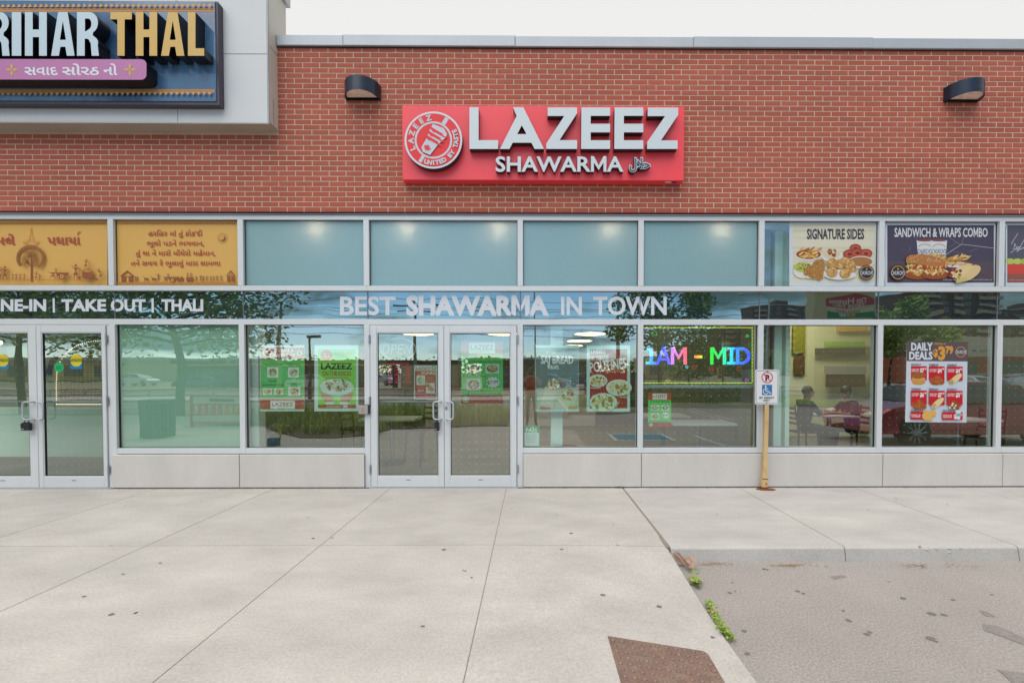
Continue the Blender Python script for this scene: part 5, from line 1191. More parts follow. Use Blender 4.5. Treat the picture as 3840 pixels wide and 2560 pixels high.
def post_sec(y, wl, wr): (xa, z), (xb, _) = FP_(wl, y, SYY+.03), FP_(wr, y, SYY+.03); return xa, xb, z
mb = MB(); a_ = post_sec(470, 1180, 1212); b_ = post_sec(1428, 1150, 1190)
def skew(mb, a_, b_, y0, y1): mb.add([(b_[0], y0, b_[2]), (b_[1], y0, b_[2]), (b_[1], y1, b_[2]), (b_[0], y1, b_[2]), (a_[0], y0, a_[2]), (a_[1], y0, a_[2]), (a_[1], y1, a_[2]), (a_[0], y1, a_[2])], [(0,3,2,1),(4,5,6,7),(0,1,5,4),(1,2,6,5),(2,3,7,6),(3,0,4,7)])
skew(mb, a_, b_, SYY+.002, SYY+.04); part(ps, 'post', mb, M['cream_post'])
mb = MB(); a_ = post_sec(1430, 1145, 1195); b_ = (a_[0], a_[1], .0); skew(mb, a_, b_, SYY-.002, SYY+.05); sl = part(ps, 'post_sleeve', mb, M['cream_post'])
mb = MB(); b2 = (a_[0]-.004, a_[1]+.004, 0); a2 = (a_[0]-.003, a_[1]+.003, .034); skew(mb, a2, b2, SYY-.006, SYY+.054); xm_ = (a_[0]+a_[1])/2; mb.tube([(xm_+.012, SYY-.012, a_[2]-.06), (xm_+.012, SYY, a_[2]-.06)], .008, 8)
mb.box(a_[0]-.001, a_[1]+.001, SYY-.0035, SYY+.0, a_[2]-.008, a_[2]+.002); part(sl, 'rust_patch', mb, M['rust'])
mb = MB(); c = xm_; pts = [(c-.11, SYY+.02), (c-.07, SYY-.03), (c-.01, SYY-.045), (c+.07, SYY-.05), (c+.13, SYY-.02), (c+.10, SYY+.04), (c+.03, SYY+.07), (c-.06, SYY+.065)]; mb.slab([(p[0], p[1]) for p in pts], .0, .010); part(ps, 'base_flange', mb, M['rust'])

# ================================================================== small things on the ground
def leafmesh(mb, p, d, l, w, up=.3):
    d = Vector((math.cos(d), math.sin(d), up)).normalized(); s_ = d.cross(Vector((0, 0, 1))).normalized()*w; p = Vector(p)
    mb.add([p, p+d*l*.4+s_, p+d*l*.85+s_*.7-Vector((0, 0, .15*l)), p+d*l-Vector((0, 0, .25*l)), p+d*l*.85-s_*.7-Vector((0, 0, .15*l)), p+d*l*.4-s_, p+d*l*.5-Vector((0, 0, .02*l))], [(0, 1, 6), (1, 2, 6), (2, 3, 6), (3, 4, 6), (4, 5, 6), (5, 0, 6)])
def weed(name, label, pts, n, l, spread):
    x0, y0 = G(*pts[0], -.1); mb = MB()
    for _ in range(n):
        t = random.random()*(len(pts)-1); i = min(int(t), len(pts)-2); f = t-i; px = pts[i][0]*(1-f)+pts[i+1][0]*f; py = pts[i][1]*(1-f)+pts[i+1][1]*f
        x, y = G(px, py, -.10); x += random.gauss(0, spread)+.01; y += random.gauss(0, spread)
        h = random.uniform(.005, .05); mb.mi = 0 if random.random() < .85 else 1
        leafmesh(mb, (x, y, -.12+h), random.uniform(0, 6.28), l*random.uniform(.6, 1.3), l*.24, random.uniform(.1, .9))
    return single(name, label, 'weed', mb, [M['weed'], M['straw']], (x0, y0, -.12))
weed('weed_clump', 'small dark green weed clump on the asphalt just below the paper bag', [(2586, 2158), (2606, 2180), (2606, 2195)], 46, .045, .014)
weed('weed_strip', 'bright green weeds growing along the ramp edge above the tactile plate', [(2647, 2255), (2662, 2285), (2680, 2318), (2700, 2355), (2716, 2375), (2738, 2392)], 230, .027, .012)
x, y = G(2318, 1826); mb = MB()
for _ in range(22): leafmesh(mb, (x+random.gauss(0, .02), y-.02+random.gauss(0, .008), .004), random.uniform(3.4, 6), .035, .008, random.uniform(.2, 1.2))
single('weed_sprout', 'tiny green weed in the joint at the foot of the stone wall', 'weed', mb, M['weed'], (x, y, 0))
# paper bag
def crumple(name, label):
    def g_(x, y, z=-.10): return (*G(*crop(2480, 2030, .24876)(x, y), z), z)
    mb = MB(); rb = random.Random(5)
    def sheet(c4, n, amp):
        a, b, c, d = [Vector(q) for q in c4]; V = []
        for j in range(n+1):
            for i in range(n+1):
                u, v = i/n, j/n; p = a.lerp(b, u).lerp(d.lerp(c, u), v); V.append(p+Vector((rb.uniform(-amp, amp), rb.uniform(-amp, amp), rb.uniform(-amp, amp))))
        mb.add(V, [(j*(n+1)+i, j*(n+1)+i+1, (j+1)*(n+1)+i+1, (j+1)*(n+1)+i) for j in range(n) for i in range(n)])
    def at(x, y, Y): X, Z = F(*crop(2480, 2030, .24876)(x, y), Y); return (X, Y, Z)
    sheet([at(165, 175, -2.10), at(250, 150, -2.14), at(400, 395, -2.24), at(215, 270, -2.12)], 5, .003)
    sheet([at(250, 150, -2.14), at(285, 180, -2.17), at(420, 345, -2.26), at(400, 395, -2.24)], 4, .003)
    sheet([at(350, 240, -2.12), at(480, 210, -2.16), at(515, 280, -2.20), at(410, 330, -2.22)], 5, .006)
    sheet([at(400, 395, -2.24), at(410, 330, -2.22), at(515, 280, -2.20), at(485, 392, -2.25)], 5, .005)
    sheet([at(215, 230, -2.08), at(350, 240, -2.09), at(410, 330, -2.14), at(300, 330, -2.12)], 4, .004)
    return single(name, label, 'paper bag', mb, M['bag'], at(330, 395, -2.2))
crumple('paper_bag', 'crumpled brown paper bag lying in the corner where ramp meets kerb')
# dry stems and litter along the kerb
mb = MB(); rb = random.Random(9)
for px, py, n, sx in ((2690, 2113, 60, 45), (2960, 2116, 30, 30), (3440, 2120, 50, 22), (3560, 2116, 12, 20), (3640, 2124, 14, 40), (3060, 2120, 14, 25), (2560, 2115, 12, 20)):
    for _ in range(n):
        x, y = G(px+rb.gauss(0, sx), py+rb.gauss(0, 5), -.12); y = min(y, -2.04); leafmesh(mb, (x, y, -.115), rb.uniform(0, 6.28), rb.uniform(.008, .022), .003, .1)
part(lot, 'leaf_litter', mb, M['litter'], world=False, kind='stuff')
mb = MB()
for px, py, l, a_ in ((2925, 2117, .20, .02), (2940, 2121, .22, -.06), (2960, 2119, .18, .05), (2990, 2118, .14, -.03), (2640, 2117, .15, .03), (2665, 2114, .12, -.1), (2955, 2124, .10, .3)):
    x, y = G(px, py, -.12); mb.tube([(x-l/2, y+l/2*math.sin(a_), -.115), (x, y, -.110), (x+l/2, y-l/2*math.sin(a_), -.115)], .0022, 5)
single('dry_stems', 'thin straw coloured dry stems lying at the foot of the kerb', 'straw', mb, M['straw'], (*G(2940, 2121, -.12), -.12))
def drop(px, py, z, l, name, label, m):
    x, y = G(px, py, z); mb = MB(); leafmesh(mb, (x, y, z+.003), rb.uniform(0, 6.28), l, l*.3, .05); leafmesh(mb, (x, y, z+.004), rb.uniform(0, 6.28), l*.7, l*.25, .2); single(name, label, 'leaf', mb, m, (x, y, z), 'fallen leaves')
drop(502, 2298, 0, .026, 'fallen_leaf', 'small red leaf on the pavement, near the bottom left', M['rust'])
drop(2156-416, 2140, 0, .022, 'fallen_leaf', 'tiny brown leaf on the slab in front of the LAZEEZ doors', M['rust'])
drop(2872, 2134, -.12, .030, 'fallen_leaf', 'red brown leaf on the asphalt below the kerb', M['rust'])
drop(3637, 2180, -.12, .03, 'fallen_leaf', 'orange curled leaf on the asphalt at right', M['straw'])
drop(3552, 1892, 0, .026, 'fallen_leaf', 'brown leaf on the raised pavement at right', M['rust'])
drop(1157, 1941, 0, .024, 'fallen_leaf', 'red leaf scrap on the pavement under the falafel poster', M['rust'])
# ================================================================== interiors
ZCE = 3.45
mb = MB(); mb.box(XL, XR, .14, 12, -.05, .004); struct('interior_floor', mb, M['floor_in'])
mb = MB(); mb.box(XL, XR, .16, 12, ZCE, ZCE+.05); struct('interior_ceiling', mb, M['white'])
xp1, xp2 = mul[2]+.06, mul[6]+.16
for xw, nm in ((xp1, 'partition_wall'), (xp2, 'partition_wall')):
    mb = MB(); mb.box(xw-.06, xw+.06, .20, 12, .004, ZCE); struct(nm, mb, M['interior'])
mb = MB(); mb.box(XL, XR, 9, 9.1, .004, ZCE); struct('interior_wall', mb, M['interior'])
mb = MB(); mb.box(9.2, 9.3, .16, 9, .004, ZCE); struct('interior_side_wall', mb, M['interior']); mb = MB(); mb.box(XL, XL+.1, .16, 9, .004, ZCE); struct('interior_side_wall', mb, M['interior'])
# white column in the shawarma shop
def column(name, label, px0, px1, Y, mt, zt=ZCE):
    x0, x1 = fx(px0, 1400, Y), fx(px1, 1400, Y); mb = MB(); mb.bevbox(x0, x1, Y, Y+.15, .004, zt, .004)
    return single(name, label, 'column', mb, mt, ((x0+x1)/2, Y+.07, 0))
M['colw'] = mat('white_column', A(222, 236, 228, 1.0), .7)
column('column', 'white square column behind the SAJ BREAD WRAPS poster', 2066, 2110, .18, M['colw'])
column('column', 'pale column behind the left edge of the falafel poster window', 921, 968, .15, M['colw'])
column('column', 'pale green column seen through the glass just right of the parking sign', 2902, 2932, .25, M['colw'])
column('column', 'narrow white column edge right of the green column behind the parking sign', 2946, 2962, .22, M['colw'])
mb = MB(); x0, x1 = fx(2864, 1400, .3), fx(2898, 1400, .3); mb.box(x0, x1, .3, .33, .004, ZCE)
single('red_panel', 'dark red wall panel behind the permit sign, at the shop partition', 'panel', mb, mat('dark_red_panel', A(110, 40, 34), .5), (x0, .3, 0))
pd = root('pendant_lamp', 'glowing flat pendant disc over the left leaf of the LAZEEZ doors', 'pendant lamp', (-2.41, 3.56, 2.33), 'glowing disc pendant lamps inside the shawarma shop')
mb = MB(); mb.ell((0, 0, 0), (.33, .33, .022), 24, 6); part(pd, 'lamp_disc', mb, M['pendant'], world=False)
mb = MB(); mb.tube([(0, 0, .02), (0, 0, ZCE-2.33)], .006, 5); part(pd, 'cord', mb, M['black'], world=False)
for (x, y, s) in ((-.62, 3.56, 'glowing flat pendant disc over the right leaf of the LAZEEZ doors'), (1.23, 3.56, 'nearest glowing disc of the row above the SAJ BREAD poster'), (1.23, 5.66, 'middle glowing disc of the row above the SAJ BREAD poster'), (1.23, 7.7, 'farthest glowing disc of the row above the SAJ BREAD poster')):
    copy_tree(pd, (x, y, 2.33), label=s)
# warm downlights just behind the frosted upper row
dl0 = None
labs = ['downlight glowing through the first frosted pane, over the falafel poster', 'downlight glowing through the wide frosted pane, left one of two', 'downlight glowing through the wide frosted pane, right one of two', 'downlight glowing through the frosted pane above the poutines poster', 'downlight glowing through the frosted pane above the led sign']
for (px, py), lb in zip(((1204, 862), (1534, 860), (1873, 862), (2278, 862), (2687, 864)), labs):
    x, z = F(px, py, GY+.15)
    if dl0 is None:
        dl0 = root('downlight', lb, 'downlight', (x, GY+.15, z), 'warm downlights behind the frosted panes')
        mb = MB(); mb.tube([(0, 0, .03), (0, 0, .10)], .045, 14); part(dl0, 'housing', mb, M['white'], world=False)
        mb = MB(); mb.ell((0, 0, .02), (.03, .03, .02), 12, 6); part(dl0, 'bulb', mb, M['bulb'], world=False)
    else: copy_tree(dl0, (x, GY+.15, z), label=lb)
    ld = bpy.data.lights.new('downlight_light', 'POINT'); ld.energy = 3.2; ld.color = (1, .84, .66); ld.shadow_soft_size = .03
    lo = bpy.data.objects.new('downlight_light', ld); C.objects.link(lo); lo.location = (x, GY+.14, z-.015)
# added point lights that brighten the shop interiors, with no fixtures of their own
for x, y in ((-1.6, 4.5), (1.2, 5), (5.6, 3.0), (-6.3, 3.0)):
    ld = bpy.data.lights.new('room_fill_light', 'POINT'); ld.energy = 75 if x > 5 else (70 if x < -5 else 26); ld.color = (1, .90, .78); ld.shadow_soft_size = .4
    lo = bpy.data.objects.new('room_fill_light', ld); C.objects.link(lo); lo.location = (x, y, 3.1)
# table, chairs
def table(label, x, y, w, d, h=.76, grp='white tables inside the shops'):
    t = root('table', label, 'table', (x, y, .004), grp); mb = MB(); mb.bevbox(-w/2, w/2, -d/2, d/2, h-.03, h, .004); part(t, 'tabletop', mb, M['white'], world=False)
    mb = MB(); mb.tube([(0, 0, .02), (0, 0, h-.03)], .035, 10); part(t, 'pedestal', mb, M['chrome'], world=False); mb = MB(); mb.tube([(0, 0, 0), (0, 0, .02)], .24, 18); part(t, 'foot', mb, M['black'], world=False); return t
table('white table inside, seen below the led sign beside the small green poster', 2.55, .95, .95, .62)
table('white table inside, farther back than the one below the led sign', 2.35, 2.1, .8, .6)
table('white table between the seated people in the chicken shop window', 5.38, 2.15, .62, .7)
table('white table inside, seen through the left leaf of the LAZEEZ doors', -2.35, 1.6, .9, .6)
table('white table behind the DAILY DEALS poster', 7.0, 1.4, .9, .6)
def chair(label, x, y, rz, h=.46, grp='dark wooden chairs inside the shops'):
    t = root('chair', label, 'chair', (x, y, .004), grp, rz); s = .19
    mb = MB(); mb.bevbox(-s, s, -s, s, h-.03, h, .005); part(t, 'seat', mb, M['wood'], world=False)
    for a, b in ((-1, -1), (1, -1), (-1, 1), (1, 1)):
        mb = MB(); mb.tube([(a*(s-.02), b*(s-.02), h-.03), (a*(s+.01), b*(s+.01), 0)], .016, 6); part(t, 'leg', mb, M['wood'], world=False)
    for a in (-1, 1): mb = MB(); mb.tube([(a*(s-.02), s-.02, h), (a*(s-.02), s+.06, h+.46)], .015, 6); part(t, 'back_post', mb, M['wood'], world=False)
    for k in range(4): mb = MB(); mb.bevbox(-s+.02, s-.02, s+.0+k*.013, s+.018+k*.013, h+.12+k*.09, h+.16+k*.09, .003); part(t, 'back_slat', mb, M['wood'], world=False)
    return t
chair('dark slat back chair behind the pull handle in the left leaf of the LAZEEZ doors', -1.83, 1.5, -.6, .6)
chair('dark slat back chair nearest the hinges of the left LAZEEZ door leaf', -2.9, 1.55, 1.4, .6)
chair('dark chair of the left seated person behind the chicken shop window', 4.93, 2.2, math.pi/2)
chair('dark chair of the right seated person behind the chicken shop window', 5.88, 2.2, -math.pi/2)
chair('dark chair below the cropped poster, at the right edge', 7.55, 1.5, -1.2); 
# counter, menu boards
ct = root('service_counter', 'pale service counter at the back of the shawarma shop', 'counter', (-.8, 7, .004)); mb = MB(); mb.bevbox(-2.2, 2.6, -.35, .35, 0, 1.05, .01); part(ct, 'body', mb, M['cream'], world=False); mb = MB(); mb.bevbox(-2.25, 2.65, -.4, .4, 1.05, 1.10, .01); part(ct, 'counter_top', mb, M['wood'], world=False)
for k, lb in enumerate(('left menu board above the counter', 'middle menu board above the counter', 'right menu board above the counter')):
    mb = MB(); mb.bevbox(-2.6+k*1.5, -1.3+k*1.5, 8.9, 8.96, 2.2, 2.95, .01); single('menu_board', 'dark '+lb+' of the shawarma shop', 'menu board', mb, M['dark_in'], (-2+k*1.5, 8.93, 2.2), 'menu boards')
# chicken shop back wall colours
def wallpanel(name, label, px0, py0, px1, py1, Y, col, cat='wall panel'):
    x0, z1 = F(px0, py0, Y); x1, z0 = F(px1, py1, Y); z0 = max(z0, .01); mb = MB(); mb.bevbox(x0, x1, Y, Y+.04, z0, z1, .004); return single(name, label, cat, mb, mat('wall_panel', A(*col), .7), ((x0+x1)/2, Y, z0))
wallpanel('wall_cladding', 'cream wall behind the seated people in the chicken shop', 2965, 1100, 3295, 1720, 4.6, (226, 220, 168))
wallpanel('olive_board', 'olive board high on the wall, right of the permit sign', 2975, 1215, 3020, 1325, 4.5, (150, 145, 20))
wallpanel('brown_board', 'brown board below the olive board in the chicken shop', 2980, 1335, 3018, 1405, 4.5, (110, 62, 34))
wallpanel('orange_menu', 'orange strip of the menu above the chicken shop counter', 3140, 1225, 3255, 1243, 4.4, (224, 160, 60))
wallpanel('green_menu', 'green strip of the menu above the chicken shop counter', 3095, 1280, 3245, 1300, 4.4, (150, 190, 60))
wallpanel('dark_menu', 'dark strip of the menu above the chicken shop counter', 3060, 1305, 3245, 1330, 4.4, (70, 64, 40))
wallpanel('grey_hood', 'grey hood over the serving hatch in the chicken shop', 3095, 1372, 3250, 1400, 4.3, (160, 156, 150))
wallpanel('serving_hatch', 'dark serving hatch in the chicken shop wall', 3100, 1402, 3245, 1450, 4.35, (78, 48, 26))
# arch screen in the thali restaurant
AY = .62
ar = root('arch_screen', 'gold lattice arch with rope lights seen through the right thali door leaf', 'screen', (*[F(*R_DL(890, 760), AY)[0], AY], .3))
def FA(x, y, Y=AY): return F(*R_DL(x, y), Y)
mb = MB(); V = []; Fs = []; n = 24
for i in range(n+1):
    t = math.pi+math.pi*i/n; X0_, Z0q = FA(890+510*math.cos(t)*.97, 520+345*math.sin(t)); X1_, Z1q = FA(890+455*math.cos(t)*.97, 520+300*math.sin(t)); V += [(X0_, AY, Z0q), (X1_, AY, Z1q)]
    if i: Fs.append((2*i-2, 2*i, 2*i+1, 2*i-1))
mb.add(V, Fs); part(ar, 'arch_rim', mb, mat('dark_green_rim', A(20, 52, 44), .4))
mb = MB()
for i in range(0, 20):
    for j in range(0, 27):
        x = 520+i*37; y = 240+j*21*1.0
        if ((x-890)/400)**2+((min(y, 520)-520)/285)**2 > 1 or y > 750: continue
        X0_, Z1q = FA(x, y, AY+.01); X1_, Z0q = FA(x+28, y+15, AY+.01); mb.col = A(168, 150, 80) if j < 20 else A(160, 110, 78)
        q = (X1_-X0_)*.3; mb.box(X0_, X1_, AY, AY+.01, Z0q, Z0q+.012); mb.box(X0_, X1_, AY, AY+.01, Z1q-.012, Z1q); mb.box(X0_+q, X1_-q, AY, AY+.01, Z0q+.02, Z1q-.02)
part(ar, 'lattice', mb, M['print'], kind='stuff')
pts = [FA(508, 770), FA(506, 600), FA(512, 480)]+[FA(890+375*math.cos(t), 500+275*math.sin(t)) for t in [math.radians(188+i*6) for i in range(28)]]
mb = MB(); P = [Vector((x, AY-.03, z)) for x, z in pts]
for a, b in zip(P, P[1:]):
    L_ = (b-a).length; k = max(1, int(L_/.028))
    for i in range(k): p = a.lerp(b, i/k); mb.ell(p, (.006, .006, .006), 5, 3)
a, b = FA(508, 772), FA(1300, 772)
for i in range(60): f = i/60; mb.ell((a[0]*(1-f)+b[0]*f, AY-.03, a[1]*(1-f)+b[1]*f), (.006, .006, .006), 5, 3)
part(ar, 'rope_light', mb, emis('rope_light', (1, .70, .42), 1.6), kind='stuff')
mb = MB(); x0, z1 = FA(380, 800); mb.box(x0-1.2, x0+3.2, AY+.05, AY+.1, FA(0, 1232)[1], z1); mb2_ = mb; part(ar, 'dado_panel', mb, M['greenfilm'])
mb = MB(); mb.box(XL, xp1-.06, 2.6, 2.7, .004, ZCE); single('back_wall', 'pale green wall at the back of the thali restaurant', 'wall', mb, mat('pale_green_wall', A(178, 190, 150), .8), (-7, 2.65, 0))
lt = root('lantern', 'small glowing lantern seen in the left thali door leaf', 'lantern', (*[F(6, 1325, .9)[0], .9], F(6, 1332, .9)[1])); mb = MB(); mb.tube([(0, 0, 0), (0, 0, .03), (0, 0, .12), (0, 0, .16)], [.05, .06, .04, .015], 8); part(lt, 'cage', mb, M['black'], world=False); mb = MB(); mb.ell((0, -.01, .19), (.022, .022, .03), 8, 6); part(lt, 'flame_bulb', mb, M['bulb'], world=False)

# ================================================================== people
def person(name, label, J, Ed, cols, mats, loc, rz=0, hair=True, headc=None, facing=1):
    me = bpy.data.meshes.new('body'); names = list(J); me.from_pydata([J[k][0] for k in names], [(names.index(a), names.index(b)) for a, b in Ed], [])
    o = bpy.data.objects.new('body', me); C.objects.link(o); m1 = o.modifiers.new('s', 'SKIN'); m1.use_smooth_shade = True; m2 = o.modifiers.new('u', 'SUBSURF'); m2.levels = 2
    for i, k in enumerate(names):
        r = J[k][1]; r = (r, r) if not isinstance(r, tuple) else r; me.skin_vertices[0].data[i].radius = r; me.skin_vertices[0].data[i].use_root = (k == 'pelvis')
    dg = bpy.context.evaluated_depsgraph_get(); nm = bpy.data.meshes.new_from_object(o.evaluated_get(dg)); bpy.data.objects.remove(o)
    nm.name = 'body'; nm.materials.clear()
    for m in mats: nm.materials.append(m)
    segs_ = [(Vector(J[a][0]), Vector(J[b][0]), cols.get((a, b), 0)) for a, b in Ed]
    for p in nm.polygons:
        c = p.center; best = None
        for a, b, k in segs_:
            ab = b-a; t = max(0, min(1, (c-a).dot(ab)/ab.length_squared)); d = (a+ab*t-c).length
            if best is None or d < best[0]: best = (d, k)
        p.material_index = best[1]; p.use_smooth = True
    t = root(name, label, 'person', loc, None, rz)
    b = bpy.data.objects.new('body', nm); C.objects.link(b); b.parent = t
    h = Vector(headc); mb = MB(); mb.ell(h+Vector((0, -.018, .028)), (.086, .096, .098), 14, 10); part(b, 'hair', mb, M['hair'], world=False)
    mb = MB(); mb.ell(h+Vector((0, .098, -.015)), (.013, .02, .022), 8, 6); mb.mi = 1
    for s in (-1, 1): mb.ell(h+Vector((s*.033, .088, .012)), (.011, .007, .007), 8, 5)
    mb.mi = 2; mb.ell(h+Vector((0, .088, -.055)), (.024, .008, .006), 8, 5); mb.mi = 0
    for s in (-1, 1): mb.ell(h+Vector((s*.084, -.0, -.01)), (.012, .02, .03), 8, 6)
    part(b, 'face', mb, [M['skin'], M['black'], M['carred']], world=False)
    return t, b
def fingers(b, w, d, side):
    w = Vector(w); d = Vector(d).normalized(); u = Vector((side, 0, 0)); s_ = d.cross(u).normalized(); mb = MB()
    for k, l in enumerate((.062, .072, .068, .052)):
        p = w+s_*(k-1.5)*.02+d*.03; mb.tube([p, p+d*l*.5, p+d*l*.85-u*.012, p+d*l*.9-u*.03], [.009, .0085, .008, .006], 6)
    mb.tube([w-s_*.03, w-s_*.05+d*.03-u*.01, w-s_*.045+d*.06-u*.02], [.011, .010, .007], 6); part(b, 'hand_fingers', mb, M['skin'], world=False)
ED = [('pelvis','waist'),('waist','chest'),('chest','neck0'),('neck0','neck'),('neck','head'),('head','crown')]
for s in 'lr': ED += [('chest','sh'+s),('sh'+s,'el'+s),('el'+s,'wr'+s),('wr'+s,'pa'+s),('pelvis','hip'+s),('hip'+s,'kn'+s),('kn'+s,'an'+s),('an'+s,'toe'+s)]
def cols():
    c = {('neck0','neck'): 0, ('neck','head'): 0, ('head','crown'): 0, ('pelvis','waist'): 1, ('waist','chest'): 1, ('chest','neck0'): 1}
    for s in 'lr': c.update({('chest','sh'+s): 1, ('sh'+s,'el'+s): 1, ('el'+s,'wr'+s): 0, ('wr'+s,'pa'+s): 0, ('pelvis','hip'+s): 2, ('hip'+s,'kn'+s): 2, ('kn'+s,'an'+s): 2, ('an'+s,'toe'+s): 3})
    return c
J = {'pelvis': ((0,0,.93),(.15,.11)), 'waist': ((0,0,1.08),(.13,.10)), 'chest': ((0,0,1.27),(.15,.11)), 'neck0': ((0,0,1.39),.07), 'neck': ((0,.01,1.44),.052), 'head': ((0,.02,1.53),(.072,.085)), 'crown': ((0,.015,1.60),(.07,.08))}
for s, k in (('l', -1), ('r', 1)): J.update({'sh'+s: ((k*.17,0,1.35),.062), 'el'+s: ((k*.27,.14,1.16),.045), 'wr'+s: ((k*.09,.31,1.42),.03), 'pa'+s: ((k*.06,.34,1.47),(.035,.022)), 'hip'+s: ((k*.09,0,.88),.092), 'kn'+s: ((k*.11,.02,.49),.062), 'an'+s: ((k*.12,-.01,.09),.042), 'toe'+s: ((k*.14,.14,.045),(.04,.03))})
ph, b = person('person', 'person in a red shirt and dark trousers mirrored in the glass by the doors', J, ED, cols(), [M['skin'], M['shirt_red'], M['trouser'], M['shoe']], (-.02, -6.75, .003), headc=(0, .02, 1.555))
for k in (-1, 1): fingers(b, (k*.06, .35, 1.48), (-k*.3, .5, .6), k)
hc = root('hand_camera', 'small black camera held up by the person in the red shirt', 'camera', (-.02, -6.36, 1.50)); mb = MB(); mb.bevbox(-.065, .065, -.03, .03, -.045, .045, .006); part(hc, 'camera_body', mb, M['black'], world=False); mb = MB(); mb.tube([(0, .03, 0), (0, .09, 0)], .034, 14); part(hc, 'lens', mb, M['black'], world=False)
def seated(label, x, y, rz, lean, shirt):
    J = {'pelvis': ((0,0,.54),(.15,.12)), 'waist': ((0,.02+lean*.3,.68),(.13,.105)), 'chest': ((0,.03+lean,.88),(.15,.11)), 'neck0': ((0,.04+lean*1.2,1.0),.07), 'neck': ((0,.05+lean*1.3,1.05),.052), 'head': ((0,.07+lean*1.5,1.13),(.072,.085)), 'crown': ((0,.065+lean*1.5,1.20),(.07,.08))}
    for s, k in (('l', -1), ('r', 1)): J.update({'sh'+s: ((k*.17,.03+lean,.96),.062), 'el'+s: ((k*.23,.16+lean,.76),.045), 'wr'+s: ((k*.13,.38+lean,.79),.03), 'pa'+s: ((k*.10,.44+lean,.785),(.035,.018)), 'hip'+s: ((k*.09,.04,.52),.09), 'kn'+s: ((k*.12,.44,.50),.062), 'an'+s: ((k*.12,.42,.09),.042), 'toe'+s: ((k*.13,.56,.045),(.04,.03))})
    t, b = person('person', label, J, ED, cols(), [M['skin'], shirt, M['trouser'], M['shoe']], (x, y, .004), rz, headc=(0, .07+lean*1.5, 1.155))
    for k in (-1, 1): fingers(b, (k*.10, .45+lean, .785), (-k*.2, 1, 0), k)
seated('person in dark teal clothes seated facing right behind the chicken shop window', 4.93, 2.2, -math.pi/2, .02, M['teal_cloth'])
seated('person in dark clothes seated facing left, leaning over the table behind the chicken shop window', 5.86, 2.2, math.pi/2, .06, M['teal_cloth'])

# ================================================================== the street mirrored in the glass
def Mr(px, py, dw):                            # photo pixel seen mirrored in the glass -> point at distance dw before the shops
    X, Z = F(px, py, dw+.1); return X, -dw, Z
def Mg(px, py, z=0.): X, Y = G(px, py, z); return X, -Y+.1
# left paving bed of ornamental grasses
bed = [Mg(*p) for p in ((970, 1594), (1040, 1622), (1120, 1646), (1240, 1646), (1368, 1635), (1476, 1608), (1691, 1602), (1899, 1590), (1913, 1560))]
bed = [(x, min(y, -4.3)) for x, y in bed]+[(-.9, -9.9), (-9.5, -9.9), (-10, -8)]
mb = MB(); mb.slab(bed, -.15, .02); struct('planting_bed', mb, M['soil'])
def inside(p, poly):
    r = False; n = len(poly)
    for k in range(n):
        (xa, ya), (xb, yb) = poly[k], poly[(k+1) % n]
        if (ya > p[1]) != (yb > p[1]) and p[0] < (xb-xa)*(p[1]-ya)/(yb-ya)+xa: r = not r
    return r
mb = MB(); rb = random.Random(4); cnt = 0
while cnt < 190:
    x = rb.uniform(-10, -.8); y = rb.uniform(-9.9, -4.2)
    if not inside((x, y), bed) or y > -4.75 and rb.random() < .7: continue
    if math.hypot(x, y+5.84) < 1.0: continue
    cnt += 1; hh = rb.uniform(.3, .62) if y < -6 else rb.uniform(.2, .42)
    for _ in range(70):
        a = rb.uniform(0, 6.28); l = hh*rb.uniform(.6, 1.1); bx, by = x+rb.gauss(0, .09), y+rb.gauss(0, .09); sp_ = rb.uniform(.1, .75)*l; w = .007
        p1 = (bx+math.cos(a)*sp_*.4, by+math.sin(a)*sp_*.4, l*.6); p2 = (bx+math.cos(a)*sp_, by+math.sin(a)*sp_, l); q = (-math.sin(a)*w, math.cos(a)*w)
        mb.add([(bx-q[0], by-q[1], 0), (bx+q[0], by+q[1], 0), (p1[0]+q[0], p1[1]+q[1], p1[2]), (p1[0]-q[0], p1[1]-q[1], p1[2]), p2], [(0, 1, 2, 3), (3, 2, 4)])
o = bpy.data.objects.new('ornamental_grass', mb.mesh('ornamental_grass', [M['grass']])); C.objects.link(o); o['kind'] = 'stuff'; o['label'] = 'tufts of ornamental grass in the bed mirrored in the doors'
# plaza to the left of the bed
mb = MB(); mb.slab([(-30, -6.6), (-9.9, -6.6), (-9.4, -9.8), (-30, -9.8)], -.2, -.002); struct('plaza', mb, M['concrete'])
# road with kerbs and lines
def sheet(name, x0, x1, y0, y1, z, m): mb = MB(); mb.add([(x0, y0, z), (x1, y0, z), (x1, y1, z), (x0, y1, z)], [(0, 1, 2, 3)]); return struct(name, mb, m)
sheet('road', -120, 1.5, -18.4, -10.0, -.118, M['road'])
for y in (-12.2, -14.6): sheet('road_line', -60, 1.0, y-.06, y+.06, -.113, M['whitep'])
mb = MB(); mb.box(-120, 3.4, -21.5, -18.4, -.2, .02); struct('sidewalk', mb, M['concrete'])
sheet('road', -120, 120, -33.5, -21.5, -.10, M['road'])
mb = MB(); mb.box(-120, 120, -25.2, -24.6, -.2, .03); struct('median_kerb', mb, M['concrete'])
mb = MB(); mb.box(-120, 120, -36, -33.5, -.2, .03); struct('sidewalk', mb, M['concrete'])
# guard rail
gr_ = root('guard_rail', 'orange topped low rail along the road, mirrored in the doors', 'rail', (-10, -22.0, 0))
mb = MB(); mb.box(-32, 6, -22.05, -21.95, .42, .50); part(gr_, 'rail', mb, M['orange'])
for k in range(20): mb = MB(); x = -32+k*2; mb.box(x, x+.08, -22.04, -21.96, -.1, .42); part(gr_, 'post', mb, M['chrome'])
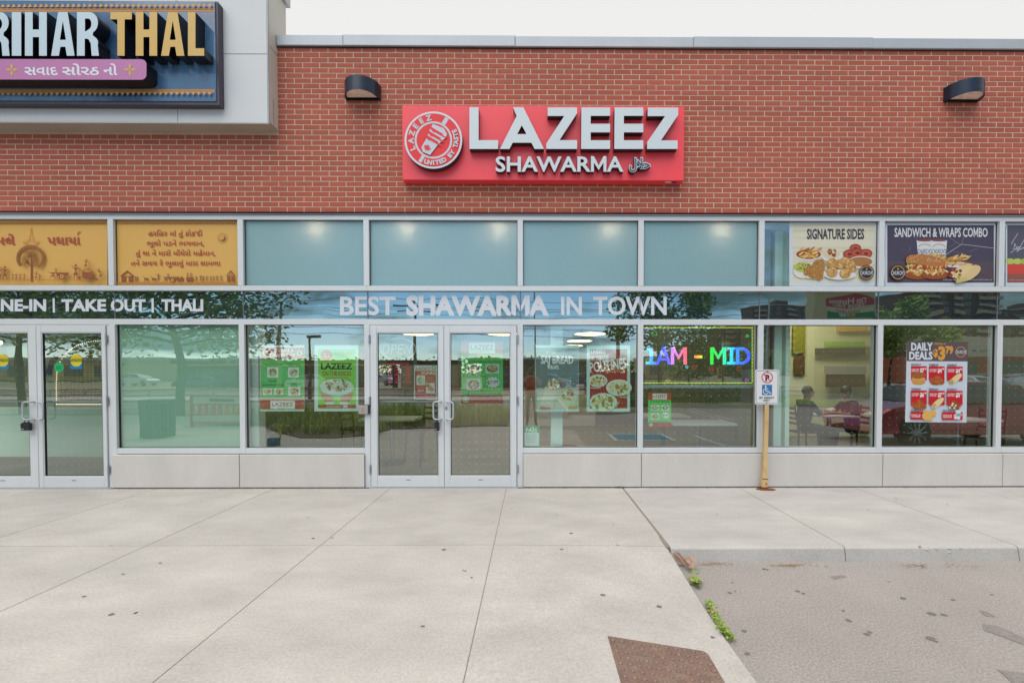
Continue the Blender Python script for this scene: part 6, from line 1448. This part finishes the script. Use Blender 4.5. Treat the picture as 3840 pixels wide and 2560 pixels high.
# island with hedge
isl = [(1.4, -11.4), (3.1, -11.4), (5, -12.6), (6.2, -14.7), (16, -14.9), (16, -20), (1.4, -20)]
mb = MB(); mb.slab(isl, -.15, .03); struct('kerb_island', mb, M['concrete']); mb = MB(); mb.slab([(x*.985+.1, y-.22) for x, y in isl], .0, .05); struct('island_lawn', mb, M['lawn'])
def leafcloud(mb, c, r, n, s, rb, flat=1.):
    for _ in range(n):
        d = Vector((rb.gauss(0, 1), rb.gauss(0, 1), rb.gauss(0, 1))).normalized(); q = rb.random()**.45
        p = Vector((c[0]+d.x*r[0]*q, c[1]+d.y*r[1]*q, c[2]+d.z*r[2]*q)); a = Vector((rb.gauss(0, 1), rb.gauss(0, 1), rb.gauss(0, .7))).normalized(); b = a.orthogonal().normalized(); l = s*rb.uniform(.6, 1.3)
        mb.add([p-a*l*.5, p+b*l*.32, p+a*l*.5, p-b*l*.32], [(0, 1, 2, 3)])
def hedge(name, label, x0, x1, y0, y1, h, n=2600):
    rb = random.Random(int(x0*10)); mb = MB()
    for _ in range(n):
        p = Vector((rb.uniform(x0, x1), rb.uniform(y0, y1), rb.uniform(.02, h)*(1-.15*rb.random()))); a = Vector((rb.gauss(0, 1), rb.gauss(0, 1), rb.gauss(0, 1))).normalized(); b = a.orthogonal(); l = .13
        mb.add([p-a*l*.5, p+b*l*.3, p+a*l*.5, p-b*l*.3], [(0, 1, 2, 3)])
    return single(name, label, 'hedge', mb, M['leafd'], ((x0+x1)/2, (y0+y1)/2, 0))
hedge('hedge', 'dark green hedge behind the parking lot kerb, mirrored below the led sign', 5.3, 12.5, -17.2, -15.8, 1.0, 5200)
hedge('hedge', 'low shrubs at the island corner, mirrored below the poutines poster', 2.0, 5.0, -14.0, -12.6, .55, 2000)
fe = root('wooden_fence', 'brown board fence behind the hedge, mirrored beside the poutines poster', 'fence', (4.5, -19.5, 0))
for k in range(22): mb = MB(); mb.box(3.0+k*.16, 3.14+k*.16, -19.52, -19.48, .0, 1.5); part(fe, 'board', mb, M['wood'])
def tree(name, label, loc, h, r, n, seed, m='leaf', s=.17, lobes=16, grp=None, trunk=.13):
    rb = random.Random(seed); t = root(name, label, 'tree', loc, grp)
    mb = MB(); top = Vector((rb.uniform(-.3, .3), rb.uniform(-.3, .3), h*.62)); mid = Vector((rb.uniform(-.1, .1), 0, h*.3)); mb.tube([(0, 0, -.1), mid, top, top+Vector((0, 0, h*.2))], [trunk, trunk*.8, trunk*.5, .03], 9); tr = part(t, 'trunk', mb, M['bark'], world=False)
    C_ = []; mb = MB()
    for k in range(lobes):
        a = k*2.4+rb.uniform(-.4, .4); f = rb.uniform(.3, 1.0); z = h*.42+(h*.5)*((k+.5)/lobes); rr = r*math.sqrt(max(.12, 1-((z-h*.62)/(h*.42))**2))*f
        c = Vector((rr*math.cos(a), rr*math.sin(a), z)); C_.append(c); st = mid.lerp(top, min(1, max(0, (z-h*.3)/(h*.45)))); mb.tube([st, st.lerp(c, .5)+Vector((0, 0, .12)), c], [.05, .035, .012], 5)
    part(t, 'limb', mb, M['bark'], world=False)
    mb = MB()
    for c in C_: q = r*rb.uniform(.30, .46); leafcloud(mb, c, (q, q, q*.75), n//lobes, s, rb)
    part(t, 'crown', mb, M[m], world=False); return t
tree('street_tree', 'leafy tree mirrored in the thali windows and the band under the yellow posters', (-13.0, -10.5, 0), 6.4, 3.9, 7500, 1, s=.18, lobes=26, grp='street trees mirrored in the glass', trunk=.16)
tree('street_tree', 'leafy tree mirrored in the thali door leaves at the left edge', (-19.8, -11.5, 0), 6.8, 3.8, 6000, 2, s=.2, lobes=22, grp='street trees mirrored in the glass')
tree('street_tree', 'thin tree mirrored between the poutines poster and the led sign', (6.9, -18.0, 0), 6.9, 2.5, 5200, 3, m='leafd', s=.2, lobes=18, grp='street trees mirrored in the glass')
tree('street_tree', 'bright green tree mirrored left of the DAILY DEALS poster', (34, -36, 0), 8.2, 4.2, 9000, 5, s=.36, lobes=20, grp='street trees mirrored in the glass')
tree('street_tree', 'green tree mirrored low behind the led sign letters', (27, -48, 0), 4.1, 4.5, 6000, 6, m='leafd', s=.4, lobes=16, grp='street trees mirrored in the glass')
tree('street_tree', 'small dark green tree mirrored beneath the 1AM of the led sign', (17, -42, 0), 4.0, 3.6, 5000, 8, m='leafd', s=.36, lobes=14, grp='street trees mirrored in the glass')
rb = random.Random(77); mb = MB()
for k in range(60): x = -150+k*5.5; leafcloud(mb, (x, -170+rb.uniform(-5, 5), 3.2), (5, 3, rb.uniform(3.2, 5.5)), 110, 1.5, rb)
o = bpy.data.objects.new('treeline', mb.mesh('treeline', [M['leafd']])); C.objects.link(o); o['kind'] = 'stuff'; o['label'] = 'distant treeline mirrored above the road'
# poles and wires
def pole(label, px, dw, pytop, r, m, arm=0, head='cobra', name='street_lamp', cat='street lamp'):
    X, Y, Z = Mr(px, pytop, dw); t = root(name, label, cat, (X, Y, 0)); mb = MB(); mb.tube([(0, 0, -.1), (0, 0, Z)], r, 10, r1=r*.6); part(t, 'pole', mb, m, world=False)
    if arm:
        mb = MB(); mb.tube([(0, 0, Z-.1), (arm*.3, 0, Z+.25), (arm, 0, Z+.4)], .04, 6); part(t, 'arm', mb, m, world=False); mb = MB(); mb.ell((arm*1.15, 0, Z+.36), (.34, .14, .09), 10, 6); part(t, 'lamp_head', mb, M['chrome'], world=False)
    if head == 'box': mb = MB(); mb.bevbox(-.1, .55, -.15, .15, Z-.04, Z+.1, .02); part(t, 'lamp_head', mb, M['black'], world=False)
    return t, X, Y, Z
pole('tall concrete pole with a lamp arm, mirrored left of BEST', 1045, 24, 1130, .16, M['pole'], .8)
pole('dark post with a flat box lamp, mirrored between the two posters left of the doors', 1163, 19, 1262, .09, mat('dark_post', A(50, 62, 48), .5), 0, 'box')
_, ux_, uy_, uz_ = pole('wooden utility pole with crossarms, mirrored in the left LAZEEZ door leaf', 1556, 34, 1120, .17, M['pole'], 0, '', 'utility_pole', 'utility pole')
up = [o for o in bpy.data.objects if o.name.startswith('utility_pole')][0]
for zz_, l in ((uz_-.5, 2.0), (uz_-1.1, 1.6)): mb = MB(); mb.box(-l, l, -.06, .06, zz_-.06, zz_+.06); part(up, 'crossarm', mb, M['bark'], world=False)
pole('pale concrete lamp pole mirrored in front of the tree by the poutines poster', 2316, 24, 1085, .14, M['pole'], -1.0)
pole('street lamp with a long arm mirrored at the right end of the dark band', 2880, 34, 1110, .12, M['chrome'], -2.0)
pole('grey pole mirrored right of the SAJ BREAD window edge', 2007, 22, 1050, .06, M['chrome'], 0, '')
pole('street lamp mirrored over the DAILY DEALS poster', 3545, 40, 1232, .12, M['chrome'], 1.2)
pole('thin dark sign post mirrored at the left edge of the falafel window', 928, 20, 1266, .05, M['black'], 0, '', 'sign_post', 'post')
wi = root('overhead_wires', 'dark overhead wires mirrored across the glass band', 'wires', (-5, -34, 7))
for k, (py0, py1, dw) in enumerate(((1134, 1150, 34), (1146, 1156, 34), (1166, 1180, 33.6), (1205, 1232, 33), (1100, 1128, 35), (1222, 1262, 30))):
    a = Mr(400, py0, dw); b = Mr(1560, (py0+py1)//2+3, dw); c = Mr(2900, py1, dw); P = []
    for p, q in ((a, b), (b, c)):
        for i in range(8): t = i/8; P.append((p[0]*(1-t)+q[0]*t, p[1], p[2]*(1-t)+q[2]*t-1.2*t*(1-t)))
    P.append(c); mb = MB(); mb.tube(P, .022, 4, False); part(wi, 'wire', mb, M['black'])
# transit shelter and low buildings across the road
def boxthing(name, label, cat, parts_, loc):
    t = root(name, label, cat, loc)
    for nm, (x0, x1, y0, y1, z0, z1), m in parts_: mb = MB(); mb.bevbox(x0, x1, y0, y1, z0, z1, .02); part(t, nm, mb, m)
    return t
x0 = Mr(640, 1400, 37)[0]; x1 = Mr(1490, 1400, 37)[0]; x2 = Mr(1720, 1400, 37)[0]; x3 = Mr(1940, 1400, 37)[0]
DG = mat('shelter_dark', A(40, 52, 46), .5); CM = mat('shelter_cream', A(200, 190, 150), .7)
boxthing('transit_station', 'long low station building with dark fascia and yellow edge, mirrored across the road', 'building',
  [('roof', (x0, x2, -40, -36.8, 2.35, 2.72), DG), ('yellow_trim', (x0, x1, -36.8, -36.7, 2.2, 2.35), M['yellow']), ('wall', (x0, x1-3, -39.5, -37.6, 0, 2.2), DG), ('end_wall', (x1+.4, x2, -39.4, -37, 0, 2.34), CM),
   ('window', (x0+2, x0+6, -37.6, -37.5, .8, 1.9), M['winfar']), ('window', (x0+8, x0+12, -37.6, -37.5, .8, 1.9), M['winfar']), ('column', (x1-.4, x1, -37.4, -37, 0, 2.2), DG)], ((x0+x2)/2, -38.5, 0))
boxthing('transit_station', 'short dark building with yellow roof edge, mirrored in the right LAZEEZ door leaf', 'building',
  [('roof', (x2+1, x3+3, -40, -36.8, 2.45, 2.75), DG), ('yellow_trim', (x2+1, x3-.5, -36.8, -36.7, 2.75, 2.9), M['yellow']), ('wall', (x2+2.2, x3+3, -39.5, -37.2, 0, 2.44), M['towerbrick']), ('door', (x2+3.5, x2+4.5, -37.2, -37.1, 0, 2), M['winfar'])], ((x2+x3)/2, -38.5, 0))
# bin, barrier, bollard near the plaza
bx, by = Mg(592, 1638); 
tb = root('trash_bin', 'dark green slatted bin on the plaza, mirrored in the green window', 'bin', (bx, by, 0))
mb = MB(); mb.tube([(0, 0, 0), (0, 0, .8)], .27, 18); part(tb, 'liner', mb, M['black'], world=False)
for k in range(24): t = k/24*6.283; mb = MB(); mb.tube([(.3*math.cos(t), .3*math.sin(t), .02), (.32*math.cos(t), .32*math.sin(t), .84)], .022, 5); part(tb, 'slat', mb, mat('bin_green', A(40, 74, 64), .5) if k == 0 else bpy.data.materials['bin_green'], world=False)
mb = MB(); mb.tube([(0, 0, .84), (0, 0, .88)], .34, 20); part(tb, 'lid_ring', mb, M['black'], world=False)
fx0, fy0 = Mg(700, 1606); fx1, fy1 = Mg(900, 1600)
br = root('patio_barrier', 'red framed patio barrier with pale panels, mirrored at the right of the green window', 'barrier', (fx0, -6.4, 0))
def bb(nm, a, b, z0, z1, m): mb = MB(); mb.bevbox(a, b, -6.43, -6.38, z0, z1, .004); part(br, nm, mb, m)
X0b, X1b = -9.45, -7.9
RDm = mat('barrier_red', A(206, 50, 48, 1.1), .5)
bb('top_panel', X0b+.08, X1b, .66, .84, M['white']); bb('bottom_panel', X0b+.08, X1b, .16, .34, M['white']); bb('top_rail', X0b, X1b, .84, .88, RDm); bb('middle_rail', X0b, X1b, .62, .66, RDm); bb('middle_rail', X0b, X1b, .34, .37, RDm); bb('bottom_rail', X0b, X1b, .10, .16, RDm); bb('end_post', X0b, X0b+.09, .0, .9, RDm); bb('end_post', X1b-.06, X1b, 0, .9, RDm)
for k in range(8): bb('baluster', X0b+.22+k*.18, X0b+.30+k*.18, .37, .62, RDm)
mb = MB(); mb.box(X0b+.55, X0b+1.2, -6.37, -6.375, .71, .79); part(br, 'green_strip', mb, M['leafd'])
bx, by = Mg(1025, 1672)
rc = root('blue_box', 'small blue box with a yellow post on the paving, mirrored under the falafel poster', 'box', (bx, by, 0)); mb = MB(); mb.bevbox(-.09, .10, -.08, .08, 0, .17, .01); part(rc, 'box', mb, M['blue'], world=False); mb = MB(); mb.tube([(.13, 0, 0), (.17, 0, .44)], .014, 6); part(rc, 'yellow_post', mb, M['yellow'], world=False)
# parking markings
x0, y0 = Mg(2287, 1632, -.12); x1, y1 = Mg(2515, 1657, -.12)
mb = MB(); mb.add([(2.0, -4.75, -.118), (3.5, -4.75, -.118), (3.5, -5.9, -.118), (2.0, -5.9, -.118)], [(0, 1, 2, 3)]); struct('parking_marking', mb, M['whitep'])
mb = MB(); mb.add([(2.1, -4.83, -.1145), (3.4, -4.83, -.1145), (3.4, -5.8, -.1145), (2.1, -5.8, -.1145)], [(0, 1, 2, 3)]); struct('blue_parking_square', mb, M['bluepaint'])
def stripe(a, b, w=.1):
    a = Vector(a); b = Vector(b); d = (b-a).normalized(); n = Vector((-d.y, d.x))*w/2; mb = MB(); mb.add([(*(a+n), -.118), (*(b+n), -.118), (*(b-n), -.118), (*(a-n), -.118)], [(0, 1, 2, 3)]); struct('parking_line', mb, M['whitep'])
stripe(Mg(2585, 1530, -.12), Mg(2750, 1575, -.12)); stripe(Mg(2577, 1537, -.12), Mg(2760, 1588, -.12)); stripe(Mg(2760, 1533, -.12), Mg(2860, 1550, -.12)); stripe(Mg(2600, 1632, -.12), Mg(2720, 1672, -.12))
# cars
def car(name, label, loc, rz, paint, s=1.):
    t = root(name, label, 'car', loc, 'parked cars mirrored in the glass', rz)
    prof = [(-2.3,.35),(-2.32,.62),(-2.22,.86),(-1.7,.98),(-1.05,1.36),(-.5,1.45),(.25,1.44),(.75,1.32),(1.35,.98),(2.0,.86),(2.28,.70),(2.34,.45),(2.28,.30),(-2.2,.28)]
    V = []; n = len(prof); W_ = [(-.86, .0), (-.90, .0), (0, 0)]
    def wid(z): return .88 if z < .95 else .88-(z-.95)*.55
    mb = MB(); rings = []
    for k, f in enumerate((-1, -.93, -.5, 0, .5, .93, 1)):
        rings.append([(x*(1 if abs(f) < 1 else .97), f*wid(z), z*(1 if abs(f) < .9 else .985) if z > .5 else z) for x, z in prof])
    for r in rings: V += r
    mb.add(V, [(k*n+i, k*n+(i+1) % n, (k+1)*n+(i+1) % n, (k+1)*n+i) for k in range(6) for i in range(n)]+[tuple(range(n)), tuple(range(7*n-1, 6*n-1, -1))], False); body = part(t, 'body', mb, paint, world=False)
    for sd in (-1, 1):
        for q in ([(-1.45,.99),(-.95,1.32),(-.5,1.39),(-.42,.99)], [(-.36,.99),(-.42,1.39),(.22,1.38),(.7,1.27),(1.1,.99)]):
            mb = MB(); P = [(x, sd*(wid(z)*.985+.012), z) for x, z in q]; mb.add(P, [tuple(range(len(P)))]); part(t, 'side_window', mb, M['carglass'], world=False)
    mb = MB(); mb.add([(.80,-.62,1.325),(.80,.62,1.325),(1.36,.80,1.0),(1.36,-.80,1.0)], [(0,1,2,3)]); part(t, 'windscreen', mb, M['carglass'], world=False)
    mb = MB(); mb.add([(-1.10,-.62,1.355),(-1.10,.62,1.355),(-1.66,.78,1.02),(-1.66,-.78,1.02)], [(3,2,1,0)]); part(t, 'rear_window', mb, M['carglass'], world=False)
    for x in (-1.42, 1.42):
        for sd in (-1, 1):
            mb = MB(); mb.tube([(x, sd*.68, .33), (x, sd*.90, .33)], .33, 22); w = part(t, 'wheel', mb, M['tire'], world=False); mb = MB(); mb.tube([(x, sd*.88, .33), (x, sd*.905, .33)], .10, 10)
            for k in range(10): a = k*.628; mb.tube([(x+.05*math.cos(a), sd*.912, .33+.05*math.sin(a)), (x+.23*math.cos(a), sd*.908, .33+.23*math.sin(a))], .016, 4)
            part(w, 'rim', mb, M['chrome'], world=False)
    for sd in (-1, 1):
        mb = MB(); mb.ell((2.22, sd*.62, .70), (.10, .17, .06), 10, 6); part(t, 'headlight', mb, M['lens'], world=False); mb = MB(); mb.ell((-2.24, sd*.66, .78), (.06, .16, .07), 10, 6); part(t, 'tail_light', mb, M['carred'], world=False)
        mb = MB(); mb.ell((.95, sd*.98, 1.02), (.06, .09, .06), 8, 6); part(t, 'mirror', mb, paint, world=False)
    return t
xw, yw = Mg(3475, 1688, -.12)
cr_ = car('parked_car', 'dark red sedan parked before the shops, mirrored under the DAILY DEALS poster', (9.75, -4.5, -.12), math.pi, M['carred'])
car('parked_car', 'dark blue car parked farther out, mirrored at the right edge of the photo', (*Mg(3900, 1540, -.12), -.12), math.radians(100), M['carblue'])
car('parked_car', 'white car parked behind the others, mirrored right of the DAILY DEALS poster', (Mg(3640, 1485, -.12)[0], Mg(3640, 1485, -.12)[1], -.12), math.radians(85), M['carwhite'])
car('parked_car', 'white car on the far road, mirrored between the two posters left of the doors', (*Mg(1180, 1462, -.12), -.12), 0, M['carwhite'])
car('parked_car', 'dark blue car on the far road, mirrored at the left of the doors', (*Mg(760, 1462, -.12), -.12), 3.1, M['carblue'])
car('parked_car', 'dark red car in the far lot, mirrored above the blue one at right', (*Mg(3780, 1466, -.12), -.12), math.radians(95), M['carred'])
# pylon sign
PYD = 26.0
def FPY(x, y): X, Y, Z = Mr(*R_TE(x, y), PYD); return X, Z
t = root('pylon_sign', 'cream pylon sign with red drive thru panel and green strip, mirrored in the dark band', 'sign', (FPY(790, 900)[0], -PYD, 0))
Pa = FPY(512, 740); Pb = FPY(1080, 740)
mb = MB(); mb.bevbox(Pa[0], Pb[0], -PYD-.9, -PYD, 0.0, Pa[1]+.4, .03); part(t, 'frame', mb, CM)
pr = Print(lambda x, y: R_TE(x, y), -PYD, sgn=1, step=.004, fn=FPY)
arch = [(594, 868), (594, 790)]+[(594+470*i/10, 790-34*math.sin(math.pi*min(1, i/10*1.0))) for i in range(1, 11)]+[(1064, 850)]
pr.poly(arch, (176, 44, 44)); pr.text('Tim Hortons.', 800, 832, 44, (228, 214, 200), w=350, flip=True, align='c', b=.02, shear=.15); pr.text('DRIVE THRU', 806, 858, 22, (228, 214, 200), w=278, flip=True, align='c', b=.02)
pr.rect(594, 876, 1064, 908, (212, 204, 176)); pr.text('PIZZA DEPOT', 795, 906, 22, (160, 80, 60), w=232, flip=True, align='c', b=.03)
pr.rect(600, 912, 1064, 966, (36, 136, 60)); pr.text('SUB', 838, 948, 34, (226, 170, 50), w=92, flip=True, align='c', b=.05); pr.text('WAY', 744, 948, 34, (236, 236, 226), w=88, flip=True, align='c', b=.05)
part(t, 'sign_panels', pr.mb, M['print'])
# apartment buildings
wm = MB(); wm.box(-.9, .9, 0, .12, -.75, .75); wm.mi = 1; wm.box(-.8, -.05, .12, .14, -.65, .65); wm.box(.05, .8, .12, .14, -.65, .65); wmesh = wm.mesh('window', [M['towerlight'], M['winfar']])
bm2 = MB(); bm2.box(-2.6, 2.6, 0, 1.5, -.1, 0); bm2.box(-2.6, 2.6, 1.42, 1.5, 0, .95); bmesh2 = bm2.mesh('balcony', [M['towerlight']])
def apartment(label, px0, px1, pytop, dw, floors, bays, pat, depth=14):
    a = Mr(px0, pytop, dw); b = Mr(px1, pytop, dw); x0, x1, zt = a[0], b[0], a[2]; cx = (x0+x1)/2
    t = root('apartment_block', label, 'building', (cx, -dw, 0)); w = (x1-x0)/2
    mb = MB(); mb.box(-w, w, -depth, 0, -.1, zt); wl = part(t, 'wall', mb, M['towerbrick'], world=False)
    mb = MB(); mb.box(-w*.2, w*.2, -8, -2, zt, zt+2.6); part(t, 'roof_box', mb, M['towerbrick'], world=False); mb = MB(); mb.box(-w-.1, w+.1, -depth-.1, .1, zt, zt+.35); part(t, 'parapet', mb, M['towerlight'], world=False)
    for f in range(floors):
        z = zt-1.9-f*2.85
        if z < 1: break
        for k in range(bays):
            x = -w+(k+.5)*2*w/bays
            if pat[k % len(pat)] == 'w': o = bpy.data.objects.new('window', wmesh); C.objects.link(o); o.parent = t; o.location = (x, 0, z)
            elif pat[k % len(pat)] == 'b':
                o = bpy.data.objects.new('balcony', bmesh2); C.objects.link(o); o.parent = t; o.location = (x, 0, z-1.1); o.scale = (min(1, w/bays/2.7), 1, 1)
                o = bpy.data.objects.new('window', wmesh); C.objects.link(o); o.parent = t; o.location = (x, 0, z)
    return t
apartment('brown apartment block with many pale balconies, mirrored above the DAILY DEALS poster', 3390, 3740, 1092, 150, 12, 8, 'wbbwb')
apartment('lower brown wing left of the balcony block, mirrored above the DAILY DEALS poster', 3305, 3388, 1150, 158, 10, 4, 'ww')
apartment('brown apartment block mirrored at the far right edge of the dark band', 3760, 4050, 1165, 160, 10, 6, 'wb')
apartment('brown apartment block mirrored between the permit sign and the pylon sign', 2830, 3050, 1138, 190, 12, 6, 'bww')
apartment('grey brown apartment block mirrored behind the MID of the led sign', 2590, 2690, 1282, 230, 10, 4, 'bb')
apartment('taller brown apartment block mirrored at the right end of the led sign', 2692, 2826, 1228, 225, 12, 5, 'wb')
# strip mall with dental shop
DD = 62.0
xa, _, za = Mr(3400, 1262, DD); xb = Mr(4300, 1262, DD)[0]
t = boxthing('strip_mall', 'low brick shops with a pale DENTAL fascia, mirrored right of the DAILY DEALS poster', 'building',
  [('wall', (xa, xb, -DD-8, -DD, 0, 3.9), M['brick']), ('fascia', (xa, (xa+xb)/2, -DD, -DD+.3, 3.9, za), M['cream']), ('fascia', ((xa+xb)/2+.2, xb, -DD, -DD+.3, 3.9, za-.3), DG),
   ('shop_window', (xa+1, xa+5, -DD, -DD+.08, .4, 3.2), M['winfar']), ('shop_window', (xa+6.5, xa+11, -DD, -DD+.08, .4, 3.2), M['winfar']), ('shop_window', (xa+13, xa+18, -DD, -DD+.08, .4, 3.2), M['winfar'])], ((xa+xb)/2, -DD-4, 0))
pr = Print(lambda x, y: (x, y), -DD+.31, sgn=1, step=.01, fn=lambda x, y: (lambda q: (q[0], q[2]))(Mr(x, y, DD))); pr.text('DENTAL', 3682, 1318, 9, (110, 150, 165), w=40, flip=True, align='c', b=.03); pr.ell(3642, 1312, 12, 4, (40, 150, 180), 12); part(t, 'sign_letters', pr.mb, M['print'])
# traffic light
X, Y, Z = Mr(2710, 1380, 30)
t = root('traffic_light', 'yellow traffic light on a pale pole, mirrored below the MID of the led sign', 'traffic light', (X, Y, 0)); mb = MB(); mb.tube([(0, 0, 0), (0, 0, 4.4)], .08, 8); part(t, 'pole', mb, M['pole'], world=False)
mb = MB(); mb.bevbox(-.45, -.15, -.1, .12, 1.0, 1.9, .02); hd = part(t, 'signal_head', mb, M['yellow'], world=False)
for k in range(3): mb = MB(); mb.tube([(-.30, .12, 1.15+k*.3), (-.30, .16, 1.15+k*.3)], .09, 12); part(hd, 'signal_lens', mb, M['black'], world=False)

# low buildings and cars far across the road
for i, (px0, px1, dw, h, lab, m) in enumerate(((-300, 520, 75, 4.2, 'long pale low building mirrored behind the thali doors', CM), (560, 900, 88, 4.6, 'grey low building mirrored at the top of the green window', DG), (1960, 2240, 95, 4.8, 'low dark building mirrored behind the SAJ BREAD poster', M['towerbrick']), (2420, 2600, 90, 5.0, 'pale low building mirrored at the left of the led sign', CM))):
    a = Mr(px0, 1390, dw)[0]; b = Mr(px1, 1390, dw)[0]
    ps_ = [('wall', (a, b, -dw-10, -dw, 0, h-.6), m), ('roof_edge', (a-.3, b+.3, -dw-10.3, -dw+.3, h-.6, h), M['alu_lt'])]
    n = int((b-a)/5)
    for k in range(n): ps_.append(('window', (a+1+k*5, a+4+k*5, -dw, -dw+.1, .8, 2.8), M['winfar']))
    boxthing('low_building', lab, 'building', ps_, ((a+b)/2, -dw-5, 0))
c0 = [o for o in bpy.data.objects if o.name.startswith('parked_car') and o.parent is None]
wsrc = [o for o in c0 if 'two posters left' in o['label']][0]; bsrc = [o for o in c0 if 'left of the doors' in o['label'] and 'blue' in o['label']][0]
for px, dw, srcc, lab in ((2060, 40, wsrc, 'white car mirrored at the left of the SAJ BREAD poster'), (2200, 44, bsrc, 'blue car mirrored behind the SAJ BREAD poster'), (1420, 48, wsrc, 'white car mirrored behind the hours board'), (520, 50, wsrc, 'white car mirrored at the left of the green window'), (3700, 48, bsrc, 'blue car in the lot mirrored over the white one at right'), (3830, 46, wsrc, 'white car in the lot mirrored at the far right')):
    copy_tree(srcc, (Mr(px, 1400, dw)[0], -dw, -.1), .1, label=lab)
